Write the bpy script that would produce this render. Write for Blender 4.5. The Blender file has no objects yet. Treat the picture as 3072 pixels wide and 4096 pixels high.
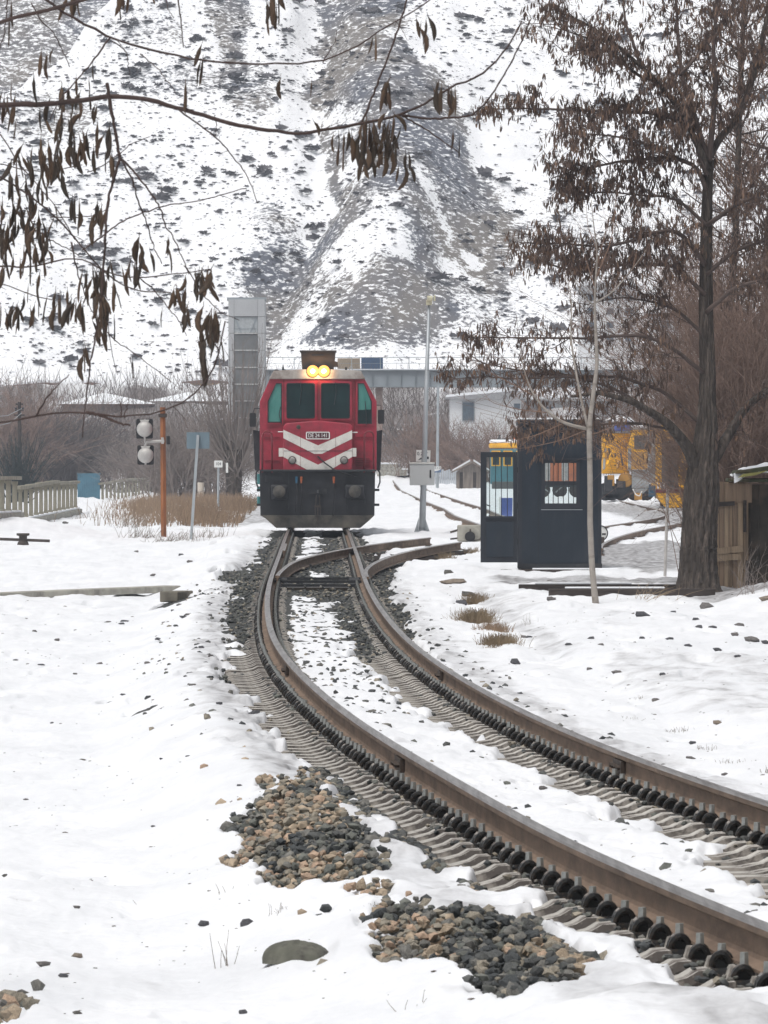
import bpy, math, random
import numpy as np
from mathutils import Vector, Matrix

# ------------------------------------------------------------------ camera, sky, sun, exposure
scene = bpy.context.scene
F, CAMH, YH, CX = 29000.0, 1.8, 1835.0, 1536.0       # long-lens photo: focal length in photo pixels, eye height above rail, horizon row, centre column
cam_data = bpy.data.cameras.new('camera')
cam = bpy.data.objects.new('camera', cam_data)
scene.collection.objects.link(cam)
cam.location = (0, 0, CAMH)
cam.rotation_euler = (math.radians(90) - (2048 - YH) / F, 0, 0)
cam_data.sensor_fit = 'VERTICAL'
cam_data.sensor_height = 24.0
cam_data.lens = 24.0 * F / 4096.0
cam_data.clip_start = 0.5
cam_data.clip_end = 3000
cam_data.dof.use_dof = True
cam_data.dof.focus_distance = 130
cam_data.dof.aperture_fstop = 32
scene.camera = cam

SUN_EL, SUN_AZ = math.radians(66), math.radians(215)   # azimuth clockwise from +Y: behind the camera, a little to the left
world = bpy.data.worlds.new('World')
scene.world = world
world.use_nodes = True
wn, wl = world.node_tree.nodes, world.node_tree.links
wn.clear()
w_out = wn.new('ShaderNodeOutputWorld')
w_bg = wn.new('ShaderNodeBackground')
w_sky = wn.new('ShaderNodeTexSky')
w_sky.sky_type = 'NISHITA'
w_sky.sun_disc = False
w_sky.sun_elevation = SUN_EL
w_sky.sun_rotation = SUN_AZ
w_sky.air_density = 1.0
w_sky.dust_density = 4.0
w_sky.ozone_density = 1.0
w_hsv = wn.new('ShaderNodeHueSaturation')            # overcast: the cloud layer takes the blue out of the sky
w_hsv.inputs['Saturation'].default_value = 0.22
w_bg.inputs['Strength'].default_value = 0.095
wl.new(w_sky.outputs[0], w_hsv.inputs['Color'])
wl.new(w_hsv.outputs[0], w_bg.inputs['Color'])
wl.new(w_bg.outputs[0], w_out.inputs['Surface'])
sd = bpy.data.lights.new('sun', 'SUN')
sd.energy = 1.5
sd.angle = math.radians(20)
sd.color = (1.0, 0.97, 0.93)
sun = bpy.data.objects.new('sun', sd)
scene.collection.objects.link(sun)
sdir = Vector((math.sin(SUN_AZ) * math.cos(SUN_EL), math.cos(SUN_AZ) * math.cos(SUN_EL), math.sin(SUN_EL)))
sun.rotation_euler = (-sdir).to_track_quat('-Z', 'Y').to_euler()
vs = scene.view_settings
vs.view_transform = 'Standard'
vs.look = 'None'
vs.exposure = 0.32
vs.gamma = 1.0
vs.use_curve_mapping = False
scene.render.engine = 'CYCLES'
cy = scene.cycles
cy.use_denoising = True
cy.max_bounces = 7
cy.diffuse_bounces = 3
cy.glossy_bounces = 3
cy.transmission_bounces = 6
cy.transparent_max_bounces = 8
cy.volume_bounces = 1
cy.sample_clamp_indirect = 4.0
cy.sample_clamp_direct = 0.0
cy.caustics_reflective = False
cy.caustics_refractive = False

# ------------------------------------------------------------------ helpers
COL = scene.collection
rng = np.random.default_rng(7)
random.seed(7)

def at(x, y, d):
    """a point of the place, from its bearing in the photograph and its distance"""
    return np.array([(x - CX) / F * d, d, CAMH - (y - YH) / F * d])

def sm(a, b, x):
    t = np.clip((np.asarray(x, float) - a) / (b - a), 0, 1)
    return t * t * (3 - 2 * t)

def _hash(ix, iy, seed):
    h = (ix.astype(np.int64) * 374761393 + iy.astype(np.int64) * 668265263 + seed * 974711) & 0xFFFFFFFF
    h = ((h ^ (h >> 13)) * 1274126177) & 0xFFFFFFFF
    return ((h ^ (h >> 16)) & 0xFFFF) / 65535.0

def vnoise(x, y, seed=0):
    x = np.asarray(x, float); y = np.asarray(y, float)
    ix = np.floor(x); iy = np.floor(y)
    fx = x - ix; fy = y - iy
    fx = fx * fx * (3 - 2 * fx); fy = fy * fy * (3 - 2 * fy)
    a = _hash(ix, iy, seed); b = _hash(ix + 1, iy, seed)
    c = _hash(ix, iy + 1, seed); d = _hash(ix + 1, iy + 1, seed)
    return (a * (1 - fx) + b * fx) * (1 - fy) + (c * (1 - fx) + d * fx) * fy

def fbm(x, y, octv=4, seed=0):
    s = 0; a = 0.5; n = 0
    for o in range(octv):
        s = s + a * vnoise(x * 2 ** o + 17.3 * o, y * 2 ** o - 9.1 * o, seed + o)
        n += a; a *= 0.5
    return s / n

class MB:
    """collects shapes; build() links them as one mesh object"""
    def __init__(self):
        self.v = []; self.f = []; self.m = []; self.n = 0
    def add(self, verts, faces, mi=0):
        verts = np.asarray(verts, float).reshape(-1, 3)
        if isinstance(faces, np.ndarray):
            faces = [faces]
        for fa in faces:
            fa = np.asarray(fa, np.int64)
            if fa.ndim == 1:
                fa = fa[None]
            self.f.append(fa + self.n); self.m.append(np.full(len(fa), mi, np.int32))
        self.v.append(verts); self.n += len(verts)
        return self
    def box(self, c, s, rz=0.0, mi=0, rot=None, taper=1.0):
        x, y, z = s[0] / 2, s[1] / 2, s[2] / 2
        p = np.array([[-x, -y, -z], [x, -y, -z], [x, y, -z], [-x, y, -z], [-x * taper, -y * taper, z], [x * taper, -y * taper, z], [x * taper, y * taper, z], [-x * taper, y * taper, z]])
        if rot is not None:
            p = p @ np.array(rot).T
        elif rz:
            ca, sa = math.cos(rz), math.sin(rz)
            p = p @ np.array([[ca, -sa, 0], [sa, ca, 0], [0, 0, 1]]).T
        return self.add(p + np.asarray(c, float), np.array([[0, 3, 2, 1], [4, 5, 6, 7], [0, 1, 5, 4], [1, 2, 6, 5], [2, 3, 7, 6], [3, 0, 4, 7]]), mi)
    def beam(self, p0, p1, w, h, mi=0):
        """a bar of w x h from p0 to p1"""
        p0 = np.asarray(p0, float); p1 = np.asarray(p1, float)
        t = p1 - p0; L = np.linalg.norm(t); t = t / L
        up = np.array([0, 0, 1.0]) if abs(t[2]) < 0.95 else np.array([0, 1.0, 0])
        s = np.cross(t, up); s /= np.linalg.norm(s); u = np.cross(s, t)
        return self.box((p0 + p1) / 2, (L, w, h), mi=mi, rot=np.array([t, s, u]).T)
    def prism(self, poly, y0, y1, mi=0):
        """polygon in the x-z plane (counter-clockwise seen from -y) pushed from y0 to y1"""
        n = len(poly)
        a = np.array([[p[0], y0, p[1]] for p in poly]); b = np.array([[p[0], y1, p[1]] for p in poly])
        i = np.arange(n); j = (i + 1) % n
        return self.add(np.vstack([a, b]), [i[None], (i + n)[::-1][None], np.stack([j, i, i + n, j + n], 1)], mi)
    def tube(self, pts, r, k=6, mi=0, caps=True, wob=None):
        P = np.asarray(pts, float); n = len(P)
        r = np.broadcast_to(np.asarray(r, float), (n,))
        T = np.gradient(P, axis=0); T /= np.linalg.norm(T, axis=1)[:, None] + 1e-12
        ref = np.array([0, 1.0, 0]) if abs(T[0, 1]) < 0.8 else np.array([1.0, 0, 0])
        U = np.zeros_like(P)
        for i in range(n):
            u = ref - T[i] * ref.dot(T[i]); u /= np.linalg.norm(u) + 1e-12
            U[i] = u; ref = u
        W = np.cross(T, U)
        a = np.arange(k) / k * 2 * math.pi
        rr = r[:, None] * np.ones(k)
        if wob is not None:
            rr = rr * wob(n, k)
        V = P[:, None] + rr[..., None] * (np.cos(a)[None, :, None] * U[:, None] + np.sin(a)[None, :, None] * W[:, None])
        i = np.arange(n - 1)[:, None]; j = np.arange(k)[None]; j2 = (j + 1) % k
        q = np.stack([i * k + j, i * k + j2, (i + 1) * k + j2, (i + 1) * k + j], -1).reshape(-1, 4)
        fs = [q]
        if caps:
            fs += [np.arange(k)[::-1][None], (np.arange(k) + (n - 1) * k)[None]]
        return self.add(V.reshape(-1, 3), fs, mi)
    def cyl(self, p0, p1, r0, r1=None, k=12, mi=0):
        return self.tube([p0, p1], [r0, r0 if r1 is None else r1], k, mi)
    def lathe(self, prof, k=16, c=(0, 0, 0), axis='z', mi=0):
        pr = np.array(prof, float); n = len(pr)
        a = np.arange(k) / k * 2 * math.pi
        x = pr[:, 0][:, None] * np.cos(a); y = pr[:, 0][:, None] * np.sin(a); z = np.repeat(pr[:, 1][:, None], k, 1)
        if axis == 'z': V = np.stack([x, y, z], -1)
        elif axis == 'y': V = np.stack([x, z, -y], -1)
        else: V = np.stack([z, x, y], -1)
        i = np.arange(n - 1)[:, None]; j = np.arange(k)[None]; j2 = (j + 1) % k
        q = np.stack([i * k + j, i * k + j2, (i + 1) * k + j2, (i + 1) * k + j], -1).reshape(-1, 4)
        return self.add(V.reshape(-1, 3) + np.asarray(c, float), [q, np.arange(k)[::-1][None], (np.arange(k) + (n - 1) * k)[None]], mi)
    def twigs(self, P0, Pm, P1, r0, r1, seg=3, k=3, mi=0):
        """many bent twigs at once (quadratic curves)"""
        P0 = np.asarray(P0, float); Pm = np.asarray(Pm, float); P1 = np.asarray(P1, float)
        N = len(P0)
        if N == 0: return self
        r0 = np.broadcast_to(r0, (N,)); r1 = np.broadcast_to(r1, (N,))
        t = np.linspace(0, 1, seg + 1)[None, :, None]
        P = P0[:, None] * (1 - t) ** 2 + 2 * Pm[:, None] * t * (1 - t) + P1[:, None] * t * t
        T = (Pm - P0)[:, None] * (1 - t) + (P1 - Pm)[:, None] * t
        T /= np.linalg.norm(T, axis=-1, keepdims=True) + 1e-9
        ref = np.where(np.abs(T[:, :1, 1:2]) < 0.8, np.array([0, 1.0, 0]), np.array([1.0, 0, 0]))
        U = ref - T * (T * ref).sum(-1, keepdims=True); U /= np.linalg.norm(U, axis=-1, keepdims=True) + 1e-9
        W = np.cross(T, U)
        R = r0[:, None] * (1 - t[..., 0]) + r1[:, None] * t[..., 0]
        a = np.arange(k) / k * 2 * math.pi
        V = P[:, :, None] + R[:, :, None, None] * (np.cos(a)[None, None, :, None] * U[:, :, None] + np.sin(a)[None, None, :, None] * W[:, :, None])
        i = np.arange(seg)[:, None]; j = np.arange(k)[None]; j2 = (j + 1) % k
        q = np.stack([i * k + j, i * k + j2, (i + 1) * k + j2, (i + 1) * k + j], -1).reshape(-1, 4)
        q = (q[None] + (np.arange(N) * (seg + 1) * k)[:, None, None]).reshape(-1, 4)
        return self.add(V.reshape(-1, 3), [q], mi)
    def copies(self, verts, faces, M, Tr, mi=0):
        """one little shape many times: M (N,3,3), Tr (N,3)"""
        N = len(Tr)
        if N == 0: return self
        V = np.einsum('nij,vj->nvi', M, verts) + np.asarray(Tr)[:, None]
        nv = len(verts)
        fs = [(fa[None] + (np.arange(N) * nv)[:, None, None]).reshape(-1, fa.shape[1]) for fa in faces]
        return self.add(V.reshape(-1, 3), fs, mi)
    def mesh(self, name, mats, smooth=False):
        me = bpy.data.meshes.new(name)
        V = np.vstack(self.v)
        me.vertices.add(len(V)); me.vertices.foreach_set('co', V.ravel())
        lt = np.concatenate([np.full(len(a), a.shape[1], np.int32) for a in self.f])
        li = np.concatenate([a.ravel() for a in self.f]).astype(np.int32)
        ls = np.concatenate([[0], np.cumsum(lt)[:-1]]).astype(np.int32)
        me.loops.add(len(li)); me.loops.foreach_set('vertex_index', li)
        me.polygons.add(len(lt)); me.polygons.foreach_set('loop_start', ls)
        if len(mats) > 1:
            me.polygons.foreach_set('material_index', np.concatenate(self.m))
        me.polygons.foreach_set('use_smooth', np.full(len(lt), bool(smooth)))
        for mt in mats: me.materials.append(mt)
        me.update(calc_edges=True); me.validate()
        return me
    def build(self, name, mats, parent=None, smooth=False, bevel=0.0, loc=None, rz=0.0):
        if not isinstance(mats, (list, tuple)): mats = [mats]
        return link(name, self.mesh(name, mats, smooth), parent, bevel, loc, rz)

def link(name, me, parent=None, bevel=0.0, loc=None, rz=0.0):
    o = bpy.data.objects.new(name, me)
    COL.objects.link(o)
    if parent is not None: o.parent = parent
    if loc is not None: o.location = [float(q) for q in loc]
    if rz: o.rotation_euler = (0, 0, rz)
    if bevel:
        b = o.modifiers.new('bevel', 'BEVEL'); b.width = bevel; b.segments = 2; b.limit_method = 'ANGLE'
    return o

def tag(o, label=None, cat=None, group=None, kind=None):
    if label: o['label'] = label
    if cat: o['category'] = cat
    if group: o['group'] = group
    if kind: o['kind'] = kind
    return o

def thing(name, label, cat, loc, rz=0.0, group=None):
    o = bpy.data.objects.new(name, None)
    o.empty_display_size = 0.2
    COL.objects.link(o)
    o.location = [float(q) for q in loc]; o.rotation_euler = (0, 0, rz)
    return tag(o, label, cat, group)

def copy_tree(o, parent=None):
    c = o.copy(); COL.objects.link(c); c.parent = parent
    for ch in list(o.children): copy_tree(ch, c)
    return c

def text(name, body, size, mat, parent, loc, rx=math.pi / 2, extrude=0.002):
    """flat lettering facing -y"""
    cu = bpy.data.curves.new(name, 'FONT'); cu.body = body; cu.size = size; cu.extrude = extrude
    cu.align_x = 'CENTER'; cu.align_y = 'CENTER'
    t = bpy.data.objects.new(name, cu); COL.objects.link(t)
    bpy.context.view_layer.update()
    me = bpy.data.meshes.new_from_object(t.evaluated_get(bpy.context.evaluated_depsgraph_get()))
    bpy.data.objects.remove(t)
    me.materials.clear(); me.materials.append(mat)
    o = link(name, me, parent, 0, loc); o.rotation_euler = (rx, 0, 0)
    return o

# ------------------------------------------------------------------ materials
_M = {}
def mat(name, col, rough=0.7, metal=0.0, var=0.18, scale=6.0, bump=0.0, bscale=None, col2=None, spec=0.4, stretch=(1, 1, 1), detail=5, dirt=None, dscale=2.0, dmin=0.5, dmax=0.75, coat=0.0, bdist=0.02):
    if name in _M: return _M[name]
    m = bpy.data.materials.new(name); m.use_nodes = True
    nt = m.node_tree; nd, lk = nt.nodes, nt.links
    b = nd['Principled BSDF']
    b.inputs['Roughness'].default_value = rough; b.inputs['Metallic'].default_value = metal
    b.inputs['Specular IOR Level'].default_value = spec
    b.inputs['Coat Weight'].default_value = coat
    tc = nd.new('ShaderNodeTexCoord'); mp = nd.new('ShaderNodeMapping'); mp.inputs['Scale'].default_value = stretch
    lk.new(tc.outputs['Object'], mp.inputs['Vector'])
    nz = nd.new('ShaderNodeTexNoise'); nz.inputs['Scale'].default_value = scale; nz.inputs['Detail'].default_value = detail
    lk.new(mp.outputs[0], nz.inputs['Vector'])
    rp = nd.new('ShaderNodeValToRGB')
    c = np.array(col, float); c2 = np.array(col2, float) if col2 is not None else c * (1 + var)
    c1 = c if col2 is not None else c * (1 - var)
    rp.color_ramp.elements[0].position = 0.32; rp.color_ramp.elements[1].position = 0.68
    rp.color_ramp.elements[0].color = (*np.clip(c1, 0, 1), 1); rp.color_ramp.elements[1].color = (*np.clip(c2, 0, 1), 1)
    lk.new(nz.outputs['Fac'], rp.inputs['Fac'])
    out = rp.outputs[0]
    if dirt is not None:
        n2 = nd.new('ShaderNodeTexNoise'); n2.inputs['Scale'].default_value = dscale; n2.inputs['Detail'].default_value = 7; n2.inputs['Roughness'].default_value = 0.65
        lk.new(mp.outputs[0], n2.inputs['Vector'])
        r2 = nd.new('ShaderNodeMapRange'); r2.inputs['From Min'].default_value = dmin; r2.inputs['From Max'].default_value = dmax
        lk.new(n2.outputs['Fac'], r2.inputs['Value'])
        mx = nd.new('ShaderNodeMix'); mx.data_type = 'RGBA'
        lk.new(r2.outputs[0], mx.inputs['Factor']); lk.new(out, mx.inputs['A']); mx.inputs['B'].default_value = (*dirt, 1)
        out = mx.outputs['Result']
    lk.new(out, b.inputs['Base Color'])
    if bump:
        nb = nd.new('ShaderNodeTexNoise'); nb.inputs['Scale'].default_value = bscale or scale * 3; nb.inputs['Detail'].default_value = 6
        lk.new(mp.outputs[0], nb.inputs['Vector'])
        bp = nd.new('ShaderNodeBump'); bp.inputs['Strength'].default_value = bump; bp.inputs['Distance'].default_value = bdist
        lk.new(nb.outputs['Fac'], bp.inputs['Height']); lk.new(bp.outputs[0], b.inputs['Normal'])
    _M[name] = m
    return m

def emit(name, col, s):
    m = bpy.data.materials.new(name); m.use_nodes = True
    b = m.node_tree.nodes['Principled BSDF']
    b.inputs['Base Color'].default_value = (0.02, 0.02, 0.02, 1)
    b.inputs['Emission Color'].default_value = (*col, 1); b.inputs['Emission Strength'].default_value = s
    return m

def glass(name, tint, rough=0.03, trans=0.75):
    """a thin pane: part see-through, part mirror"""
    m = bpy.data.materials.new(name); m.use_nodes = True
    nd, lk = m.node_tree.nodes, m.node_tree.links
    nd.clear()
    o = nd.new('ShaderNodeOutputMaterial'); t = nd.new('ShaderNodeBsdfTransparent'); g = nd.new('ShaderNodeBsdfGlossy'); mx = nd.new('ShaderNodeMixShader')
    t.inputs[0].default_value = (*tint, 1); g.inputs['Roughness'].default_value = rough
    mx.inputs[0].default_value = 1 - trans
    lk.new(t.outputs[0], mx.inputs[1]); lk.new(g.outputs[0], mx.inputs[2]); lk.new(mx.outputs[0], o.inputs['Surface'])
    return m

SNOW = mat('snow', (0.86, 0.88, 0.91), 0.55, var=0.02, scale=3, bump=0.12, bscale=14, spec=0.25)
STEEL = mat('galvanised_steel', (0.38, 0.41, 0.43), 0.5, 0.35, var=0.12, scale=3, dirt=(0.28, 0.30, 0.32), dscale=1.5)
BLACKP = mat('black_paint', (0.022, 0.024, 0.028), 0.55, var=0.25, scale=5, dirt=(0.055, 0.053, 0.05), dscale=2.5, dmin=0.5, dmax=0.8)
BLACKM = mat('black_rubber', (0.015, 0.015, 0.017), 0.6, var=0.2)
WHITEP = mat('white_paint', (0.72, 0.72, 0.70), 0.5, var=0.06, dirt=(0.42, 0.41, 0.39), dscale=3, dmin=0.55, dmax=0.85)
CONC = mat('old_concrete', (0.36, 0.345, 0.30), 0.9, var=0.22, scale=4, bump=0.4, bscale=22, dirt=(0.17, 0.165, 0.145), dscale=2.2, dmin=0.5, dmax=0.72)
DWOOD = mat('dark_creosoted_wood', (0.045, 0.036, 0.032), 0.85, var=0.35, scale=6, stretch=(0.4, 3, 3), bump=0.4, bscale=12)

# ------------------------------------------------------------------ the lie of the land
_KD = np.log(np.array([28, 34, 42, 52, 65, 80, 95, 112, 135, 172.]))
_KX = np.array([2.216, 1.641, 1.123, 0.577, -0.002, -0.476, -0.777, -1.013, -1.224, -1.567])
_KC = np.array([0, 0, 0.041, 0.071, 0.081, 0.064, 0.049, 0.031, 0.014, 0])
_KZ = np.array([0.008, -0.001, -0.055, -0.119, -0.154, -0.168, -0.156, -0.118, -0.059, 0.0])
def _spline(y):
    x = _KD; m = len(x); h = np.diff(x); A = np.eye(m); r = np.zeros(m)
    for q in range(1, m - 1):
        A[q, q - 1] = h[q - 1]; A[q, q] = 2 * (h[q - 1] + h[q]); A[q, q + 1] = h[q]; r[q] = 6 * ((y[q + 1] - y[q]) / h[q] - (y[q] - y[q - 1]) / h[q - 1])
    M = np.linalg.solve(A, r)
    dd = np.linspace(28, 172, 2000); xi = np.log(dd); k = np.clip(np.searchsorted(x, xi) - 1, 0, m - 2)
    a = x[k + 1] - xi; b = xi - x[k]; hh = h[k]
    return dd, M[k] * a ** 3 / 6 / hh + M[k + 1] * b ** 3 / 6 / hh + (y[k] / hh - M[k] * hh / 6) * a + (y[k + 1] / hh - M[k + 1] * hh / 6) * b
_GD, _GX = _spline(_KX); _GC = _spline(_KC)[1]; _GZ = _spline(_KZ)[1]
_s27 = float((_GX[20] - _GX[0]) / (_GD[20] - _GD[0])); _s166 = float((_GX[-1] - _GX[-60]) / (_GD[-1] - _GD[-60]))
def xc(d):
    """centre line of the main track"""
    d = np.asarray(d, float)
    return np.interp(d, _GD, _GX) + np.minimum(d - 28, 0) * _s27 + np.maximum(d - 172, 0) * _s166
def cant(d):
    return np.maximum(np.interp(d, _GD, _GC), 0)
def zprof(d):
    """the line dips a little in the middle distance"""
    return np.interp(d, _GD, _GZ)
def z_roll(s, d):
    return -np.clip(s, -1.7, 1.7) / 1.505 * cant(d) + zprof(d)
def branch_off(d):
    """how far the turnout track has moved to the right of the main one"""
    d = np.asarray(d, float)
    q = np.maximum(d - 116.5, 0)
    return np.where(q < 46, q * q / 748.0, 46 * 46 / 748.0 + (q - 46) * 92 / 748.0)
def xc_branch(d): return xc(d) + branch_off(d)
_SD = np.array([120, 150, 175, 195, 230, 262, 300, 412, 520.]); _SX = np.array([7.8, 5.6, 4.3, 3.45, 3.0, 2.9, 2.5, 1.6, 0.8])
def xc_siding(d): return np.interp(d, _SD, _SX)

_LD = [-50, 60, 120, 200, 260, 330, 420, 455, 475, 515, 540, 600]; _LZ = [-.50, -.50, -.42, -.34, -.2, -.3, -.25, .3, 2.2, 6.6, 7.2, 9.2]
_RD = [-50, 60, 100, 130, 200, 330, 420, 450, 475, 515, 540, 600]; _RZ = [-.22, -.22, -.16, -.2, -.25, -.15, -.08, .3, 2.2, 6.6, 7.2, 9.2]
def base_z(X, d):
    """ground without snow lumps"""
    s = X - xc(d)
    zp = zprof(d)
    zl = np.interp(d, _LD, _LZ) + zp; zr = np.interp(d, _RD, _RZ) + zp
    near = sm(300, 240, d)
    bed = -0.235 + z_roll(s, d)
    wl_ = sm(-1.55, -2.75, s); wr_ = sm(1.5, 2.5, s)
    z = np.where(s < 0, bed * (1 - wl_) + zl * wl_, bed * (1 - wr_) + zr * wr_)
    z = z * near + np.where(s < 0, zl, zr) * (1 - near)
    # ditch right of the ballast, banks, mounds
    z = z - 0.13 * np.exp(-((s - 2.35) / 0.33) ** 2) * sm(50, 62, d) * sm(130, 112, d)
    z = z + 0.16 * np.exp(-((X - 2.45) / 0.35) ** 2 - ((d - 100) / 2.2) ** 2)
    z = z + 0.42 * sm(4.3, 6.2, X) * np.exp(-((d - 103) / 6.0) ** 2)
    z = z + 0.12 * np.exp(-((X - 3.4) / 0.9) ** 2 - ((d - 90) / 5) ** 2)
    z = z + 0.5 * np.exp(-((X + 10.3) / 1.8) ** 2 - ((d - 197) / 10.0) ** 2)
    z = z + 0.16 * np.exp(-((d - 24.6) / 1.7) ** 2) * sm(-1.3, 0.9, X) * sm(5, 2.6, X)
    z = z + 0.10 * np.exp(-((s + 2.1) / 0.5) ** 2) * np.exp(-((d - 150) / 25) ** 2)
    return z

def bare(X, d):
    """1 where the snow has gone (ballast and sleepers show), 0 under snow"""
    s = X - xc(d)
    n = fbm(X * 2.3, d * 0.55, 4, 11) - 0.5
    n2 = fbm(X * 6.0, d * 1.6, 3, 31) - 0.5
    k = n * 1.0 + n2 * 0.55
    lo = np.interp(d, [20, 29, 31, 34, 37, 42, 50, 60, 75, 85, 110, 125, 140, 190], [-.98, -1.0, -1.10, -1.16, -1.2, -1.26, -1.28, -1.30, -1.28, -1.22, -1.24, -1.30, -1.25, -1.2])
    n3_ = fbm(X * 5 + 9, d * 1.9, 3, 33) - 0.5
    b = sm(lo - 0.10, lo + 0.06, s + k * 0.45 + n3_ * 0.45) * sm(-0.52, -0.62, s + k * 0.20)
    li = np.interp(d, [20, 45, 60, 75, 95, 108, 113, 122, 127, 190], [.34, .30, .26, .20, .28, .30, -.45, -.6, .15, .1])
    lr = np.interp(d, [20, 70, 85, 100, 126, 190], [.80, .82, 1.0, 1.12, 1.25, 1.1])
    b2 = sm(li - 0.12, li + 0.12, s + k * 0.62 + n3_ * 0.3) * sm(lr + 0.10, lr - 0.06, s + k * 0.45)
    li2 = np.interp(d, [20, 75, 95, 125, 190], [-.72, -.66, -.50, -.48, -.42])
    b3 = sm(li2 + 0.10, li2 - 0.02, s + k * 0.22) * sm(-0.9, -0.8, s)
    # two heaps of loose ballast on the shoulder
    pa = 1.0 - np.sqrt(((s + 1.70 - 0.02 * (d - 39.6)) / 0.36) ** 2 + ((d - 39.6) / 5.0) ** 2) + k * 1.1 + n3_ * 0.5
    pb = 1.02 - np.sqrt(((s + 1.56) / 0.40) ** 2 + ((d - 29.9) / 2.5) ** 2) + k * 1.0 + n3_ * 0.5
    pc = 1.0 - np.sqrt(((X + 1.62) / 0.17) ** 2 + ((d - 29.6) / 1.1) ** 2) + k * 0.9
    p = np.maximum(np.maximum(sm(-0.12, 0.36, pa), sm(-0.12, 0.36, pb)), sm(-0.1, 0.4, pc))
    # crumbs of ballast on the left shoulder and the turnout rails
    q = sm(0.60, 0.66, fbm(X * 1.5, d * 0.16, 4, 77)) * sm(-2.9, -2.3, s) * sm(-1.2, -1.5, s) * sm(104, 116, d) * 0.9
    sb = X - xc_branch(d)
    r = sm(0.5, 0.1, np.abs(np.abs(sb) - 0.75) + k * 0.8) * sm(116, 120, d) * sm(168, 160, d)
    y = np.zeros_like(s)
    t = np.maximum.reduce([b, b2, b3, p, q, r * 0.95, y])
    return t * sm(215, 185, d)

def ballast_drop(s, d):
    """the stones lie lower than the sleeper tops on the near stretch"""
    return 0.012 + sm(1.42, 1.30, np.abs(s)) * (-0.030 + 0.10 * sm(88, 74, d))

def snow_z(X, d):
    s = X - xc(d)
    z = base_z(X, d)
    trk = sm(1.75, 1.25, np.abs(s)) * sm(230, 190, d)
    lump = (fbm(X * 0.8, d * 0.25, 4, 3) - 0.5) * 0.15 + (fbm(X * 3.2, d * 0.8, 4, 5) - 0.5) * 0.085 + (fbm(X * 11, d * 3.5, 3, 6) - 0.5) * 0.022 * sm(90, 50, d)
    foot = fbm(X * 2.6 + 40, d * 0.9, 2, 13); lump = lump - 0.045 * sm(0.70, 0.80, foot) * sm(160, 110, d)
    b = bare(X, d)
    crib = (fbm(X * 3.0, d * 1.75, 3, 8) - 0.5) * 0.13 + (fbm(X * 9, d * 3.2, 3, 9) - 0.5) * 0.05
    cover = 0.055 * (1 - trk) + 0.03 * trk
    z = z + cover + lump * (1 - trk) * np.interp(d, [25, 60, 160, 400], [0.8, 1.0, 1.5, 2.5]) + crib * trk * (1 - b)
    side = sm(0.75, 0.95, s) * sm(2.0, 1.4, s)
    z = z + 0.045 * side
    bank = sm(452, 470, d)
    z = z + bank * (fbm(X * 0.25, d * 0.12, 4, 21) - 0.5) * 1.6
    return z - b * 0.185

def ground_z(X, d):
    return float(snow_z(np.array([float(X)]), np.array([float(d)]))[0])

def spot(x, y):
    """where the ground seen at this bearing is"""
    d = F * 2.0 / (y - YH)
    for _ in range(25):
        X = (x - CX) / F * d
        d = 0.5 * d + 0.5 * F * (CAMH - ground_z(X, d)) / (y - YH)
    X = (x - CX) / F * d
    return np.array([X, d, ground_z(X, d)])

# ground sheet: rows denser near the camera
dr = np.concatenate([np.linspace(-40, 20, 13)[:-1], np.exp(np.arange(np.log(20), np.log(125), 0.0030)), np.exp(np.arange(np.log(125), np.log(590), 0.0062))])
uu = np.concatenate([-np.geomspace(0.40, 0.0665, 22)[:-1], np.linspace(-0.0665, 0.0665, 500), np.geomspace(0.0665, 0.40, 22)[1:]])
D, Uc = np.meshgrid(dr, uu, indexing='ij')
X = Uc * np.maximum(D, 20.0) * np.where(np.abs(Uc) > 0.0665, 1 + 6 / np.maximum(D, 20.0), 1)
Z = snow_z(X, D)
nr, nc = D.shape
i = np.arange(nr - 1)[:, None]; j = np.arange(nc - 1)[None]
quad = np.stack([i * nc + j, i * nc + j + 1, (i + 1) * nc + j + 1, (i + 1) * nc + j], -1).reshape(-1, 4)
g = MB(); g.add(np.stack([X, D, Z], -1), [quad])

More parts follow.
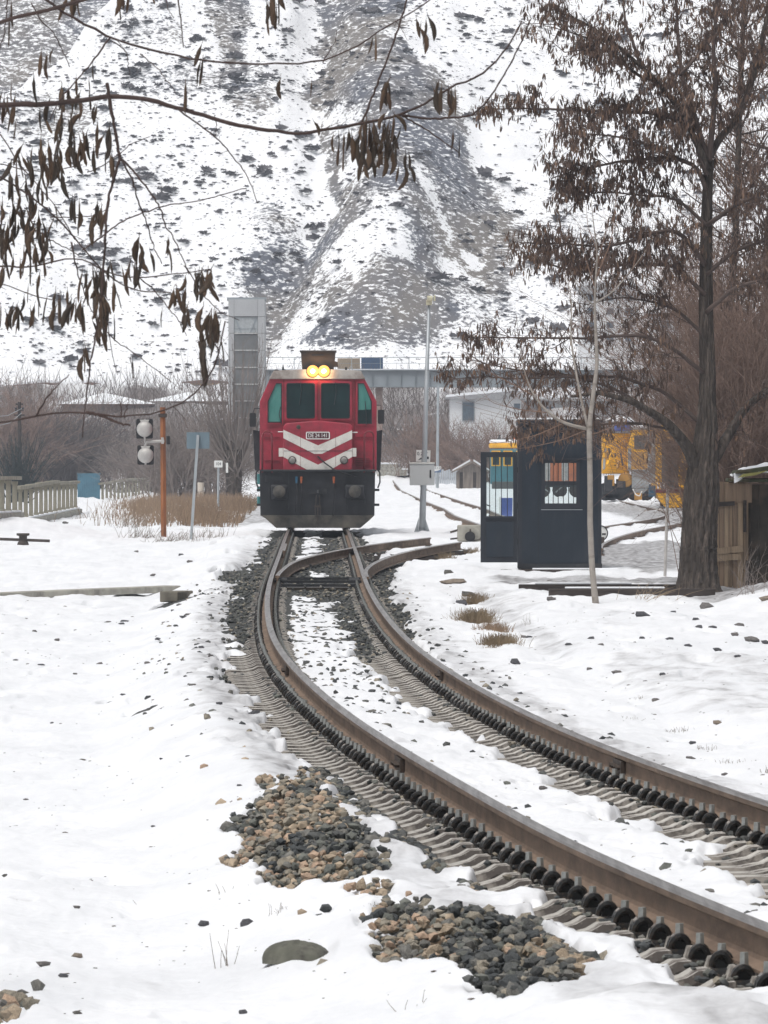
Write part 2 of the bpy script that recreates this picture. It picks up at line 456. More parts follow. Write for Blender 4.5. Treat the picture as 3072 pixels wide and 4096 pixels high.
# snow with slush, mud and bare bank where the attribute "dirt" says so
def ground_material():
    m = bpy.data.materials.new('snow_ground'); m.use_nodes = True
    nd, lk = m.node_tree.nodes, m.node_tree.links
    b = nd['Principled BSDF']; b.inputs['Roughness'].default_value = 0.5; b.inputs['Specular IOR Level'].default_value = 0.25
    at_ = nd.new('ShaderNodeAttribute'); at_.attribute_name = 'dirt'
    ab_ = nd.new('ShaderNodeAttribute'); ab_.attribute_name = 'bank'
    tc = nd.new('ShaderNodeTexCoord')
    mp = nd.new('ShaderNodeMapping'); mp.inputs['Scale'].default_value = (1, 0.35, 1)
    lk.new(tc.outputs['Object'], mp.inputs[0])
    n1 = nd.new('ShaderNodeTexNoise'); n1.inputs['Scale'].default_value = 2.6; n1.inputs['Detail'].default_value = 8; n1.inputs['Roughness'].default_value = 0.65
    lk.new(mp.outputs[0], n1.inputs['Vector'])
    add = nd.new('ShaderNodeMath'); add.operation = 'ADD'
    mr = nd.new('ShaderNodeMapRange'); mr.inputs['From Min'].default_value = 0.62; mr.inputs['From Max'].default_value = 1.0
    lk.new(at_.outputs['Fac'], add.inputs[0]); lk.new(n1.outputs['Fac'], add.inputs[1]); lk.new(add.outputs[0], mr.inputs['Value'])
    slush = nd.new('ShaderNodeValToRGB')
    slush.color_ramp.elements[0].color = (0.20, 0.19, 0.19, 1); slush.color_ramp.elements[1].color = (0.55, 0.55, 0.56, 1)
    slush.color_ramp.elements[0].position = 0.35; slush.color_ramp.elements[1].position = 0.7
    n2 = nd.new('ShaderNodeTexNoise'); n2.inputs['Scale'].default_value = 7; n2.inputs['Detail'].default_value = 6
    lk.new(mp.outputs[0], n2.inputs['Vector']); lk.new(n2.outputs['Fac'], slush.inputs[0])
    mx = nd.new('ShaderNodeMix'); mx.data_type = 'RGBA'
    sr = nd.new('ShaderNodeValToRGB'); sr.color_ramp.elements[0].position = 0.3; sr.color_ramp.elements[1].position = 0.6
    sr.color_ramp.elements[0].color = (0.77, 0.785, 0.81, 1); sr.color_ramp.elements[1].color = (0.89, 0.90, 0.92, 1)
    n6 = nd.new('ShaderNodeTexNoise'); n6.inputs['Scale'].default_value = 1.3; n6.inputs['Detail'].default_value = 9; n6.inputs['Roughness'].default_value = 0.7
    lk.new(mp.outputs[0], n6.inputs['Vector']); lk.new(n6.outputs['Fac'], sr.inputs[0]); lk.new(sr.outputs[0], mx.inputs['A'])
    lk.new(mr.outputs[0], mx.inputs['Factor']); lk.new(slush.outputs[0], mx.inputs['B'])
    # brushy bank: earth with snow patches
    n3 = nd.new('ShaderNodeTexNoise'); n3.inputs['Scale'].default_value = 0.45; n3.inputs['Detail'].default_value = 8; n3.inputs['Roughness'].default_value = 0.7
    lk.new(tc.outputs['Object'], n3.inputs['Vector'])
    r3 = nd.new('ShaderNodeMapRange'); r3.inputs['From Min'].default_value = 0.60; r3.inputs['From Max'].default_value = 0.66
    lk.new(n3.outputs['Fac'], r3.inputs['Value'])
    em = nd.new('ShaderNodeMix'); em.data_type = 'RGBA'
    em.inputs['A'].default_value = (0.150, 0.126, 0.116, 1); em.inputs['B'].default_value = (0.62, 0.63, 0.65, 1)
    lk.new(r3.outputs[0], em.inputs['Factor'])
    mx2 = nd.new('ShaderNodeMix'); mx2.data_type = 'RGBA'
    lk.new(ab_.outputs['Fac'], mx2.inputs['Factor']); lk.new(mx.outputs['Result'], mx2.inputs['A']); lk.new(em.outputs['Result'], mx2.inputs['B'])
    lk.new(mx2.outputs['Result'], b.inputs['Base Color'])
    bp = nd.new('ShaderNodeBump'); bp.inputs['Strength'].default_value = 0.5; bp.inputs['Distance'].default_value = 0.03
    n4 = nd.new('ShaderNodeTexNoise'); n4.inputs['Scale'].default_value = 9; n4.inputs['Detail'].default_value = 6
    lk.new(tc.outputs['Object'], n4.inputs['Vector']); lk.new(n4.outputs['Fac'], bp.inputs['Height']); lk.new(bp.outputs[0], b.inputs['Normal'])
    return m
ground = g.build('snow_ground', ground_material(), smooth=True)
tag(ground, kind='structure')
dirt = np.zeros_like(D)
road = sm(3.2, 4.0, X - 0.010 * (D - 130)) * sm(131, 136, D + (fbm(X * .8, D * .1, 3, 40) - .5) * 12) * sm(176, 166, D + (fbm(X * .6, D * .1, 3, 41) - .5) * 16)
dirt = np.maximum(dirt, road * 0.75)
path = sm(118.0, 119.5, D) * sm(126, 124.5, D) * sm(1.5, 2.1, X) * 0.46
dirt = np.maximum(dirt, path)
dirt = np.maximum(dirt, 0.55 * sm(4.2, 4.9, X) * sm(100, 104, D) * sm(121, 114, D))
dirt = np.maximum(dirt, 0.30 * np.exp(-((X - xc(D) - 2.55) / 0.22) ** 2) * sm(74, 84, D) * sm(126, 112, D))
dirt = np.maximum(dirt, 0.55 * sm(7.5, 8.5, X) * sm(205, 225, D) * sm(330, 290, D))
dirt = np.maximum(dirt, 0.42 * sm(205, 225, D) * sm(420, 400, D) * sm(-2.2, -3.0, X) * sm(-7.5, -5.5, X))
s_all = X - xc(D)
dirt = np.maximum(dirt, 0.30 * np.exp(-((np.abs(s_all + 0.1) - 1.35) / 0.30) ** 2) * sm(190, 150, D))
dirt = np.maximum(dirt, 0.22 * sm(0.5, 0.62, fbm(X * 0.7, D * 0.12, 4, 46)) * sm(2.0, 3.0, s_all) * sm(40, 60, D) * sm(130, 110, D))
bank = sm(452, 466, D + (fbm(X * .3, D * .05, 3, 44) - .5) * 20) * sm(528, 494, D + (fbm(X * .35, D * .06, 4, 47) - .5) * 70)
for nm, arr in (('dirt', dirt), ('bank', bank)):
    a_ = ground.data.attributes.new(nm, 'FLOAT', 'POINT'); a_.data.foreach_set('value', arr.ravel().astype(np.float32))

# ------------------------------------------------------------------ the hillside
HX = np.linspace(-95, 95, 460); HT = np.linspace(-0.08, 1.3, 300)
T_, HXg = np.meshgrid(HT, HX, indexing='ij')
hd = 566 + T_ * 88
px = CX + HXg / hd * F                                  # bearing of each piece of the slope
py = YH - F * (9 + 52 * T_ - CAMH) / hd
def lin(v, a, b): return np.interp(v, a, b)
gx = lin(py, [-600, 150, 500, 900, 1180, 1400], [1330, 1265, 1270, 1340, 1110, 960])   # the gully runs down here
rel = (px - gx)
hz = 9 + 52 * T_ - 2.2 * np.exp(-(rel / 110) ** 2) + 2.6 * np.exp(-((rel - 330) / 230) ** 2) * sm(1250, 700, py) * sm(0, 600, py)
hz = hz + 4.5 * np.exp(-((px - 1530) / 260) ** 2) * sm(700, 1000, py) * sm(1500, 1250, py)
hz = hz + (fbm(HXg * 0.06, T_ * 6, 5, 51) - 0.5) * 5 + (fbm(HXg * 0.4, T_ * 34, 4, 55) - 0.5) * 1.3
hz = hz + 6 * sm(-300, -60, px - 420 + py * 1.05) * 0 - 5 * sm(60, -60, px - 420 + py * 1.25) * sm(400, 200, py)
n_ = fbm(px * 0.004, py * 0.006, 4, 61) - 0.5
nn = n_ * 260
nf = (fbm(HXg * 0.55, T_ * 40, 4, 64) - 0.5) * 170
bareh = 0.30 + 0 * px
bareh = np.where(rel < 0, 0.235, 0.27)
def blob(x, y, rx, ry, v):
    global bareh
    e = 1 - np.sqrt(((px - x) / rx) ** 2 + ((py - y) / ry) ** 2) + n_ * 1.2
    bareh = bareh + v * sm(0, 0.5, e)
def band(pts, w, v, soft=75):
    """strip along a line of (bearing x, bearing y)"""
    global bareh
    pts = np.array(pts, float); best = np.full(px.shape, 1e9)
    for a, b in zip(pts[:-1], pts[1:]):
        ab = b - a; t = np.clip(((px - a[0]) * ab[0] + (py - a[1]) * ab[1]) / ab.dot(ab), 0, 1)
        best = np.minimum(best, np.hypot(px - a[0] - t * ab[0], py - a[1] - t * ab[1]))
    bareh = bareh + v * sm(w + soft, w - soft, best + nn * 0.5 + nf)
band([(1480, -200), (1400, 300), (1640, 560), (1760, 800), (1900, 1050)], 150, 0.42)
band([(1650, 480), (1800, 760), (2000, 950)], 90, 0.25)
band([(1560, 780), (1530, 960), (1250, 1130), (1080, 1200)], 80, 0.28)
band([(1560, 880), (1660, 1060), (1720, 1250)], 75, 0.30)
band([(1290, 1330), (1480, 1330), (1720, 1300)], 55, 0.26)
blob(1450, 1390, 330, 70, 0.30); blob(900, 60, 120, 260, 0.28); blob(1000, 420, 170, 190, 0.24); blob(1130, 1000, 170, 200, 0.22)
blob(650, 320, 330, 90, 0.20); blob(620, 130, 320, 110, 0.20); blob(200, 430, 300, 130, 0.22); blob(650, 1560, 240, 80, 0.42); blob(1050, 1130, 140, 90, 0.2)
blob(2250, 900, 160, 200, 0.12); blob(2100, 80, 250, 60, 0.12); blob(1950, 1300, 420, 120, 0.16); blob(300, 1330, 200, 60, 0.16); blob(430, 700, 420, 90, 0.1)
blob(700, 1050, 260, 140, -0.08); blob(2050, 480, 260, 260, -0.22)
band([(1230, 420), (1225, 620), (1310, 860)], 26, -0.75, 22)           # snow-filled gully floor
band([(1640, 860), (1700, 960), (1900, 1110)], 30, -0.45, 25)
band([(1265, 60), (1270, 260), (1230, 420), (1345, 660), (1350, 800)], 9, 0.45, 14)
band([(1345, 640), (1350, 860), (1310, 990), (1100, 1190)], 12, 0.5, 14)
corner = sm(40, -40, (px - 380) + (py - 0) * 1.30 + nn * 0.25)
bareh = np.maximum(bareh * (1 - corner), 0) + corner * 0.50
edge = np.exp(-(((px - 430) + py * 1.30) / 55) ** 2) * sm(260, 180, py)
bareh = bareh - edge * 0.9
bareh = np.where(corner > 0.5, bareh, np.clip(bareh, 0.02, 0.56))
hill_mb = MB(); nr, nc = HXg.shape
i = np.arange(nr - 1)[:, None]; j = np.arange(nc - 1)[None]
hill_mb.add(np.stack([HXg, hd, hz], -1), [np.stack([i * nc + j, i * nc + j + 1, (i + 1) * nc + j + 1, (i + 1) * nc + j], -1).reshape(-1, 4)])
def hill_material():
    m = bpy.data.materials.new('hillside'); m.use_nodes = True
    nd, lk = m.node_tree.nodes, m.node_tree.links
    b = nd['Principled BSDF']; b.inputs['Roughness'].default_value = 0.8; b.inputs['Specular IOR Level'].default_value = 0.15
    a = nd.new('ShaderNodeAttribute'); a.attribute_name = 'bare'
    tc = nd.new('ShaderNodeTexCoord'); mp = nd.new('ShaderNodeMapping'); mp.inputs['Scale'].default_value = (0.75, 1, 1.15)
    lk.new(tc.outputs['Object'], mp.inputs[0])
    n1 = nd.new('ShaderNodeTexNoise'); n1.inputs['Scale'].default_value = 0.80; n1.inputs['Detail'].default_value = 9; n1.inputs['Roughness'].default_value = 0.72
    n2 = nd.new('ShaderNodeTexNoise'); n2.inputs['Scale'].default_value = 2.6; n2.inputs['Detail'].default_value = 4; n2.inputs['Roughness'].default_value = 0.55
    lk.new(mp.outputs[0], n1.inputs['Vector']); lk.new(mp.outputs[0], n2.inputs['Vector'])
    av = nd.new('ShaderNodeMix'); av.data_type = 'FLOAT'; av.inputs['Factor'].default_value = 0.55
    lk.new(n1.outputs['Fac'], av.inputs['A']); lk.new(n2.outputs['Fac'], av.inputs['B'])
    sub = nd.new('ShaderNodeMath'); sub.operation = 'ADD'
    lk.new(a.outputs['Fac'], sub.inputs[0]); lk.new(av.outputs['Result'], sub.inputs[1])
    mr = nd.new('ShaderNodeMapRange'); mr.inputs['From Min'].default_value = 0.93; mr.inputs['From Max'].default_value = 1.0
    lk.new(sub.outputs[0], mr.inputs['Value'])
    n5 = nd.new('ShaderNodeTexNoise'); n5.inputs['Scale'].default_value = 3.6; n5.inputs['Detail'].default_value = 3; n5.inputs['Roughness'].default_value = 0.6
    lk.new(mp.outputs[0], n5.inputs['Vector'])
    h5 = nd.new('ShaderNodeMath'); h5.operation = 'MULTIPLY_ADD'; h5.inputs[1].default_value = 0.34
    lk.new(a.outputs['Fac'], h5.inputs[0]); lk.new(n5.outputs['Fac'], h5.inputs[2])
    m5 = nd.new('ShaderNodeMapRange'); m5.inputs['From Min'].default_value = 0.695; m5.inputs['From Max'].default_value = 0.745
    lk.new(h5.outputs[0], m5.inputs['Value'])
    mxx = nd.new('ShaderNodeMath'); mxx.operation = 'MAXIMUM'
    lk.new(mr.outputs[0], mxx.inputs[0]); lk.new(m5.outputs[0], mxx.inputs[1])
    n7 = nd.new('ShaderNodeTexNoise'); n7.inputs['Scale'].default_value = 1.9; n7.inputs['Detail'].default_value = 6; n7.inputs['Roughness'].default_value = 0.68
    mp7 = nd.new('ShaderNodeMapping'); mp7.inputs['Scale'].default_value = (0.7, 1.2, 1.9); mp7.inputs['Location'].default_value = (31, 7, 3)
    lk.new(tc.outputs['Object'], mp7.inputs[0]); lk.new(mp7.outputs[0], n7.inputs['Vector'])
    m7 = nd.new('ShaderNodeMapRange'); m7.inputs['From Min'].default_value = 0.55; m7.inputs['From Max'].default_value = 0.60; m7.inputs['To Min'].default_value = 1.0; m7.inputs['To Max'].default_value = 0.06
    lk.new(n7.outputs['Fac'], m7.inputs['Value'])
    ml = nd.new('ShaderNodeMath'); ml.operation = 'MULTIPLY'
    lk.new(mxx.outputs[0], ml.inputs[0]); lk.new(m7.outputs[0], ml.inputs[1])
    mr = ml
    n3 = nd.new('ShaderNodeTexNoise'); n3.inputs['Scale'].default_value = 0.12; n3.inputs['Detail'].default_value = 4
    lk.new(tc.outputs['Object'], n3.inputs['Vector'])
    rp = nd.new('ShaderNodeValToRGB')
    rp.color_ramp.elements[0].position = 0.4; rp.color_ramp.elements[1].position = 0.62
    rp.color_ramp.elements[0].color = (0.112, 0.120, 0.145, 1); rp.color_ramp.elements[1].color = (0.195, 0.178, 0.162, 1)
    lk.new(n3.outputs['Fac'], rp.inputs[0])
    mx = nd.new('ShaderNodeMix'); mx.data_type = 'RGBA'
    mx.inputs['A'].default_value = (0.88, 0.89, 0.91, 1)
    lk.new(mr.outputs[0], mx.inputs['Factor']); lk.new(rp.outputs[0], mx.inputs['B'])
    lk.new(mx.outputs['Result'], b.inputs['Base Color'])
    bp = nd.new('ShaderNodeBump'); bp.inputs['Strength'].default_value = 0.6; bp.inputs['Distance'].default_value = 0.4
    lk.new(n1.outputs['Fac'], bp.inputs['Height']); lk.new(bp.outputs[0], b.inputs['Normal'])
    return m
hill = hill_mb.build('hillside', hill_material(), smooth=True)
tag(hill, kind='structure')
a_ = hill.data.attributes.new('bare', 'FLOAT', 'POINT'); a_.data.foreach_set('value', bareh.ravel().astype(np.float32))

# low shrubs all over the slope
def lump_shape(seed, k=13):
    """a small dense bush of short twiggy blades"""
    r = np.random.default_rng(seed); V = []; Fc = []
    for q in range(k):
        a = r.uniform(0, 6.283); e = r.uniform(0.1, 1.4); L_ = r.uniform(0.38, 0.58); w = r.uniform(0.16, 0.30)
        t = np.array([math.cos(a) * math.cos(e), math.sin(a) * math.cos(e), math.sin(e) * 0.85]) * L_
        s_ = np.cross(t, r.normal(size=3)); s_ = s_ / (np.linalg.norm(s_) + 1e-9) * w
        o = r.normal(0, 0.12, 3) * [1, 1, 0.3]
        V += [o, o + t * 0.75 + s_, o + t * r.uniform(0.8, 1.1) - s_]; Fc.append([3 * q, 3 * q + 1, 3 * q + 2])
    return np.array(V), [np.array(Fc)]
SHRUB = mat('far_shrub', (0.100, 0.095, 0.102), 0.9, var=0.35, scale=0.7)
sh = MB()
NC_ = 60000
cand_i = rng.integers(20, nr - 60, NC_); cand_j = rng.integers(60, nc - 60, NC_)
prob = np.clip(0.10 + 0.75 * fbm(px[cand_i, cand_j] * 0.006, py[cand_i, cand_j] * 0.008, 4, 71) ** 1.5, 0, 1)
prob *= (np.abs(px[cand_i, cand_j] - 1536) < 2100) * (1 - corner[cand_i, cand_j]) * np.where(rel[cand_i, cand_j] < 0, 1, 0.55)
keep = rng.random(NC_) < prob * 0.8
ci, cj = cand_i[keep][:15000], cand_j[keep][:15000]
for k_ in range(4):
    sel = np.arange(len(ci)) % 4 == k_
    n = sel.sum()
    sc = np.exp(rng.normal(-1.30, 0.45, n)); big = rng.random(n) < 0.05; sc = np.where(big, rng.uniform(0.8, 1.4, n), sc)
    a = rng.uniform(0, 6.28, n)
    Mx = np.zeros((n, 3, 3)); Mx[:, 0, 0] = np.cos(a) * sc * 1.2; Mx[:, 0, 1] = -np.sin(a) * sc * 1.2; Mx[:, 1, 0] = np.sin(a) * sc; Mx[:, 1, 1] = np.cos(a) * sc; Mx[:, 2, 2] = sc * rng.uniform(0.6, 1.0, n)
    ii, jj = ci[sel], cj[sel]
    jx = rng.uniform(-.25, .25, n)
    Tr = np.stack([HXg[ii, jj] + jx, hd[ii, jj], hz[ii, jj] + 0.12 * sc], -1)
    v_, f_ = lump_shape(100 + k_)
    sh.copies(v_, f_, Mx, Tr)
tag(sh.build('hillside_shrubs', SHRUB), 'small dark shrubs dotted over the snowy hillside', 'shrubs', kind='stuff')

# ------------------------------------------------------------------ ballast
STONE_COLS = [(0.085, 0.088, 0.085), (0.16, 0.155, 0.14), (0.055, 0.06, 0.062), (0.36, 0.285, 0.205), (0.27, 0.24, 0.19), (0.42, 0.30, 0.215), (0.125, 0.13, 0.115)]
STONES = [mat('ballast_stone_%s' % n, c, 0.75, var=0.35, scale=14, bump=0.35, bscale=40, dirt=tuple(np.array(c) * 0.5), dscale=9) for n, c in zip('abcdefg', STONE_COLS)]
BAL = mat('ballast_bed', (0.05, 0.052, 0.05), 0.85, var=0.5, scale=16, bump=0.9, bscale=30, dirt=(0.13, 0.115, 0.09), dscale=9, dmin=0.55, dmax=0.7)
sgrid = np.linspace(-2.9, 2.2, 150)
dg = np.exp(np.arange(np.log(22), np.log(205), 0.0045))
DD, SS = np.meshgrid(dg, sgrid, indexing='ij')
XX = xc(DD) + SS + np.maximum(SS - 1.2, 0) / 1.0 * sm(118, 150, DD) * 2.6
ZZ = base_z(XX, DD) - ballast_drop(SS, DD) + (fbm(XX * 11, DD * 5, 2, 91) - 0.5) * 0.035
ZZ = ZZ - sm(1.3, 1.7, np.abs(SS)) * 0.0
edge_ = sm(2.5, 2.9, -SS) + sm(1.9, 2.2, SS)
ZZ = ZZ - edge_ * 0.12
bb = MB(); nr2, nc2 = DD.shape
i = np.arange(nr2 - 1)[:, None]; j = np.arange(nc2 - 1)[None]
bb.add(np.stack([XX, DD, ZZ], -1), [np.stack([i * nc2 + j, i * nc2 + j + 1, (i + 1) * nc2 + j + 1, (i + 1) * nc2 + j], -1).reshape(-1, 4)])
ballast = bb.build('ballast_bed', BAL, smooth=True)
tag(ballast, kind='structure')

def stone_shape(seed):
    """an angular broken stone: a cut-about block"""
    r = np.random.default_rng(seed)
    t = (1 + 5 ** 0.5) / 2
    V = np.array([[-1, t, 0], [1, t, 0], [-1, -t, 0], [1, -t, 0], [0, -1, t], [0, 1, t], [0, -1, -t], [0, 1, -t], [t, 0, -1], [t, 0, 1], [-t, 0, -1], [-t, 0, 1]], float)
    V /= np.linalg.norm(V[0])
    Fc = np.array([[0, 11, 5], [0, 5, 1], [0, 1, 7], [0, 7, 10], [0, 10, 11], [1, 5, 9], [5, 11, 4], [11, 10, 2], [10, 7, 6], [7, 1, 8], [3, 9, 4], [3, 4, 2], [3, 2, 6], [3, 6, 8], [3, 8, 9], [4, 9, 5], [2, 4, 11], [6, 2, 10], [8, 6, 7], [9, 8, 1]])
    V = V * r.uniform(0.72, 1.22, (12, 1)) * np.array([1.15, 0.95, 0.72])
    for _ in range(6):                                    # flat broken faces
        n = r.normal(size=3); n /= np.linalg.norm(n); q = r.uniform(0.44, 0.68)
        h = V @ n; V = V - np.outer(np.maximum(h - q, 0), n)
    return V * 0.5, [Fc]
SHAPES = [stone_shape(s) for s in range(9)]
def rot_rand(n, tilt=0.6, r=rng):
    a = r.uniform(0, 6.283, n); b = r.normal(0, tilt, n)
    ca, sa, cb, sb = np.cos(a), np.sin(a), np.cos(b), np.sin(b)
    M = np.zeros((n, 3, 3))
    M[:, 0, 0] = ca; M[:, 0, 1] = -sa * cb; M[:, 0, 2] = sa * sb
    M[:, 1, 0] = sa; M[:, 1, 1] = ca * cb; M[:, 1, 2] = -ca * sb
    M[:, 2, 1] = sb; M[:, 2, 2] = cb
    return M
def scatter(n, d0, d1, s0, s1, need, smin, smax, seed):
    r = np.random.default_rng(seed)
    d = np.exp(r.uniform(np.log(d0), np.log(d1), n)); s = r.uniform(s0, s1, n)
    X_ = xc(d) + s
    b = bare(X_, d)
    k = (b > need) & (np.abs(X_ / d) < 0.0575)
    d, s, X_ = d[k], s[k], X_[k]
    sz = r.uniform(smin, smax, len(d))
    return X_, d, s, sz
parts = []
# heaps: many stones, piled
r_ = np.random.default_rng(5)
hx, hdv, hs, hsz = scatter(8500, 26.5, 49, -2.45, -1.15, 0.14, 0.022, 0.085, 1)
pile_h = 0.10 * sm(0, 0.3, np.minimum(1 - ((hs + 1.72 + 0.03 * (hdv - 41)) / 0.5) ** 2, 1)) + 0.04
hzv = base_z(hx, hdv) + r_.uniform(-0.01, 0.065, len(hx)) * sm(-1.2, -1.45, hs)
parts.append((hx, hdv, hzv, hsz))
ex = at(30, 3950, 29.5)
lx = r_.normal(-1.62, 0.10, 60); ld = r_.normal(29.6, 0.6, 60)
parts.append((lx, ld, base_z(lx, ld) + r_.uniform(0.0, 0.06, 60), r_.uniform(0.05, 0.11, 60)))
# alongside the rails
for seed, (n, d0, d1, s0, s1, a, b2) in enumerate(((2600, 26.5, 60, -1.45, -0.86, .035, .06), (1500, 26.5, 60, .05, .62, .035, .065), (2600, 26.5, 100, -.66, .6, .035, .065), (4600, 58, 126, -1.9, -.55, .04, .07), (4600, 58, 126, -.1, 1.35, .04, .07), (3600, 108, 180, -1.9, 1.6, .045, .08))):
    X_, d_, s_, z_ = scatter(n, d0, d1, s0, s1, 0.4, a, b2, 20 + seed)
    ok = np.abs(np.abs(s_) - 0.7525) > 0.10
    X_, d_, s_, z_ = X_[ok], d_[ok], s_[ok], z_[ok]
    parts.append((X_, d_, base_z(X_, d_) - ballast_drop(s_, d_) + np.where(r_.random(len(X_)) < 0.07, 0.05, 0) + r_.uniform(-0.012, 0.022, len(X_)), z_))
# grit caught between the clips
for seed, (s0, s1) in enumerate(((-1.0, -.86), (.50, .65))):
    r = np.random.default_rng(90 + seed); n = 420
    d_ = np.exp(r.uniform(np.log(26.5), np.log(70), n)); s_ = r.uniform(s0, s1, n); X_ = xc(d_) + s_
    parts.append((X_, d_, z_roll(s_, d_) - 0.205 + r.uniform(-.02, .015, n), r.uniform(.025, .06, n)))
# single stones poking through the snow between and beside the rails
for seed, (n, d0, d1, s0, s1) in enumerate(((120, 27, 60, -.65, .3), (700, 60, 125, -.55, .4), (130, 60, 130, -2.2, -1.35), (170, 55, 125, .9, 1.5), (36, 30, 60, -2.2, -1.25))):
    r = np.random.default_rng(60 + seed)
    d_ = np.exp(r.uniform(np.log(d0), np.log(d1), n)); s_ = r.uniform(s0, s1, n); X_ = xc(d_) + s_
    parts.append((X_, d_, snow_z(X_, d_) + r.uniform(-0.022, 0.008, n), r.uniform(0.045, 0.085, n)))
SX_, SD_, SZ_, SS_ = [np.concatenate([p[q] for p in parts]) for q in range(4)]
seen = SZ_ + 0.3 * SS_ - snow_z(SX_, SD_)
ok = seen > 0.004
SX_, SD_, SZ_, SS_, seen = SX_[ok], SD_[ok], SZ_[ok], SS_[ok], seen[ok]
inframe = (np.abs(SX_ / SD_) < 0.0525) & (YH + F * (CAMH - SZ_) / SD_ < 4090)
rank = np.where(inframe, SS_ / SD_ * np.clip(seen / 0.03, 0, 1), 0)
order = np.argsort(-rank)
first, rest = order[:300], order[300:]
stone_mesh = []
for q in range(9):
    for c_ in range(7):
        mb = MB(); mb.add(*SHAPES[q]); stone_mesh.append(mb.mesh('stone', [STONES[c_]]))
warm = fbm(SX_ * 2.2, SD_ * 0.5, 3, 97) + 0.10 - 0.5 * (sm(-1.3, -1.15, SX_ - xc(SD_)) + sm(50, 56, SD_))
def pick_col(w, r):
    if w > 0.54: return int(r.choice([3, 4, 5, 4, 1, 6, 3]))
    return int(r.choice([0, 1, 2, 2, 0, 6, 4]))
for q in first:
    cidx = pick_col(warm[q], r_)
    o = link('stone', stone_mesh[int(r_.integers(9)) * 7 + cidx], ballast, 0, (SX_[q], SD_[q], SZ_[q]))
    s = float(SS_[q]); o.scale = (s, s, s); o.rotation_euler = (float(r_.normal(0, .5)), float(r_.normal(0, .5)), float(r_.uniform(0, 6.28)))
ls = MB()
cc = np.array([pick_col(warm[q], r_) for q in rest])
ss_ = r_.integers(0, 9, len(rest))
for q in range(9):
    for c_ in range(7):
        sel = rest[(cc == c_) & (ss_ == q)]
        M_ = rot_rand(len(sel), 0.5, r_) * SS_[sel][:, None, None]
        ls.copies(*SHAPES[q], M_, np.stack([SX_[sel], SD_[sel], SZ_[sel]], -1), mi=c_)
tag(ls.build('loose_stones', STONES, ballast), kind='stuff')
print('stones', len(order))

# ------------------------------------------------------------------ tracks
def rail_material():
    m = mat('rusty_rail_side', (0.205, 0.145, 0.105), 0.8, 0.0, var=0.22, scale=5, bump=0.25, bscale=30, dirt=(0.10, 0.068, 0.05), dscale=3.5, dmin=0.45, dmax=0.75, stretch=(2, 0.5, 2))
    return m
RUST = rail_material()
RAILTOP = mat('worn_rail_head', (0.42, 0.385, 0.355), 0.30, 0.85, var=0.22, scale=4, stretch=(8, 0.25, 1), dirt=(0.16, 0.12, 0.095), dscale=3, dmin=0.45, dmax=0.7)
PROF = np.array([[-0.070, -0.172], [0.070, -0.172], [0.070, -0.160], [0.016, -0.142], [0.009, -0.125], [0.009, -0.052], [0.034, -0.038], [0.036, -0.012], [0.029, -0.002], [0.0, 0.0], [-0.029, -0.002], [-0.036, -0.012], [-0.034, -0.038], [-0.009, -0.052], [-0.009, -0.125], [-0.016, -0.142], [-0.070, -0.160]])
TOPF = [7, 8, 9, 10]
def sweep_rail(dv, xv, roll, prof=PROF, z0=0.0):
    P = np.stack([xv, dv], -1); T = np.gradient(P, axis=0); T /= np.linalg.norm(T, axis=1)[:, None]
    Nn = np.stack([T[:, 1], -T[:, 0]], -1)               # to the right of travel
    n, k = len(dv), len(prof)
    V = np.zeros((n, k, 3))
    V[:, :, :2] = P[:, None] + Nn[:, None] * prof[None, :, :1]
    V[:, :, 2] = prof[None, :, 1] + roll[:, None] + z0
    i = np.arange(n - 1)[:, None]; j = np.arange(k)[None]; j2 = (j + 1) % k
    q = np.stack([i * k + j, (i + 1) * k + j, (i + 1) * k + j2, i * k + j2], -1)
    mb = MB()
    top = np.zeros(k, bool); top[TOPF] = True
    side = q[:, ~top].reshape(-1, 4); tp = q[:, top].reshape(-1, 4)
    mb.add(V.reshape(-1, 3), [side, np.arange(k)[::-1][None], (np.arange(k) + (n - 1) * k)[None]], 0)
    mb.f.append(tp); mb.m.append(np.full(len(tp), 1, np.int32))
    return mb
main_d = np.exp(np.arange(np.log(15), np.log(440), 0.012))
def rail_off(dv, off):
    sl = np.gradient(xc(dv), dv)
    return xc(dv) + off * np.sqrt(1 + sl ** 2)
track = thing('railway_track', 'main railway track curving from the right foreground to the red locomotive', 'railway track', (0, 0, 0))
for sgn in (-1, 1):
    o = sweep_rail(main_d, rail_off(main_d, sgn * 0.7525), z_roll(sgn * 0.7525 * np.ones_like(main_d), main_d)).build('rail', [RUST, RAILTOP], track)

# concrete sleepers with raised shoulders at the rail seats
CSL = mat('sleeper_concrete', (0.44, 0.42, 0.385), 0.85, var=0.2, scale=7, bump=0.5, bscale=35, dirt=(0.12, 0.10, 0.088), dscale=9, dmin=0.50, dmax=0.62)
sp = np.array([[-1.30, -.262], [-1.27, -.246], [-1.10, -.243], [-1.02, -.222], [-.975, -.196], [-.915, -.192], [-.895, -.222], [-.86, -.228], [-.84, -.176], [-.665, -.176], [-.645, -.228], [-.61, -.222], [-.59, -.192], [-.53, -.196], [-.47, -.226], [-.36, -.248], [0, -.252]])
sp = np.vstack([sp, [[-a, b] for a, b in sp[-2::-1]]])
sv = []; n = len(sp)
for (a, b) in sp:
    sv += [[a, -0.145, -0.42], [a, -0.142, b - 0.035], [a, -0.108, b], [a, 0.108, b], [a, 0.142, b - 0.035], [a, 0.145, -0.42]]
i = np.arange(n - 1)[:, None]; j = np.arange(5)[None]
sq = np.stack([i * 6 + j, (i + 1) * 6 + j, (i + 1) * 6 + j + 1, i * 6 + j + 1], -1).reshape(-1, 4)
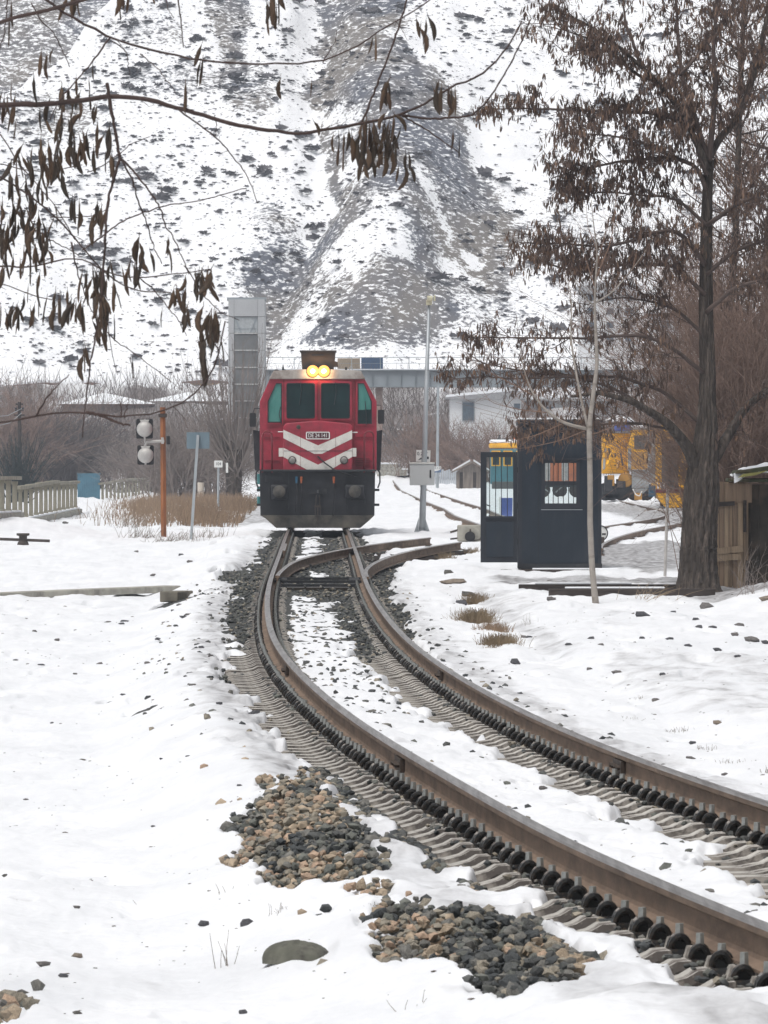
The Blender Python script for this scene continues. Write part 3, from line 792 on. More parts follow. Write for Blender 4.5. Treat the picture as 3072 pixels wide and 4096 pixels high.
smb = MB(); smb.add(sv, [sq[2::5, ::-1]], 0); smb.f += [np.concatenate([sq[c_::5, ::-1] for c_ in (0, 1, 3, 4)]), np.arange(6)[None], (np.arange(6) + (n - 1) * 6)[::-1][None]]; smb.m += [np.full(4 * (n - 1), 1, np.int32), np.full(1, 1, np.int32), np.full(1, 1, np.int32)]
CSD = mat('shaded_muddy_concrete', (0.20, 0.182, 0.16), 0.9, var=0.3, scale=9, bump=0.5, bscale=35, dirt=(0.065, 0.056, 0.05), dscale=11, dmin=0.44, dmax=0.58)  # sleeper sides: shade painted in as darker concrete, mottled with mud
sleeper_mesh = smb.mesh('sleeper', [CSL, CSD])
CLIP = mat('black_rail_clip', (0.018, 0.018, 0.018), 0.36, 0.2, var=0.3, scale=20, dirt=(0.06, 0.045, 0.035), dscale=25, dmin=0.52, dmax=0.62)
BOLT = mat('bolt_head', (0.30, 0.31, 0.30), 0.5, 0.5, var=0.25, scale=30)
def clip_mesh(sgn, seed=0):
    """guide plate, bent spring clip and coach screw on one side of a rail; sgn -1 is the outer left side"""
    mb = MB(); rc_ = np.random.default_rng(300 + seed)
    c = sgn * 0.112; rad_ = rc_.uniform(0.034, 0.042); hh_ = rc_.uniform(0.046, 0.060)
    mb.box((c, 0, -0.208), (0.088, 0.10, 0.032), taper=0.85); mb.box((c, 0, -0.185), (0.06, 0.05, 0.05))
    t = np.linspace(0.15, math.pi - 0.1, 9)
    for e in (-1, 1):                                     # the two arched loops of the clip
        pts = np.stack([c + rad_ * np.cos(t) + rc_.normal(0, .003), e * (0.022 + 0.016 * np.sin(t)), -0.192 + hh_ * np.sin(t)], -1)
        mb.tube(pts, 0.0135, 6)
    mb.tube([(c - sgn * 0.05, -0.024, -0.178), (c + sgn * 0.0, -0.014, -0.160), (c + sgn * 0.03, 0, -0.155), (c + sgn * 0.0, 0.014, -0.160), (c - sgn * 0.05, 0.024, -0.178)], 0.011, 6)
    mb.cyl((c, 0, -0.158), (c, 0, -0.146), 0.030, 0.026, 10)
    mb.cyl((c, 0, -0.147), (c, 0, rc_.uniform(-0.100, -0.086)), 0.0195, 0.0175, 6, mi=1)
    return mb
clips = {s: clip_mesh(s) for s in (-1, 1)}
clip_me = [clip_mesh(-1, k).mesh('rail_clip', [CLIP, BOLT]) for k in range(6)]
# positions every 0.56 m along the line
fine = np.arange(20, 186, 0.02); fx = xc(fine)
arc = np.concatenate([[0], np.cumsum(np.hypot(np.diff(fine), np.diff(fx)))])
ks = np.arange(0, arc[-1], 0.56)
sd_ = np.interp(ks, arc, fine)
sd_ = sd_[(sd_ > 23.5)]
far_mb = MB(); ncl = 0
cv = {s: (np.vstack(clips[s].v), clips[s]) for s in (-1, 1)}
rs = np.random.default_rng(77)
for q, d in enumerate(sd_):
    sl = float(np.gradient(xc(np.array([d - .1, d, d + .1])), 0.1)[1]); ang = -math.atan(sl)
    roll = float(math.atan(cant(d) / 1.505))
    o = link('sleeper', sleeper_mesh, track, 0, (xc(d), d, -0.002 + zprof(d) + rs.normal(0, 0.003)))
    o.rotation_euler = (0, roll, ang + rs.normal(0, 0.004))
    R = np.array(o.rotation_euler.to_matrix())
    vis = abs((xc(d) - 0.9) / d) < 0.056 or abs((xc(d) + 0.6) / d) < 0.056
    for side in (-1, 1):
        for cs in (-1, 1):
            base = np.array([side * 0.7525, 0, 0])
            if cs == -1 and ncl < 290 and vis and abs((xc(d) + side * .75) / d) < 0.0545:
                c_ = link('rail_clip', clip_me[int(rs.integers(6))], o, 0, base); c_.rotation_euler = (0, 0, float(rs.normal(0, .12))); ncl += 1
            else:
                mbk = clips[cs]
                V = (np.vstack(mbk.v) + base) @ R.T + np.array(o.location)
                far_mb.v.append(V)
                for fa, ma in zip(mbk.f, mbk.m):
                    far_mb.f.append(fa + far_mb.n); far_mb.m.append(ma)
                far_mb.n += len(V)
tag(far_mb.build('rail_fasteners', [CLIP, BOLT], track), kind='stuff')
# fishplate joints on both rails
JP = mat('fishplate', (0.06, 0.045, 0.036), 0.7, 0.2, var=0.3, scale=12)
for sgn, d in ((1, 47.5), (-1, 46.3), (1, 70.0), (-1, 69.0)):
    fp = MB(); x0 = float(rail_off(np.array([d - .05, d, d + .05]), sgn * 0.7525)[1]); zr = float(z_roll(sgn * .7525, d))
    ang = -math.atan(float(np.gradient(xc(np.array([d - .1, d, d + .1])), 0.1)[1]))
    for e in (-1, 1):
        fp.box((e * 0.026, 0, -0.09), (0.03, 0.62, 0.085))
        for b_ in (-.22, -.08, .08, .22): fp.cyl((e * 0.04, b_, -0.09), (e * 0.072, b_, -0.09), 0.017, None, 6)
    fp.build('fishplate', JP, track, loc=(x0, d, zr), rz=ang)

# turnout: switch rails and the track leaving to the right
turn = thing('turnout_track', 'turnout rails leaving the main track to the right in front of the locomotive', 'railway track', (0, 0, 0))
bd = np.arange(118.0, 167, 0.5)
sweep_rail(bd, xc_branch(bd) - 0.7525 + 0.085 * sm(134, 122, bd), zprof(bd), z0=0.004).build('rail', [RUST, RAILTOP], turn)
bd = np.arange(117.5, 159, 0.5)
sweep_rail(bd, xc_branch(bd) + 0.7525 + 0.045 * sm(124, 116, bd), zprof(bd) + (z_roll(0.7525, bd) - zprof(bd)) * sm(125, 112, bd), z0=0.002).build('rail', [RUST, RAILTOP], turn)
bd = np.arange(145, 156, 0.5)                              # check rails by the crossing
sweep_rail(bd, xc(bd) - 0.70, zprof(bd), z0=0.005).build('check_rail', [RUST, RAILTOP], turn)
tb = MB()
for d in (119.6, 122.2):
    tb = MB(); tb.beam((xc(d) - 0.72, d, -0.13 + zprof(d)), (xc(d) + 0.72, d, -0.13 + zprof(d)), 0.06, 0.045); tb.build('stretcher_bar', BLACKP, turn)
tb = MB(); tb.beam((xc(118.2) - 0.62, 118.2, -0.17 + zprof(118.2)), (xc(118.2) + 0.62, 118.2, -0.17 + zprof(118.2)), 0.30, 0.06)
tb.build('stretcher_bar', BLACKP, turn)
tb = MB(); tb.box((xc(116.6), 116.6, -0.185 + zprof(116.6)), (1.0, 0.42, 0.05)); tb.build('slide_plate', mat('oily_plate', (0.07, 0.06, 0.05), 0.3, 0.6, var=0.3, scale=8), turn)
tb = MB()
for e in (-1, 1): tb.box((xc(120.2) + e * 0.60, 120.2, -0.13 + zprof(120.2)), (0.20, 0.5, 0.10), taper=0.8)
tb.build('point_lock', BLACKP, turn)
for q, d in enumerate(np.arange(128, 158, 0.62)):
    o_ = branch_off(d)
    if o_ < 1.1: continue
    mb = MB(); L_ = 1.7; mb.box((0, 0, 0), (L_, 0.24, 0.16)); mb.build('timber', DWOOD, turn, loc=(xc_branch(d) + 0.25, d, -0.27 + zprof(d)))
# siding and yard track: only the rails stand out of the snow
sid = thing('siding_track', 'pair of rusty siding rails in the snow behind the open booth door', 'railway track', (0, 0, 0))
sdv = np.arange(172, 505, 1.5)
for sgn in (-1, 1):
    sweep_rail(sdv, xc_siding(sdv) + sgn * 0.7525, np.interp(sdv, [172, 400, 450, 505], [-0.02, 0.06, 0.42, 3.0]) + 0.0).build('rail', [RUST, RAILTOP], sid)
yard = thing('yard_track', 'yard rails bending through the snow right of the dark booth', 'railway track', (0, 0, 0))
yt = np.linspace(0, 1, 60)
ydv = np.array([150, 165, 182, 200, 218, 236, 250, 262, 275, 290, 320]); yxv = np.array([3.6, 4.3, 5.4, 6.9, 8.6, 10.0, 10.6, 10.8, 10.9, 11.0, 11.2])
ydd = np.linspace(150, 320, 90)
yx = np.interp(ydd, ydv, yxv); yx = np.convolve(np.pad(yx, 4, mode='edge'), np.ones(9) / 9, 'valid')
for sgn in (-1, 1):
    sweep_rail(ydd, yx + sgn * 0.80, np.full_like(ydd, -0.05)).build('rail', [RUST, RAILTOP], yard)

# ------------------------------------------------------------------ locomotive
RED = mat('faded_red_paint', (0.345, 0.026, 0.050), 0.42, var=0.14, scale=2, dirt=(0.13, 0.020, 0.028), dscale=1.9, dmin=0.42, dmax=0.72, coat=0.15)
REDD = mat('dull_dark_red_paint', (0.17, 0.022, 0.030), 0.6, var=0.2, scale=2.5)
CREAM = mat('grimy_white_stripe', (0.62, 0.60, 0.56), 0.55, var=0.07, scale=5, dirt=(0.36, 0.34, 0.31), dscale=4, dmin=0.5, dmax=0.85)
ROOFG = mat('grimy_roof_grey', (0.40, 0.37, 0.34), 0.7, var=0.15, scale=3, dirt=(0.17, 0.13, 0.11), dscale=2.2, dmin=0.45, dmax=0.75)
SOOT = mat('sooty_brown_metal', (0.062, 0.050, 0.044), 0.8, var=0.3, scale=4, dirt=(0.04, 0.035, 0.033), dscale=2)
SKIRT = mat('dusty_black_skirt', (0.016, 0.017, 0.021), 0.55, var=0.25, scale=3, dirt=(0.040, 0.040, 0.042), dscale=1.8, dmin=0.45, dmax=0.85)
PLOUGH = mat('muddy_plough', (0.050, 0.048, 0.045), 0.8, var=0.3, scale=4, dirt=(0.13, 0.115, 0.095), dscale=2.2, dmin=0.42, dmax=0.7)
WSC = mat('dark_windscreen', (0.012, 0.030, 0.032), 0.06, var=0.3, scale=1.5, spec=0.6)
TEALG = mat('teal_side_glass', (0.050, 0.185, 0.165), 0.08, var=0.35, scale=2.2, spec=0.6, col2=(0.09, 0.26, 0.23), stretch=(2, 1, 0.6))
TEAL = mat('teal_paint', (0.09, 0.30, 0.31), 0.6, var=0.15)
LD = 185.0
lang = -math.atan(_s166)
loco = thing('locomotive', 'red diesel locomotive with white chevrons and lit headlights on the main track', 'locomotive', (float(xc(LD)), LD, 0), lang)
def LX(c): return (c - 784) * 0.003076
def LZ(c): return 1.8 - (c - 1005.6) * 0.003076
def ring(outer, inner, y0, y1, mi=0, mb=None):
    """frame between two like polygons"""
    mb = mb or MB(); n = len(outer)
    V = [[p[0], y, p[1]] for y in (y0, y1) for pl in (outer, inner) for p in pl]
    i = np.arange(n); j = (i + 1) % n
    fs = [np.stack([i, j, j + n, i + n], 1), np.stack([i + 2 * n, i + 3 * n, j + 3 * n, j + 2 * n], 1), np.stack([j, i, i + 2 * n, j + 2 * n], 1), np.stack([i + n, j + n, j + 3 * n, i + 3 * n], 1)]
    return mb.add(V, fs, mi)
def shrink(poly, t):
    p = np.array(poly); c = p.mean(0); d_ = p - c
    return c + d_ * (1 - t / (np.abs(d_).max(0)))
def rrect(x0, x1, z0, z1, r=0.06, k=3):
    out = []
    for cx_, cz_, a0 in ((x1 - r, z0 + r, -90), (x1 - r, z1 - r, 0), (x0 + r, z1 - r, 90), (x0 + r, z0 + r, 180)):
        for q in range(k + 1):
            a = math.radians(a0 + 90 * q / k); out.append((cx_ + r * math.cos(a), cz_ + r * math.sin(a)))
    return out
# cab
MB().prism([(-1.49, 1.5), (1.50, 1.5), (1.50, 3.27), (1.19, 3.85), (-1.23, 3.85), (-1.49, 3.26)], 0.45, 2.7).build('cab', RED, loco, bevel=0.02)
MB().prism([(-1.255, 3.835), (1.215, 3.835), (1.10, 4.05), (0.45, 4.085), (-0.42, 4.085), (-1.14, 4.05)], 0.38, 2.75).build('roof', ROOFG, loco, bevel=0.02)
# headlight casing above the roof
cas = MB(); cas.prism([(-0.40, 4.07), (0.40, 4.07), (0.455, 4.54), (-0.44, 4.54)], 0.62, 1.7)
cas.prism([(-0.47, 4.535), (0.475, 4.535), (0.475, 4.575), (-0.47, 4.575)], 0.57, 1.75)
cas = cas.build('exhaust_casing', SOOT, loco, bevel=0.008)
MB().prism([(-0.16, 4.43), (0.15, 4.43), (0.15, 4.47), (-0.16, 4.47)], 0.60, 0.63).build('casing_grip', BLACKP, cas)
mb = MB(); mb.prism([(0.40, 4.15), (0.52, 4.15), (0.50, 4.28), (0.42, 4.30)], 0.6, 0.9); mb.build('casing_step', SOOT, cas)
HL = emit('headlight_lens', (1.0, 0.40, 0.07), 1.9); HB = emit('headlight_bulb', (1.0, 0.80, 0.45), 26.0)
for hx_ in (-0.135, 0.150):
    h = MB(); h.lathe([(0.02, 0.22), (0.15, 0.20), (0.163, 0.0), (0.15, -0.012)], 20, (hx_, 0.36, 4.04), 'y'); h = h.build('headlight', BLACKP, loco)
    l_ = MB(); l_.lathe([(0.02, -0.012), (0.09, -0.01), (0.15, 0.0), (0.15, 0.03)], 20, (hx_, 0.345, 4.04), 'y'); l_.build('lens', HL, h, smooth=True)
    l_ = MB(); l_.lathe([(0.005, -0.035), (0.03, -0.028), (0.052, -0.012), (0.052, 0.01)], 18, (hx_, 0.340, 4.04), 'y'); l_.build('bulb', HB, h, smooth=True)
for hx_ in (-0.135, 0.150):                              # the light the two lamps throw
    ld_ = bpy.data.lights.new('headlight_beam', 'SPOT'); ld_.energy = 22; ld_.color = (1.0, 0.55, 0.22); ld_.spot_size = math.radians(120); ld_.spot_blend = 0.8; ld_.shadow_soft_size = 0.12
    lo_ = bpy.data.objects.new('headlight_beam', ld_); COL.objects.link(lo_); lo_.parent = loco; lo_.location = (hx_, 0.15, 4.04); lo_.rotation_euler = (math.radians(84), 0, 0)
# windscreens
for (a, b) in ((525, 755), (812, 1045)):
    x0, x1, z0, z1 = LX(a), LX(b), LZ(668), LZ(380)
    w = MB(); w.prism(rrect(x0, x1, z0, z1, 0.05), 0.425, 0.452); w = w.build('windscreen', WSC, loco)
    ring(rrect(x0 - .065, x1 + .065, z0 - .06, z1 + .06, 0.05), rrect(x0, x1, z0, z1, 0.05), 0.40, 0.46).build('window_frame', RED, w)
    ring(rrect(x0 - .012, x1 + .012, z0 - .012, z1 + .012, 0.05), rrect(x0 + .012, x1 - .012, z0 + .012, z1 - .012, 0.05), 0.393, 0.44).build('gasket', BLACKM, w)
    wp = MB(); xm = (x0 + x1) / 2
    wp.tube([(xm, 0.36, z1 + 0.03), (xm + 0.02, 0.37, z1 - 0.2), (xm - 0.03, 0.40, z0 + 0.34)], 0.010, 5); wp.build('wiper', BLACKP, w)
MB().box(((LX(775) + LX(812)) / 2, 0.43, (LZ(690) + LZ(345)) / 2), (0.045, 0.07, 1.05)).build('centre_post', REDD, loco)
for side in (-1, 1):
    if side < 0: poly = [(LX(368), LZ(702)), (LX(480), LZ(702)), (LX(480), LZ(380)), (LX(435), LZ(380)), (LX(368), LZ(530))]
    else: poly = [(LX(1116), LZ(712)), (LX(1228), LZ(712)), (LX(1228), LZ(530)), (LX(1165), LZ(380)), (LX(1116), LZ(380))]
    w = MB(); w.prism(poly, 0.428, 0.452); w = w.build('quarter_window', TEALG, loco)
    ring(shrink(poly, -0.05), poly, 0.40, 0.46).build('window_frame', RED, w)
    ring(shrink(poly, -0.012), shrink(poly, 0.014), 0.394, 0.44).build('gasket', BLACKM, w)
    wp = MB(); q0 = np.array([poly[1][0] if side < 0 else (poly[0][0] + poly[1][0]) / 2 + 0.04, 0.37, poly[0][1] - 0.05])
    wp.tube([q0, q0 + [0.0 if side > 0 else -0.06, 0.0, 0.26], q0 + [-0.03 if side > 0 else -0.02, 0, 0.62 if side > 0 else 0.45]], 0.011, 5)
    wp.build('wiper', BLACKP, w)
    # seam between corner and front
    xs = LX(500) if side < 0 else LX(1085)
    MB().box((xs, 0.44, 3.1), (0.03, 0.05, 1.45)).build('pillar', REDD, loco)
if True:
    s = MB(); s.prism([(LX(1118), LZ(712)), (LX(1228), LZ(712)), (LX(1228), LZ(596)), (LX(1118), LZ(600))], 0.418, 0.430); s.build('sun_blind', WSC, loco)
# nose
nose = MB(); nose.prism([(-.89, 1.49), (.875, 1.49), (.875, 2.60), (.85, 2.67), (.79, 2.70), (.05, 2.775), (-.05, 2.775), (-.80, 2.71), (-.86, 2.67), (-.89, 2.60)], 0.0, 0.47)
nose = nose.build('nose', RED, loco, bevel=0.03)
V1 = [(-.885, LZ(835)), (-.10, LZ(965)), (.10, LZ(965)), (.87, LZ(840)), (.87, LZ(770)), (0, LZ(895)), (-.885, LZ(765))]
V2 = [(-.885, LZ(990)), (-.26, LZ(1100)), (.31, LZ(1100)), (.87, LZ(990)), (.87, LZ(918)), (0, LZ(1055)), (-.885, LZ(915))]
for V in (V1, V2): MB().prism(V, -0.006, 0.012).build('chevron', CREAM, nose)
MB().box((0, -0.0075, LZ(941)), (1.74, 0.004, 0.012)).build('seam', BLACKP, nose)
for a, b in ((458, 494), (1069, 1102)): MB().box(((LX(a) + LX(b)) / 2, 0.10, LZ(952)), (abs(LX(b) - LX(a)), 0.16, 0.22)).build('lamp_bracket', CREAM, loco)
MB().box((0.0, 0.1, 2.735 + 0.0), (1.66, 0.62, 0.02)).build('nose_top_edge', REDD, nose) if False else None
plate = MB(); plate.prism(rrect(LX(688), LX(878), LZ(841), LZ(785), 0.03), -0.02, 0.01); plate = plate.build('number_plate', mat('plate_maroon', (0.07, 0.018, 0.022), 0.5, var=0.1), loco)
ring(rrect(LX(684), LX(882), LZ(844), LZ(782), 0.03), rrect(LX(692), LX(874), LZ(837), LZ(789), 0.02), -0.028, 0.0).build('plate_rim', WHITEP, plate)
tx = text('plate_number', 'DE 24 141', 0.145, WHITEP, plate, (LX(783), -0.023, LZ(813.5))); tx.scale = (0.80, 1.0, 1)
for c_ in (570, 1000):
    l_ = MB(); l_.lathe([(0.105, 0.06), (0.105, -0.03), (0.085, -0.04)], 20, (LX(c_), 0.0, LZ(1018)), 'y'); l_ = l_.build('marker_light', SOOT, loco)
    q = MB(); q.lathe([(0.082, 0.0), (0.082, -0.040), (0.05, -0.052), (0.01, -0.056)], 20, (LX(c_), 0.0, LZ(1018)), 'y'); q.build('lens', mat('smoky_lens', (0.20, 0.19, 0.18), 0.15, var=0.3, scale=8), l_, smooth=True)
b_ = MB(); b_.lathe([(0.055, 0.02), (0.055, -0.02), (0.03, -0.03)], 14, (LX(622), 0.0, LZ(742)), 'y'); b_.build('badge', SOOT, loco)
# seams, hinges and ribs on the nose and beam
for xs in (-0.45, 0.45): MB().box((xs, -0.004, 2.02), (0.008, 0.008, 1.0)).build('seam', REDD, nose)
for xs in (-1.25, -0.75, 0.75, 1.2): MB().box((xs, 0.014, 0.98), (0.03, 0.03, 0.95)).build('beam_rib', BLACKP, loco)
for xs in (-1.18, 1.18):
    for zz in (1.75, 2.35): MB().box((xs, 0.435, zz), (0.40, 0.03, 0.012)).build('panel_seam', REDD, loco)
for k in range(5): MB().box((1.14, 0.436, 1.62 + k * 0.045), (0.36, 0.03, 0.02)).build('louvre', REDD, loco)
# handrails
for a, b in ((322, 402), (1168, 1245)):
    xa, xb = LX(a), LX(b); t = np.linspace(0, math.pi, 9); r = (xb - xa) / 2; zc = LZ(778) - r
    pts = [(xa, 0.02, 1.45)] + [((xa + xb) / 2 - r * math.cos(q), 0.02, zc + r * math.sin(q)) for q in t] + [(xb, 0.02, 1.45)]
    MB().tube(pts, 0.024, 8).build('handrail', REDD, loco, smooth=True)
for a, b, y_ in ((452, 496, 782), (1068, 1112, 787)): MB().tube([(LX(a), 0.2, LZ(y_)), (LX(b), 0.2, LZ(y_))], 0.016, 6).build('grab_bar', WHITEP, loco)
# skirt, buffer beam, plough
MB().prism([(-1.47, LZ(1480)), (1.44, LZ(1480)), (1.46, 1.50), (-1.49, 1.50)], 0.02, 1.2).build('buffer_beam', SKIRT, loco, bevel=0.02)
MB().box((0, 0.0, 1.50), (2.98, 0.24, 0.05)).build('footplate_edge', BLACKP, loco, bevel=0.008)
MB().prism([(-1.07, 0.035), (1.08, 0.035), (1.30, 0.22), (1.44, LZ(1475)), (-1.47, LZ(1475)), (-1.32, 0.26)], -0.05, 0.35).build('snow_plough', PLOUGH, loco, bevel=0.015)
for c_, cy_, w_, h_ in ((462, 1282, 140, 125), (1090, 1280, 165, 118)):
    bf = MB(); bf.box((LX(c_), -0.06, LZ(cy_)), (w_ * .003076, 0.22, h_ * .003076)); bf = bf.build('buffer', SKIRT, loco, bevel=0.05)
    q = MB(); q.lathe([(0.12, 0.0), (0.14, -0.10), (0.16, -0.26), (0.15, -0.28), (0.03, -0.295)], 20, (LX(c_), -0.10, LZ(cy_ - 4)), 'y'); q.build('buffer_head', PLOUGH, bf, smooth=True)
rec = MB(); rec.box((LX(420), 0.012, LZ(1170)), (0.46, 0.03, 0.17)); rec.build('access_panel', BLACKP, loco, bevel=0.01)
ck = MB(); ck.box((LX(782), 0.0, LZ(1276)), (0.46, 0.06, 0.13)); ck.box((LX(782), -0.10, LZ(1276)), (0.07, 0.22, 0.10)); ck.tube([(LX(782), -0.2, LZ(1270)), (LX(782), -0.26, LZ(1290)), (LX(782), -0.24, LZ(1315)), (LX(782), -0.18, LZ(1300))], 0.03, 7)
ck = ck.build('drawhook', BLACKP, loco)
cl = MB()
for e in (-1, 1):
    cl.tube([(LX(782) + e * .04, -0.22, LZ(1305)), (LX(782) + e * .055, -0.2, LZ(1400))], 0.012, 6)
    cl.tube([(LX(782) + e * .075, -0.2, LZ(1400)), (LX(782) + e * .06, -0.18, LZ(1480))], 0.012, 6)
cl.box((LX(782), -0.2, LZ(1400)), (0.17, 0.05, 0.05)); cl.tube([(LX(782), -0.2, LZ(1410)), (LX(782), -0.19, LZ(1520))], 0.016, 6)
cl.build('screw_coupling', SOOT, loco)
BLUEV = mat('blue_valve', (0.02, 0.09, 0.16), 0.5); ORV = mat('orange_valve', (0.33, 0.085, 0.03), 0.5)
for c_, m_, y1_ in ((605, BLUEV, 1445), (645, ORV, 1460), (915, ORV, 1480)):
    v = MB(); v.box((LX(c_), -0.04, LZ(1170)), (0.06, 0.09, 0.10)); v.cyl((LX(c_), -0.07, LZ(1180)), (LX(c_), -0.10, LZ(1210)), 0.028, 0.022, 8); v = v.build('air_valve', m_, loco)
    MB().tube([(LX(c_), -0.10, LZ(1205)), (LX(c_) + 0.02, -0.16, LZ(1290)), (LX(c_) + 0.01, -0.13, LZ(1380)), (LX(c_ - 6), -0.08, LZ(y1_))], 0.019, 6).build('air_hose', BLACKM, v)
MB().tube([(LX(780), -0.02, LZ(985)), (LX(840), -0.06, LZ(1040)), (LX(920), -0.10, LZ(1098)), (LX(1030), -0.10, LZ(1135)), (LX(1135), -0.02, LZ(1165))], 0.02, 6).build('cable', BLACKM, loco)
# mirrors, side screens, steps
for side, (a, b, t_, bt) in ((-1, (215, 268, 625, 740)), (1, (1282, 1335, 598, 715))):
    m_ = MB(); m_.prism(rrect(LX(a), LX(b), LZ(bt), LZ(t_), 0.03), 0.55, 0.63); m_ = m_.build('mirror', BLACKM, loco)
    xi = side * 1.49; xo = (LX(a) + LX(b)) / 2
    MB().tube([(xi, 0.62, LZ(t_ - 38)), (xo + (0.04 if side < 0 else 0), 0.60, LZ(t_ - 38)), (xo, 0.60, LZ(t_))], 0.013, 6).build('mirror_arm', BLACKP, m_)
    xo2 = LX(242) if side < 0 else LX(1320)
    sc_ = MB(); sc_.prism([(xi, 1.5), (xo2 + side * -0.05, 1.5), (xo2, LZ(765)), (xi, LZ(775))][::(-1 if side < 0 else 1)], 0.75, 1.0)
    sc_.build('side_screen', BLACKP, loco, bevel=0.01)
    st = MB()
    st.tube([(side * 1.50, 0.55, 1.55), (side * 1.58, 0.55, 1.45), (side * 1.585, 0.55, 1.2), (side * 1.53, 0.55, 1.05)], 0.022, 6)
    st.build('step_rail', BLACKP, loco)
    for zz in (0.62, 1.0): MB().box((side * 1.50, 0.9, zz), (0.14, 0.5, 0.06)).build('step', BLACKP, loco)
for zz, h_ in ((1.28, 0.26), (1.02, 0.12), (0.72, 0.22)): MB().box((-1.52, 1.25, zz), (0.09, 0.25, h_)).build('side_tank', TEAL, loco, bevel=0.01)
# horns, aerial, lifting ring
for q in (-0.05, 0.10):
    hn = MB(); hn.lathe([(0.03, 0.45), (0.035, 0.2), (0.06, 0.06), (0.095, 0.0), (0.088, 0.0), (0.03, 0.1)], 16, (LX(460) + q * 1.3, 0.40, LZ(293)), 'y'); hn.build('horn', BLACKP, loco, smooth=True)
an = MB(); an.cyl((LX(493), 0.6, 4.05), (LX(493), 0.6, 4.16), 0.03, 0.02, 8); an.cyl((LX(493), 0.6, 4.16), (LX(493), 0.6, 4.21), 0.014, None, 6); an.build('aerial', BLACKP, loco)
an = MB(); an.cyl((LX(1017), 0.6, 4.05), (LX(1017), 0.6, 4.14), 0.025, 0.03, 8); an.build('roof_valve', BLACKP, loco)
t = np.linspace(0, 2 * math.pi, 13); MB().tube([(LX(1058) + 0.035 * math.cos(q), 0.6, 4.11 + 0.045 * math.sin(q)) for q in t], 0.012, 6).build('lifting_ring', STEEL, loco)
# long hood, frame and wheels behind the cab
MB().prism([(-1.33, 1.5), (1.33, 1.5), (1.33, 3.55), (1.05, 3.86), (-1.05, 3.86), (-1.33, 3.55)], 2.7, 18.0).build('long_hood', RED, loco, bevel=0.03)
MB().box((0, 9.8, 1.3), (2.8, 17.2, 0.42)).build('underframe', SKIRT, loco)
for y_ in (4.2, 6.0, 7.8, 12.2, 14.0, 15.8):
    for e in (-1, 1):
        MB().box((e * 1.334, y_ - 0.2, 2.4), (0.02, 1.3, 1.1)).build('side_door', REDD, loco)
MB().box((0, 9.3, 0.75), (2.5, 3.4, 0.75)).build('fuel_tank', SKIRT, loco, bevel=0.05)
for y0 in (3.6, 15.0):
    for e in (-1, 1): MB().box((e * 1.05, y0, 0.68), (0.22, 4.4, 0.42)).build('bogie_frame', SKIRT, loco, bevel=0.03)
    for dy in (-1.8, 0, 1.8):
        for e in (-1, 1):
            wh = MB(); wh.lathe([(0.08, -0.07), (0.50, -0.07), (0.50, 0.05), (0.53, 0.05), (0.53, 0.075), (0.08, 0.075)], 28, (e * 0.75, y0 + dy, 0.502), 'x'); wh.build('wheel', SOOT, loco)

# ------------------------------------------------------------------ guard booth with open door
NAVY = mat('dark_blue_grey_paint', (0.012, 0.0195, 0.030), 0.5, var=0.12, scale=2, dirt=(0.034, 0.039, 0.046), dscale=2.2, dmin=0.5, dmax=0.8, stretch=(1.5, 1, 0.5), bump=0.15, bscale=3)
NAVYD = mat('dark_slate_paint', (0.020, 0.024, 0.032), 0.55, var=0.15, scale=3)
PANE = glass('window_glass', (0.90, 0.95, 0.95), 0.02, 0.93)
bp = spot(2240, 2283)
BD = float(bp[1]); BZ = float(bp[2]) + 0.03; bs = BD / F
def bx_(x): return (x - CX) * bs
x0, x1 = bx_(2075), bx_(2406); bw = x1 - x0; BH = 597 * bs; dep = 1.5
booth = thing('guard_booth', 'dark blue-grey guard booth with barred window and open door beside the track', 'booth', ((x0 + x1) / 2, BD, BZ))
hw = bw / 2
def cxp(c): return bx_(1900 + c * 0.36166) - (x0 + x1) / 2           # crop column to booth x
def czp(c): return (1745 - c) * 0.36166 * bs
wx0, wx1, wz0, wz1 = cxp(762), cxp(1132), czp(1030), czp(560)
def wall_hole(y0, y1, xa, xb, za, zb):
    mb = MB(); H_ = BH - 0.1
    o_ = [(-hw, 0), (hw, 0), (hw, H_), (-hw, H_)]; i_ = [(xa, za), (xb, za), (xb, zb), (xa, zb)]
    return ring(o_, i_, y0, y1)
wall_hole(0, 0.05, wx0, wx1, wz0, wz1).build('front_wall', NAVY, booth)
wall_hole(dep - 0.05, dep, wx0 - 0.12, wx1 + 0.16, wz0 - 0.08, wz1 + 0.05).build('back_wall', NAVY, booth)
MB().box((hw - 0.025, dep / 2, (BH - 0.1) / 2), (0.05, dep - 0.106, BH - 0.106)).build('side_wall', NAVY, booth)
mb = MB(); mb.box((-hw + 0.025, 0.115, (BH - 0.1) / 2), (0.05, 0.12, BH - 0.106)); mb.box((-hw + 0.025, dep - 0.30, (BH - 0.1) / 2), (0.05, 0.49, BH - 0.106)); mb.box((-hw + 0.025, 0.62, BH - 0.25), (0.05, 0.88, 0.28)); mb.build('side_wall', NAVY, booth)
MB().box((0, dep / 2, -0.02), (bw - 0.11, dep - 0.11, 0.06)).build('floor_panel', NAVYD, booth)
rf = MB(); rf.box((0, dep / 2, BH - 0.05), (bw + 0.05, dep + 0.06, 0.10)); rf = rf.build('roof', NAVYD, booth, bevel=0.008)
MB().box((0.0, dep / 2, BH + 0.018), (bw + 0.0, dep, 0.035)).build('snow_cap', SNOW, rf, bevel=0.012)
win = MB(); fr = 0.045
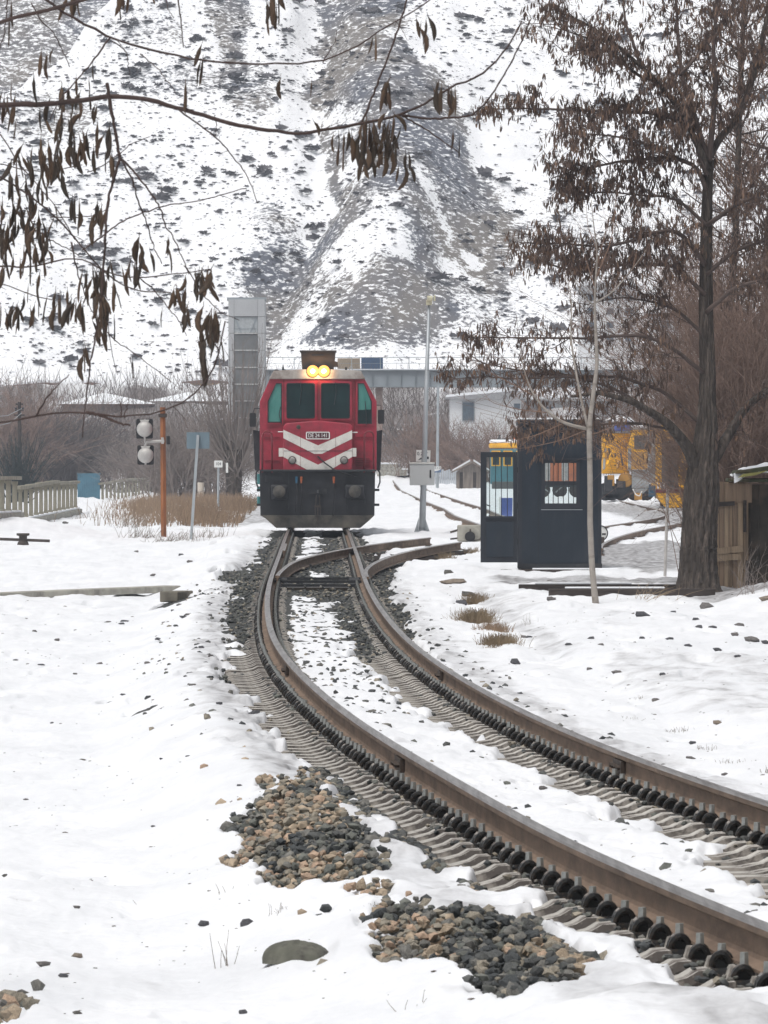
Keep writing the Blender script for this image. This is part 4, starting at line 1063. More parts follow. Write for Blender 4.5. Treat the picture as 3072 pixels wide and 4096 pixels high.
ring([(wx0 - fr, wz0 - fr - .03), (wx1 + fr, wz0 - fr - .03), (wx1 + fr, wz1 + fr), (wx0 - fr, wz1 + fr)], [(wx0 + .02, wz0 + .02), (wx1 - .02, wz0 + .02), (wx1 - .02, wz1 - .02), (wx0 + .02, wz1 - .02)], -0.02, 0.045, mb=win)
zm = czp(795); win.box(((wx0 + wx1) / 2, 0.012, zm), (wx1 - wx0 - 0.03, 0.04, 0.075)); win.box(((wx0 + wx1) / 2, -0.035, wz1 + fr + 0.01), (wx1 - wx0 + 0.17, 0.06, 0.03))
win = win.build('window', NAVYD, booth)
for a, b in ((wz0, zm - .03), (zm + .03, wz1)): MB().box(((wx0 + wx1) / 2, 0.03, (a + b) / 2), (wx1 - wx0 - 0.03, 0.005, b - a)).build('pane', PANE, win)
for c_ in (812, 865, 920, 977, 1034, 1090): MB().cyl((cxp(c_), -0.012, wz0 - 0.05), (cxp(c_), -0.012, wz1 + 0.04), 0.008, None, 6).build('bar', BLACKP, win)
MB().box((0.03, 0.003 - 0.01, czp(1088)), (0.75, 0.008, 0.012)).build('drip_strip', STEEL, booth)
for sx_ in (-1, 1): MB().box((sx_ * (hw - 0.03), -0.006, (BH - 0.1) / 2), (0.06, 0.012, BH - 0.11)).build('corner_trim', NAVYD, booth)
MB().box((0, -0.008, 0.05), (bw + 0.02, 0.016, 0.10)).build('base_trim', BLACKP, booth)
MB().box((cxp(700), -0.003, (BH - .1) / 2), (0.008, 0.006, BH - 0.32)).build('panel_seam', BLACKM, booth)
MB().box((0, -0.02, BH - 0.16), (bw + 0.02, 0.05, 0.05)).build('gutter', NAVYD, booth)
# door folded back beside the booth
dx0, dx1, dz0, dz1 = cxp(62), cxp(478), czp(1672), czp(450)
gx0, gx1, gz0, gz1 = cxp(128), cxp(422), czp(1160), czp(508)
door = ring([(dx0, dz0), (dx1 - .012, dz0), (dx1 - .012, dz1), (dx0, dz1)], [(gx0, gz0), (gx1, gz0), (gx1, gz1), (gx0, gz1)], 0.02, 0.06).build('door', NAVYD, booth)
MB().box(((gx0 + gx1) / 2, 0.045, (gz0 + gz1) / 2), (gx1 - gx0, 0.005, gz1 - gz0)).build('pane', PANE, door)
MB().box(((gx0 + gx1) / 2, 0.012, (dz0 + gz0) / 2 - 0.0), (gx1 - gx0 + 0.02, 0.016, gz0 - dz0 - 0.20)).build('panel', NAVY, door, bevel=0.004)
for c_ in (162, 228, 292, 358): MB().cyl((cxp(c_), 0.0, gz0 - 0.03), (cxp(c_), 0.0, gz1 + 0.03), 0.008, None, 6).build('bar', BLACKP, door)
MB().box(((gx0 + gx1) / 2, 0.008, gz0 - 0.02), (gx1 - gx0 + 0.08, 0.03, 0.035)).build('rail', NAVYD, door)
hd_ = MB(); hd_.cyl((cxp(135), 0.02, czp(1035)), (cxp(135), -0.05, czp(1035)), 0.012, None, 6); hd_.beam((cxp(132), -0.05, czp(1035)), (cxp(170), -0.05, czp(1050)), 0.018, 0.02); hd_.build('handle', BLACKP, door)
for z_ in (0.45, 1.1, 1.75): MB().cyl((dx1 - .004, 0.03, z_), (dx1 - .004, 0.03, z_ + 0.10), 0.012, None, 6).build('hinge', BLACKP, door)
# timber it stands on
tb = MB(); tb.box((0, 0, 0), (bx_(2466) - bx_(2001), 0.24, 0.14)); tb = tb.build('timber_beam', DWOOD, None, bevel=0.015, loc=((bx_(2466) + bx_(2001)) / 2, BD - 0.10, BZ - 0.075))
tag(tb, 'dark timber beam lying along the front foot of the booth', 'beam')
MB().box((0.3, 0, 0.08), (1.55, 0.2, 0.03)).build('snow_cap', SNOW, tb, bevel=0.012)
for (xa, xb, y_, h_, lb) in ((2075, 2720, 2358, 0.05, 'long dark rail timber lying in front of the booth, the farther one'), (2195, 2860, 2380, 0.06, 'long dark rail timber lying behind the sapling, the nearer one')):
    p = spot((xa + xb) / 2, y_); s_ = p[1] / F
    tb = MB(); tb.box((0, 0, 0), ((xb - xa) * s_, 0.26, h_ + .06)); tb = tb.build('timber_beam', DWOOD, None, bevel=0.01, loc=(p[0], p[1], p[2] + h_ / 2), rz=0.01)
    tag(tb, lb, 'beam', 'old timbers lying by the booth')
    MB().box((-0.25, 0.04, h_ / 2 + 0.045), ((xb - xa) * s_ * 0.6, 0.16, 0.03)).build('snow_cap', SNOW, tb, bevel=0.012)

# ------------------------------------------------------------------ pole with cabinet, small signs
GCAB = mat('light_grey_cabinet', (0.44, 0.46, 0.46), 0.5, var=0.04, scale=2)
p = spot(1688, 2131); PD = float(p[1]); ps = PD / F
pole = thing('lamp_pole', 'tall grey steel pole carrying a grey cabinet, right of the locomotive', 'pole', p)
top = np.array([(1716 - 1688) * ps, 0, (2131 - 1216) * ps])
MB().tube([(0, 0, -0.1), top * 0.45, top], [0.098, 0.072, 0.042], 10).build('shaft', STEEL, pole, smooth=True)
q = MB(); q.box((0.0, 0, 0.03), (0.42, 0.34, 0.05))
for e in (-1, 1): q.add([[e * .09, -.01, .05], [e * .20, -.01, .05], [e * .085, -.01, .42], [e * .09, .01, .05], [e * .20, .01, .05], [e * .085, .01, .42]], [np.array([[0, 1, 2], [5, 4, 3]]), np.array([[0, 3, 4, 1], [1, 4, 5, 2], [2, 5, 3, 0]])])
q.build('foot', STEEL, pole)
cam_ = MB(); cam_.box(top + [0.0, -0.02, 0.04], (0.16, 0.14, 0.14)); cam_.cyl(top + [-0.05, -.1, 0.15], top + [0.10, -.1, 0.15], 0.075, None, 12); cam_.box(top + [0.15, 0, 0.16], (0.05, 0.05, 0.16)); cam_.build('floodlight', mat('cream_lamp', (0.52, 0.50, 0.36), 0.5), pole, bevel=0.01)
cb = MB(); cw, ch = 99 * ps, 85 * ps; cz = (2131 - 1898) * ps
cb.box((0.0, -0.22, cz), (cw, 0.26, ch)); cb = cb.build('cabinet', GCAB, pole, bevel=0.012)
MB().box((0, -0.22, cz + ch / 2 + 0.02), (cw + 0.02, 0.30, 0.04)).build('hood', mat('pale_hood', (0.56, 0.57, 0.54), 0.6), cb, bevel=0.01)
MB().box((0.225, -0.355, cz + 0.02), (0.045, 0.012, 0.215)).build('handle', BLACKP, cb)
sp_ = at(1693, 1824, PD + 0.35); sg = thing('notice_sign', 'small white sign with black figures behind the tall grey pole', 'sign', sp_)
W_, H_ = 57 * ps, 47 * ps
q = MB(); q.box((0, 0, 0), (W_, 0.012, H_), rot=Matrix.Rotation(math.radians(2), 3, 'Y')); q.build('plate', WHITEP, sg)
q = MB(); q.cyl((0, 0.03, 0.1), (0, 0.03, -(sp_[2] - ground_z(sp_[0], sp_[1]))), 0.025, None, 8); q.build('post', STEEL, sg)
tx = text('figures', '0.2', 0.13, BLACKP, sg, (-0.09, -0.009, 0.06))
q = MB(); q.prism([(-W_ * .38, -H_ * .35), (-W_ * .05, -H_ * .25), (-W_ * .15, -H_ * .12)], -0.010, -0.005); q.prism([(W_ * .1, H_ * .08), (W_ * .33, H_ * .30), (W_ * .36, H_ * .33), (W_ * .1, H_ * .2)], -0.010, -0.005); q.prism([(W_ * .12, -H_ * .28), (W_ * .40, -H_ * .25), (W_ * .38, -H_ * .05), (W_ * .30, -H_ * .04), (W_ * .24, -H_ * .12), (W_ * .12, -H_ * .08)], -0.010, -0.005); q.build('symbol', BLACKP, sg)
# thin far pole and the board at its foot
fd = 430.0; fs_ = fd / F
b0 = at(1749, 1960, fd); b0[2] = ground_z(b0[0], fd)
fp_ = thing('far_pole', 'thin pale grey pole standing far behind the cabinet', 'pole', b0)
MB().tube([(0, 0, -0.1), (0.05, 0, CAMH + (YH - 1543) * fs_ - b0[2])], [0.095, 0.07], 8).build('shaft', STEEL, fp_)
bdp = at(1750, 1878, fd - 4); bo = thing('station_board', 'small white and blue board low behind the cabinet', 'sign', bdp)
bw2, bh2 = 29 * fs_, 24 * fs_
MB().box((0, 0, 0), (bw2, 0.03, bh2)).build('plate', WHITEP, bo)
q = MB(); q.prism([(-bw2 / 2, -bh2 / 2), (bw2 / 2, -bh2 / 2), (bw2 / 2, bh2 * .08), (bw2 * .25, -bh2 * .1), (-bw2 * .1, -bh2 * .25), (-bw2 / 2, -bh2 * .3)], -0.024, -0.014); q.build('stripe', mat('sign_blue', (0.10, 0.15, 0.24), 0.5), bo)
text('lettering', 'E.Y.D', 0.16, mat('dark_letter', (0.03, 0.03, 0.05)), bo, (0.02, -0.025, bh2 * .22))
q = MB(); q.cyl((0, 0.03, 0), (0, 0.03, -(bdp[2] - ground_z(bdp[0], bdp[1]))), 0.03, None, 6); q.build('post', STEEL, bo)

# switch lever with concrete box, and the disc peeping out right of the booth
p = spot(1876, 2166); ps2 = p[1] / F
lv = thing('point_lever', 'concrete block with black round counterweight beside the open door', 'point lever', p)
MB().box((0, 0, 33 * ps2), (94 * ps2, 0.5, 66 * ps2)).build('block', CONC, lv, bevel=0.03)
q = MB(); q.lathe([(0.03, 0.06), (0.115, 0.05), (0.125, 0.0), (0.115, -0.05), (0.03, -0.06)], 18, (0.02, -0.36, 0.12), 'y'); q.build('counterweight', BLACKM, lv)
q = MB(); q.tube([(0.02, -0.34, 0.12), (0.03, -0.32, 0.3)], 0.022, 6); q.beam((-0.45, -0.2, 0.22), (-0.25, -0.2, 0.28), 0.05, 0.05); q.beam((-0.45, -0.2, 0.06), (-0.28, -0.2, 0.08), 0.05, 0.04); q.tube([(0.08, -0.34, 0.02), (0.25, -0.34, 0.05), (0.36, -0.3, 0.2)], 0.015, 6); q.build('lever_arm', SOOT, lv)
p = spot(2400, 2166); q_ = thing('switch_stand', 'round white switch disc with black mark peeping out right of the booth', 'switch stand', p)
q = MB(); q.lathe([(0.02, 0.03), (0.17, 0.03), (0.18, 0.0), (0.17, -0.03), (0.02, -0.03)], 22, (0.0, 0, 0.24), 'y'); q.build('disc', WHITEP, q_)
ring([(0.19 * math.cos(a), 0.24 + 0.19 * math.sin(a)) for a in np.linspace(0, 2 * math.pi, 23)[:-1]], [(0.165 * math.cos(a), 0.24 + 0.165 * math.sin(a)) for a in np.linspace(0, 2 * math.pi, 23)[:-1]], -0.045, 0.04).build('rim', BLACKP, q_)
MB().box((0.09, -0.035, 0.22), (0.09, 0.01, 0.04)).build('mark', BLACKP, q_)
MB().box((0, 0.05, 0.03), (0.2, 0.2, 0.24)).build('base', SOOT, q_)

# ------------------------------------------------------------------ left side: signal, signs
RUSTP = mat('rusty_orange_post', (0.30, 0.115, 0.045), 0.85, var=0.3, scale=5, stretch=(2, 2, 0.4), dirt=(0.12, 0.055, 0.032), dscale=2.5, dmin=0.45, dmax=0.7, bump=0.3)
ALU = mat('dull_aluminium', (0.46, 0.45, 0.43), 0.55, 0.2, var=0.12, scale=5)
p = spot(655, 2146); s_ = p[1] / F
sig = thing('signal_post', 'rusty orange signal post with two round lamps seen from behind', 'signal', p)
tp = np.array([(651 - 655) * s_, 0, (2146 - 1629) * s_])
q = MB(); q.tube([(0, 0, -0.15), tp], [0.085, 0.08], 6); q.build('post', RUSTP, sig)
q = MB(); q.box(tp + [0, 0, -0.22], (0.22, 0.2, 0.10)); q.build('collar', SOOT, sig)
for cx_, cy_, w_, h_ in ((579, 1715, 67, 79), (583, 1820, 66, 78)):
    c_ = np.array([(cx_ - 655) * s_, -0.12, (2146 - cy_) * s_])
    lamp = MB(); lamp.prism([(a + c_[0], b + c_[2]) for a, b in rrect(-w_ / 2 * s_, w_ / 2 * s_, -h_ / 2 * s_, h_ / 2 * s_, 0.04)], c_[1], c_[1] + 0.03); lamp = lamp.build('signal_lamp', BLACKM, sig)
    q = MB(); R_ = 31 * s_; q.lathe([(0.02, -0.20), (R_ * 0.55, -0.185), (R_ * 0.86, -0.13), (R_, -0.06), (R_ * 1.03, 0.0), (R_, 0.01)], 26, c_ + [0, 0, -0.01], 'y'); q.build('housing', ALU, lamp, smooth=True)
    q = MB(); q.prism([(c_[0] - 0.09, c_[2] + R_ * 0.75), (c_[0] + 0.09, c_[2] + R_ * 0.75), (c_[0] + 0.13, c_[2] + R_ * 1.18), (c_[0] - 0.13, c_[2] + R_ * 1.18)], c_[1] - 0.09, c_[1] - 0.01); q.build('hood', ALU, lamp)
    q = MB(); q.box(c_ + [0, -0.05, -R_ - 0.02], (0.05, 0.06, 0.06)); q.build('catch', ALU, lamp)
q = MB(); zb = (2146 - 1764) * s_
q.tube([(0.02, -0.1, zb), (-0.25, -0.12, zb - 0.01), (-0.44, -0.14, zb - 0.03), (-0.49, -0.15, zb - 0.12), (-0.495, -0.15, zb - 0.2)], 0.038, 8); q.tube([(-0.50, -0.14, (2146 - 1676) * s_), (-0.50, -0.14, zb - 0.05)], 0.02, 6); q.box((-0.03, -0.06, zb + 0.01), (0.07, 0.22, 0.17)); q.build('bracket', ALU, sig)
q = MB(); q.box((0.12, -0.02, zb + 0.02), (0.09, 0.14, 0.22)); q.build('terminal_box', BLACKM, sig)
# leaning sign seen from behind
p = spot(763, 2157); s_ = p[1] / F
ls_ = thing('leaning_sign', 'leaning grey post with blank blue-grey sign plate right of the rusty signal', 'sign', p)
tp = np.array([(792 - 763) * s_, 0, (2157 - 1740) * s_])
MB().beam((0, 0, -0.15), tp, 0.07, 0.10).build('post', STEEL, ls_)
q = MB(); q.box(tp + [0.0, 0.06, -0.14], (0.585, 0.012, 0.42)); q.build('plate', mat('blue_grey_plate', (0.145, 0.20, 0.235), 0.6, var=0.06), ls_)
# kilometre board 104
d = 285.0; s_ = d / F; b0 = at(872, 2050, d); b0[2] = ground_z(b0[0], d)
km = thing('kilometre_sign', 'white kilometre board reading 104 on a grey post', 'sign', b0)
zc = CAMH - (1856 - YH) * s_ - b0[2]
MB().cyl((0, 0.02, -0.1), (0.02, 0.02, zc), 0.045, None, 8).build('post', STEEL, km)
q = MB(); q.prism([(a + 0.015, b + zc) for a, b in rrect(-.165, .165, -.135, .135, .03)], -0.06, -0.04); q.build('plate', WHITEP, km)
tx = text('number', '104', 0.17, BLACKP, km, (0.015, -0.063, zc)); tx.scale = (0.85, 1, 1)
b0 = at(908, 2040, 292); b0[2] = ground_z(b0[0], 292); mk = thing('marker_rod', 'thin rod with a small white strip beside the kilometre board', 'marker', b0)
zc = CAMH - (1871 - YH) * 292 / F - b0[2]
MB().cyl((0, 0, -0.1), (0, 0, zc + .2), 0.012, None, 6).build('rod', BLACKP, mk); MB().box((0, -0.02, zc), (0.09, 0.012, 0.40)).build('strip', WHITEP, mk)
b0 = at(803, 1985, 330); b0[2] = ground_z(b0[0], 330); mk = tag(MB().tube([(0, 0, -0.2), (0, 0, CAMH - (1930 - YH) * 330 / F - b0[2])], 0.145, 12).build('concrete_stub', mat('cream_concrete', (0.55, 0.49, 0.42), 0.8, var=0.08), None, loc=b0), 'short round cream concrete stub behind the leaning sign', 'stub')

# ------------------------------------------------------------------ concrete baluster fences on the left
FENCE = mat('weathered_fence_concrete', (0.26, 0.242, 0.19), 0.9, var=0.2, scale=3, bump=0.4, bscale=14, dirt=(0.15, 0.145, 0.12), dscale=1.8, dmin=0.48, dmax=0.75, stretch=(1, 1, 0.5))
def bal_mesh(h, w=0.10):
    q = MB(); q.box((0, 0, h / 2), (w * 1.3, w, h), taper=0.86); q.box((0, 0, h - 0.05), (w * 1.5, w * 1.2, 0.09)); q.box((0, 0, 0.06), (w * 1.5, w * 1.25, 0.14))
    return q.mesh('baluster', [FENCE])
def fence(label, pts, heights, groups, bw_=0.125):
    """pts: two end points (x, d, z); groups: list of baluster counts, each under its own coping"""
    P0, P1 = np.array(pts[0], float), np.array(pts[1], float)
    root = thing('concrete_fence', label, 'fence', P0, group='concrete baluster fences')
    n = sum(groups); k = 0; rr = np.random.default_rng(len(label))
    L = np.linalg.norm((P1 - P0)[:2]); ang = math.atan2(P1[1] - P0[1], P1[0] - P0[0])
    for gi, c in enumerate(groups):
        h = heights[gi % len(heights)]; me = bal_mesh(h, bw_)
        a, b = k / n, (k + c) / n
        for q in range(c):
            t = (k + q + 0.5) / n
            o = link('baluster', me, root, 0, (P1 - P0) * t + [0, 0, 0.02 * rr.normal()]); o.rotation_euler = (0, rr.normal(0, .012), ang)
        m0, m1 = (P1 - P0) * a, (P1 - P0) * b
        cp = MB(); cp.beam(m0 + [0, 0, h + 0.055], m1 + [0, 0, h + 0.055], 0.22, 0.10); cp.build('coping', FENCE, root, bevel=0.012)
        if gi % 2 == 0 or True:
            bs_ = MB(); bs_.beam(m0 + [0, 0, -0.10], m1 + [0, 0, -0.10], 0.36, 0.24); bs_.build('plinth', CONC, root, bevel=0.02)
            sn = MB(); sn.beam(m0 + [0, -0.10, 0.045], m1 + [0, -0.10, 0.045], 0.22, 0.07); sn.build('snow_cap', SNOW, root, bevel=0.03)
        k += c
    return root
def gp(x, y, d): 
    q = at(x, y, d); return q
fence('near section of concrete baluster fence at the left edge, standing on a mound', [gp(-62, 2060, 193), gp(72, 2052, 204)], [0.93], [2, 3], 0.14)
fence('middle section of concrete baluster fence left of the blue sheet gate', [gp(70, 2085, 213), gp(309, 2037, 262)], [0.93, 0.95, 0.98, 1.0, 0.95], [2, 2, 2, 2, 2, 3])
fence('far section of concrete baluster fence right of the blue sheet gate', [gp(402, 2019, 350), gp(588, 1983, 415)], [0.95, 0.98, 1.0], [3, 3, 3, 4])
fence('low stretch of concrete fence behind the rusty signal post', [gp(590, 1985, 418), gp(668, 1985, 425)], [0.75], [3, 3])
# blue corrugated sheet gate
BLUES = mat('faded_blue_sheet', (0.085, 0.20, 0.27), 0.5, var=0.12, scale=2, dirt=(0.05, 0.11, 0.15), dscale=1.5)
d = 365.0; b0 = at(355, 1990, d); b0[2] = ground_z(b0[0], d) - 0.05; s_ = d / F
gate = thing('blue_gate', 'blue corrugated sheet gate between the concrete fences', 'gate', b0)
W_ = 90 * s_; H_ = CAMH - (1897 - YH) * s_ - b0[2]
for k in range(10):
    q = MB(); xx = -W_ / 2 + (k + .5) * W_ / 10; q.prism([(xx - W_ / 20, 0), (xx + W_ / 20, 0), (xx + W_ / 20, H_), (xx - W_ / 20, H_)], 0.0, 0.02); q.box((xx, -0.02, H_ / 2), (W_ / 26, 0.05, H_ - 0.02)); q.build('sheet', BLUES, gate)
MB().box((0, -0.01, H_ + 0.02), (W_ + 0.04, 0.08, 0.05)).build('top_rail', BLUES, gate)
# utility pole top over the bushes
d = 330.0; b0 = at(78, 2000, d); b0[2] = ground_z(b0[0], d); s_ = d / F; zt = CAMH - (1608 - YH) * s_ - b0[2]
up = thing('utility_pole', 'dark utility pole with short cross-arms above the left bushes', 'utility pole', b0)
MB().cyl((0, 0, -0.2), (0, 0, zt), 0.11, 0.075, 8).build('pole', DWOOD, up)
for k, (z_, w_) in enumerate(((zt - 0.10, 0.34), (zt - 0.38, 0.40), (zt - 0.60, 0.48))): MB().box((0, -0.08, z_), (w_, 0.08, 0.07)).build('cross_arm', DWOOD, up)
for e in (-1, 1): MB().lathe([(0.03, 0), (0.05, 0.04), (0.05, 0.08), (0.02, 0.1)], 8, (e * 0.16, -0.08, zt - 0.34)).build('insulator', BLACKP, up)
wr = MB(); wr.tube([(0.1, -0.1, zt - 0.3), (-0.5, -0.5, zt - 0.62), (-1.4, -1, zt - 0.7), (-3, -2, zt - 0.3)], 0.012, 4); wr.tube([(0.1, -0.1, zt - 0.5), (-0.4, -0.5, zt - 0.95), (-1.2, -1, zt - 1.15), (-3, -2, zt - 1.0)], 0.012, 4); wr.build('wire', STEEL, up)
# rail stub on its stool, cable trough, timber in the left field
p = spot(92, 2180); s_ = p[1] / F
st = thing('rail_stub', 'short rail end sticking out of the snow on a rusty stool at left', 'rail stub', p)
q = MB(); q.lathe([(0.15, 0), (0.13, 0.06), (0.10, 0.10), (0.10, 0.22), (0.16, 0.24), (0.16, 0.29), (0.02, 0.29)], 14); q.build('stool', SOOT, st)
q = MB(); q.beam((-1.2, 0, 0.17), (0.66, 0, 0.10), 0.09, 0.07); q.build('rail', SOOT, st)
p0, p1 = spot(-60, 2386), spot(690, 2352)
q = MB(); q.beam(p0 + [0, 0, 0.0], p1 + [0, 0, 0.0], 0.34, 0.11); tag(q.build('cable_trough', CONC, None, bevel=0.02), 'long concrete cable trough lid crossing the left snow field', 'cable trough')
p = spot(706, 2398); q = MB(); q.box((0, 0, 0.05), (0.30, 0.9, 0.17), rz=-0.25); tag(q.build('timber_block', mat('weathered_grey_timber', (0.17, 0.155, 0.125), 0.9, var=0.3, scale=5, bump=0.4), None, bevel=0.02, loc=p), 'short grey timber block beside the left ballast edge', 'timber')

ORD = 'first second third fourth fifth sixth seventh eighth ninth tenth eleventh twelfth thirteenth fourteenth fifteenth sixteenth seventeenth eighteenth nineteenth twentieth twenty-first twenty-second twenty-third twenty-fourth twenty-fifth twenty-sixth twenty-seventh twenty-eighth twenty-ninth thirtieth'.split()
# ------------------------------------------------------------------ right side: shed, post
PLANK = [mat('weathered_plank_' + n, c, 0.9, var=0.25, scale=3, stretch=(4, 4, 0.35), bump=0.5, bscale=8, dirt=tuple(np.array(c) * 0.45), dscale=1.6, dmin=0.5, dmax=0.7) for n, c in zip('abc', ((0.34, 0.245, 0.165), (0.28, 0.20, 0.14), (0.40, 0.30, 0.205)))]
SD0 = 114.0; ss0 = SD0 / F
sx0 = at(2862, 0, SD0)[0]; sb = ground_z(at(2930, 0, SD0)[0], SD0) - 0.15
shed = thing('plank_shed', 'old low plank shed with snowy roof behind the big tree trunk', 'shed', (sx0, SD0, sb))
top_z = CAMH - (1926 - YH) * ss0 - sb
rr = np.random.default_rng(3); xx = 0.0; k = 0
while xx < 129 * ss0:
    w_ = rr.uniform(0.055, 0.095); h_ = top_z - rr.uniform(0, 0.05)
    q = MB(); q.box((xx + w_ / 2, rr.uniform(-.012, .012), h_ / 2), (w_ - 0.008, 0.03, h_)); q.build('plank', PLANK[k % 3], shed); xx += w_; k += 1
for z_, l_, y_, tlt in ((top_z * 0.335, 0.40, -0.05, 0.03), (top_z * 0.37 + 0.04, 0.43, -0.06, 0.05), (top_z * 0.80, 0.30, -0.045, 0.02)):
    q = MB(); q.beam((-0.02, y_, z_), (l_, y_, z_ + tlt), 0.035, 0.10 if z_ < 1 else 0.07); q.build('cross_board', PLANK[2] if z_ < 1.2 else DWOOD, shed)
q = MB(); q.box((0.36, -0.03, top_z * 0.90), (0.42, 0.03, 0.30)); q.build('patch_board', PLANK[1], shed)
q = MB(); q.box((0.46, -0.045, top_z * 0.70), (0.05, 0.04, 0.5)); q.box((0.5, -0.045, 0.35), (0.05, 0.05, 0.45)); q.build('batten', DWOOD, shed)
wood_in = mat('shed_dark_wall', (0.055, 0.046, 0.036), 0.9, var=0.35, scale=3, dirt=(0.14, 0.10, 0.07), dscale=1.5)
for k in range(8):
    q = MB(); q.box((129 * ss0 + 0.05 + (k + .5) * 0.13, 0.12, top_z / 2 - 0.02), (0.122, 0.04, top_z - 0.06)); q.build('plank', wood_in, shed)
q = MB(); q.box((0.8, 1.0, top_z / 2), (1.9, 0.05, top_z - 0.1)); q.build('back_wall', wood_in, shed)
rf = MB(); rf.prism([(0.30, top_z + 0.12), (2.1, top_z + 0.18), (2.1, top_z + 0.32), (0.9, top_z + 0.26), (0.32, top_z + 0.17)], -0.25, 1.2); rf.box((1.2, 0.4, top_z + 0.02), (2.0, 1.2, 0.06)); rf = rf.build('roof', mat('mossy_boards', (0.06, 0.065, 0.035), 0.95, var=0.5, scale=4, dirt=(0.13, 0.10, 0.06), dscale=3), shed, bevel=0.02)
sn = MB(); nxs = 26
gxx, gyy = np.meshgrid(np.linspace(0.28, 2.15, nxs), np.linspace(-0.28, 1.2, 12), indexing='ij')
gzz = top_z + 0.20 + 0.30 * sm(0.28, 2.0, gxx) + (fbm(gxx * 4, gyy * 4, 3, 5) - .5) * 0.1 - 0.12 * (sm(-0.1, -0.28, gyy)) - 0.1 * sm(0.5, 0.28, gxx)
i = np.arange(nxs - 1)[:, None]; j = np.arange(11)[None]
sn.add(np.stack([gxx, gyy, gzz], -1), [np.stack([i * 12 + j, (i + 1) * 12 + j, (i + 1) * 12 + j + 1, i * 12 + j + 1], -1).reshape(-1, 4)])
sn.build('snow_cap', SNOW, rf, smooth=True)
q = MB(); q.prism([(0.33, top_z + 0.06), (0.62, top_z + 0.10), (0.80, top_z + 0.17), (0.42, top_z + 0.12)], -0.30, -0.26); q.build('yellow_rag', mat('yellow_tarp', (0.33, 0.31, 0.10), 0.8), rf)
p = spot(2659, 2306); s_ = p[1] / F
MBp = MB(); MBp.tube([(0, 0, -0.1), ((2672 - 2659) * s_, 0, (2306 - 1942) * s_)], [0.026, 0.030], 8)
tag(MBp.build('thin_post', mat('pale_grey_post', (0.42, 0.40, 0.38), 0.7), None, loc=p), 'thin pale post standing in the snow left of the big trunk', 'post')
# low stone / branch litter on the bank
def log(name, label, a, b, r, m):
    q = MB(); pa, pb = np.array(a), np.array(b); t = np.linspace(0, 1, 7)[:, None]
    pts = pa + (pb - pa) * t + np.random.default_rng(int(a[0] * 100) % 97).normal(0, 0.02, (7, 3)); q.tube(pts, np.linspace(r, r * .7, 7), 9)
    return tag(q.build(name, m, None, smooth=True), label, 'log')
BARKG = mat('grey_log', (0.20, 0.185, 0.16), 0.9, var=0.35, scale=5, stretch=(1, 1, 1), bump=0.5)
pa, pb = spot(2880, 2335), spot(3085, 2275)
log('fallen_log', 'grey fallen log on the snowy bank in front of the plank shed', pa + [0, 0, .06], pb + [0, 0, .10], 0.075, BARKG)

# ------------------------------------------------------------------ yard vehicles
YEL = mat('machine_yellow', (0.78, 0.40, 0.018), 0.5, var=0.08, scale=1.5, dirt=(0.48, 0.24, 0.03), dscale=1.6, dmin=0.5, dmax=0.8)
YELD = mat('tan_yellow', (0.42, 0.22, 0.05), 0.6, var=0.15, scale=2)
DGREY = mat('dark_grey_panel', (0.075, 0.073, 0.07), 0.5, var=0.15, scale=2)
MGREY = mat('machine_grey', (0.26, 0.27, 0.27), 0.6, var=0.2, scale=3)
d = 280.0; s_ = d / F
def bxm(c): return 2350 + c * 0.3014
b0 = at(2735, 2040, d); b0[2] = -0.05
tm = thing('track_machine', 'yellow track machine with tall dark window, partly hidden by the big trunk', 'rail vehicle', b0)
def mx(c): return (bxm(c) - 2735) * s_
def mz(c): return CAMH - (1600 + c * 0.3014 - YH) * s_ - b0[2]
W2 = mx(1800)
MB().prism([(mx(905), mz(1190)), (W2, mz(1190)), (W2, mz(330)), (mx(1000), mz(330)), (mx(905), mz(400))], 0.0, 5.0).build('body', YEL, tm, bevel=0.04)
MB().prism([(mx(1040), mz(1430)), (W2 - 0.3, mz(1430)), (W2, mz(1230)), (mx(908), mz(1230)), (mx(915), mz(1300))], -0.15, 0.4).build('plough', YEL, tm, bevel=0.03)
MB().box(((mx(905) + W2) / 2, -0.05, mz(1207)), (W2 - mx(905), 0.25, 0.12)).build('buffer_beam', REDD, tm)
w = MB(); w.prism(rrect(mx(985), mx(1205), mz(1185), mz(545), 0.1), -0.03, 0.02); w = w.build('window', DGREY, tm)
MB().prism([(mx(1070), mz(1120)), (mx(1115), mz(1120)), (mx(1105), mz(760)), (mx(1080), mz(760))], -0.05, -0.025).build('wiper', BLACKM, w)
MB().prism([(mx(1000), mz(615)), (mx(1140), mz(615)), (mx(1085), mz(545)), (mx(1020), mz(560))], -0.05, -0.025).build('lamp_cluster', MGREY, w)
for e in range(3): MB().prism([(mx(925 + e * 45), mz(1175)), (mx(950 + e * 45), mz(1175)), (mx(930 + e * 45), mz(1090)), (mx(918 + e * 36), mz(1090))], -0.06, -0.03).build('warning_stripe', WHITEP, tm)
MB().box(((mx(820) + mx(905)) / 2, 1.0, mz(760)), (abs(mx(905) - mx(820)), 1.8, mz(420) - mz(1100))).build('side_step', MGREY, tm)
MB().box((mx(860), 0.3, mz(1210)), (0.25, 0.5, 0.42)).build('step', BLUEV, tm)
for e in (mx(1000), W2 - 0.6):
    q = MB(); q.lathe([(0.05, -0.06), (0.40, -0.06), (0.42, 0.06), (0.05, 0.06)], 20, (e, 1.2, 0.42), 'x'); q.build('wheel', SOOT, tm)
MB().box(((mx(905) + W2) / 2, 2.6, mz(1260)), (W2 - mx(905) - 0.3, 4.8, 0.3)).build('underframe', BLACKP, tm)
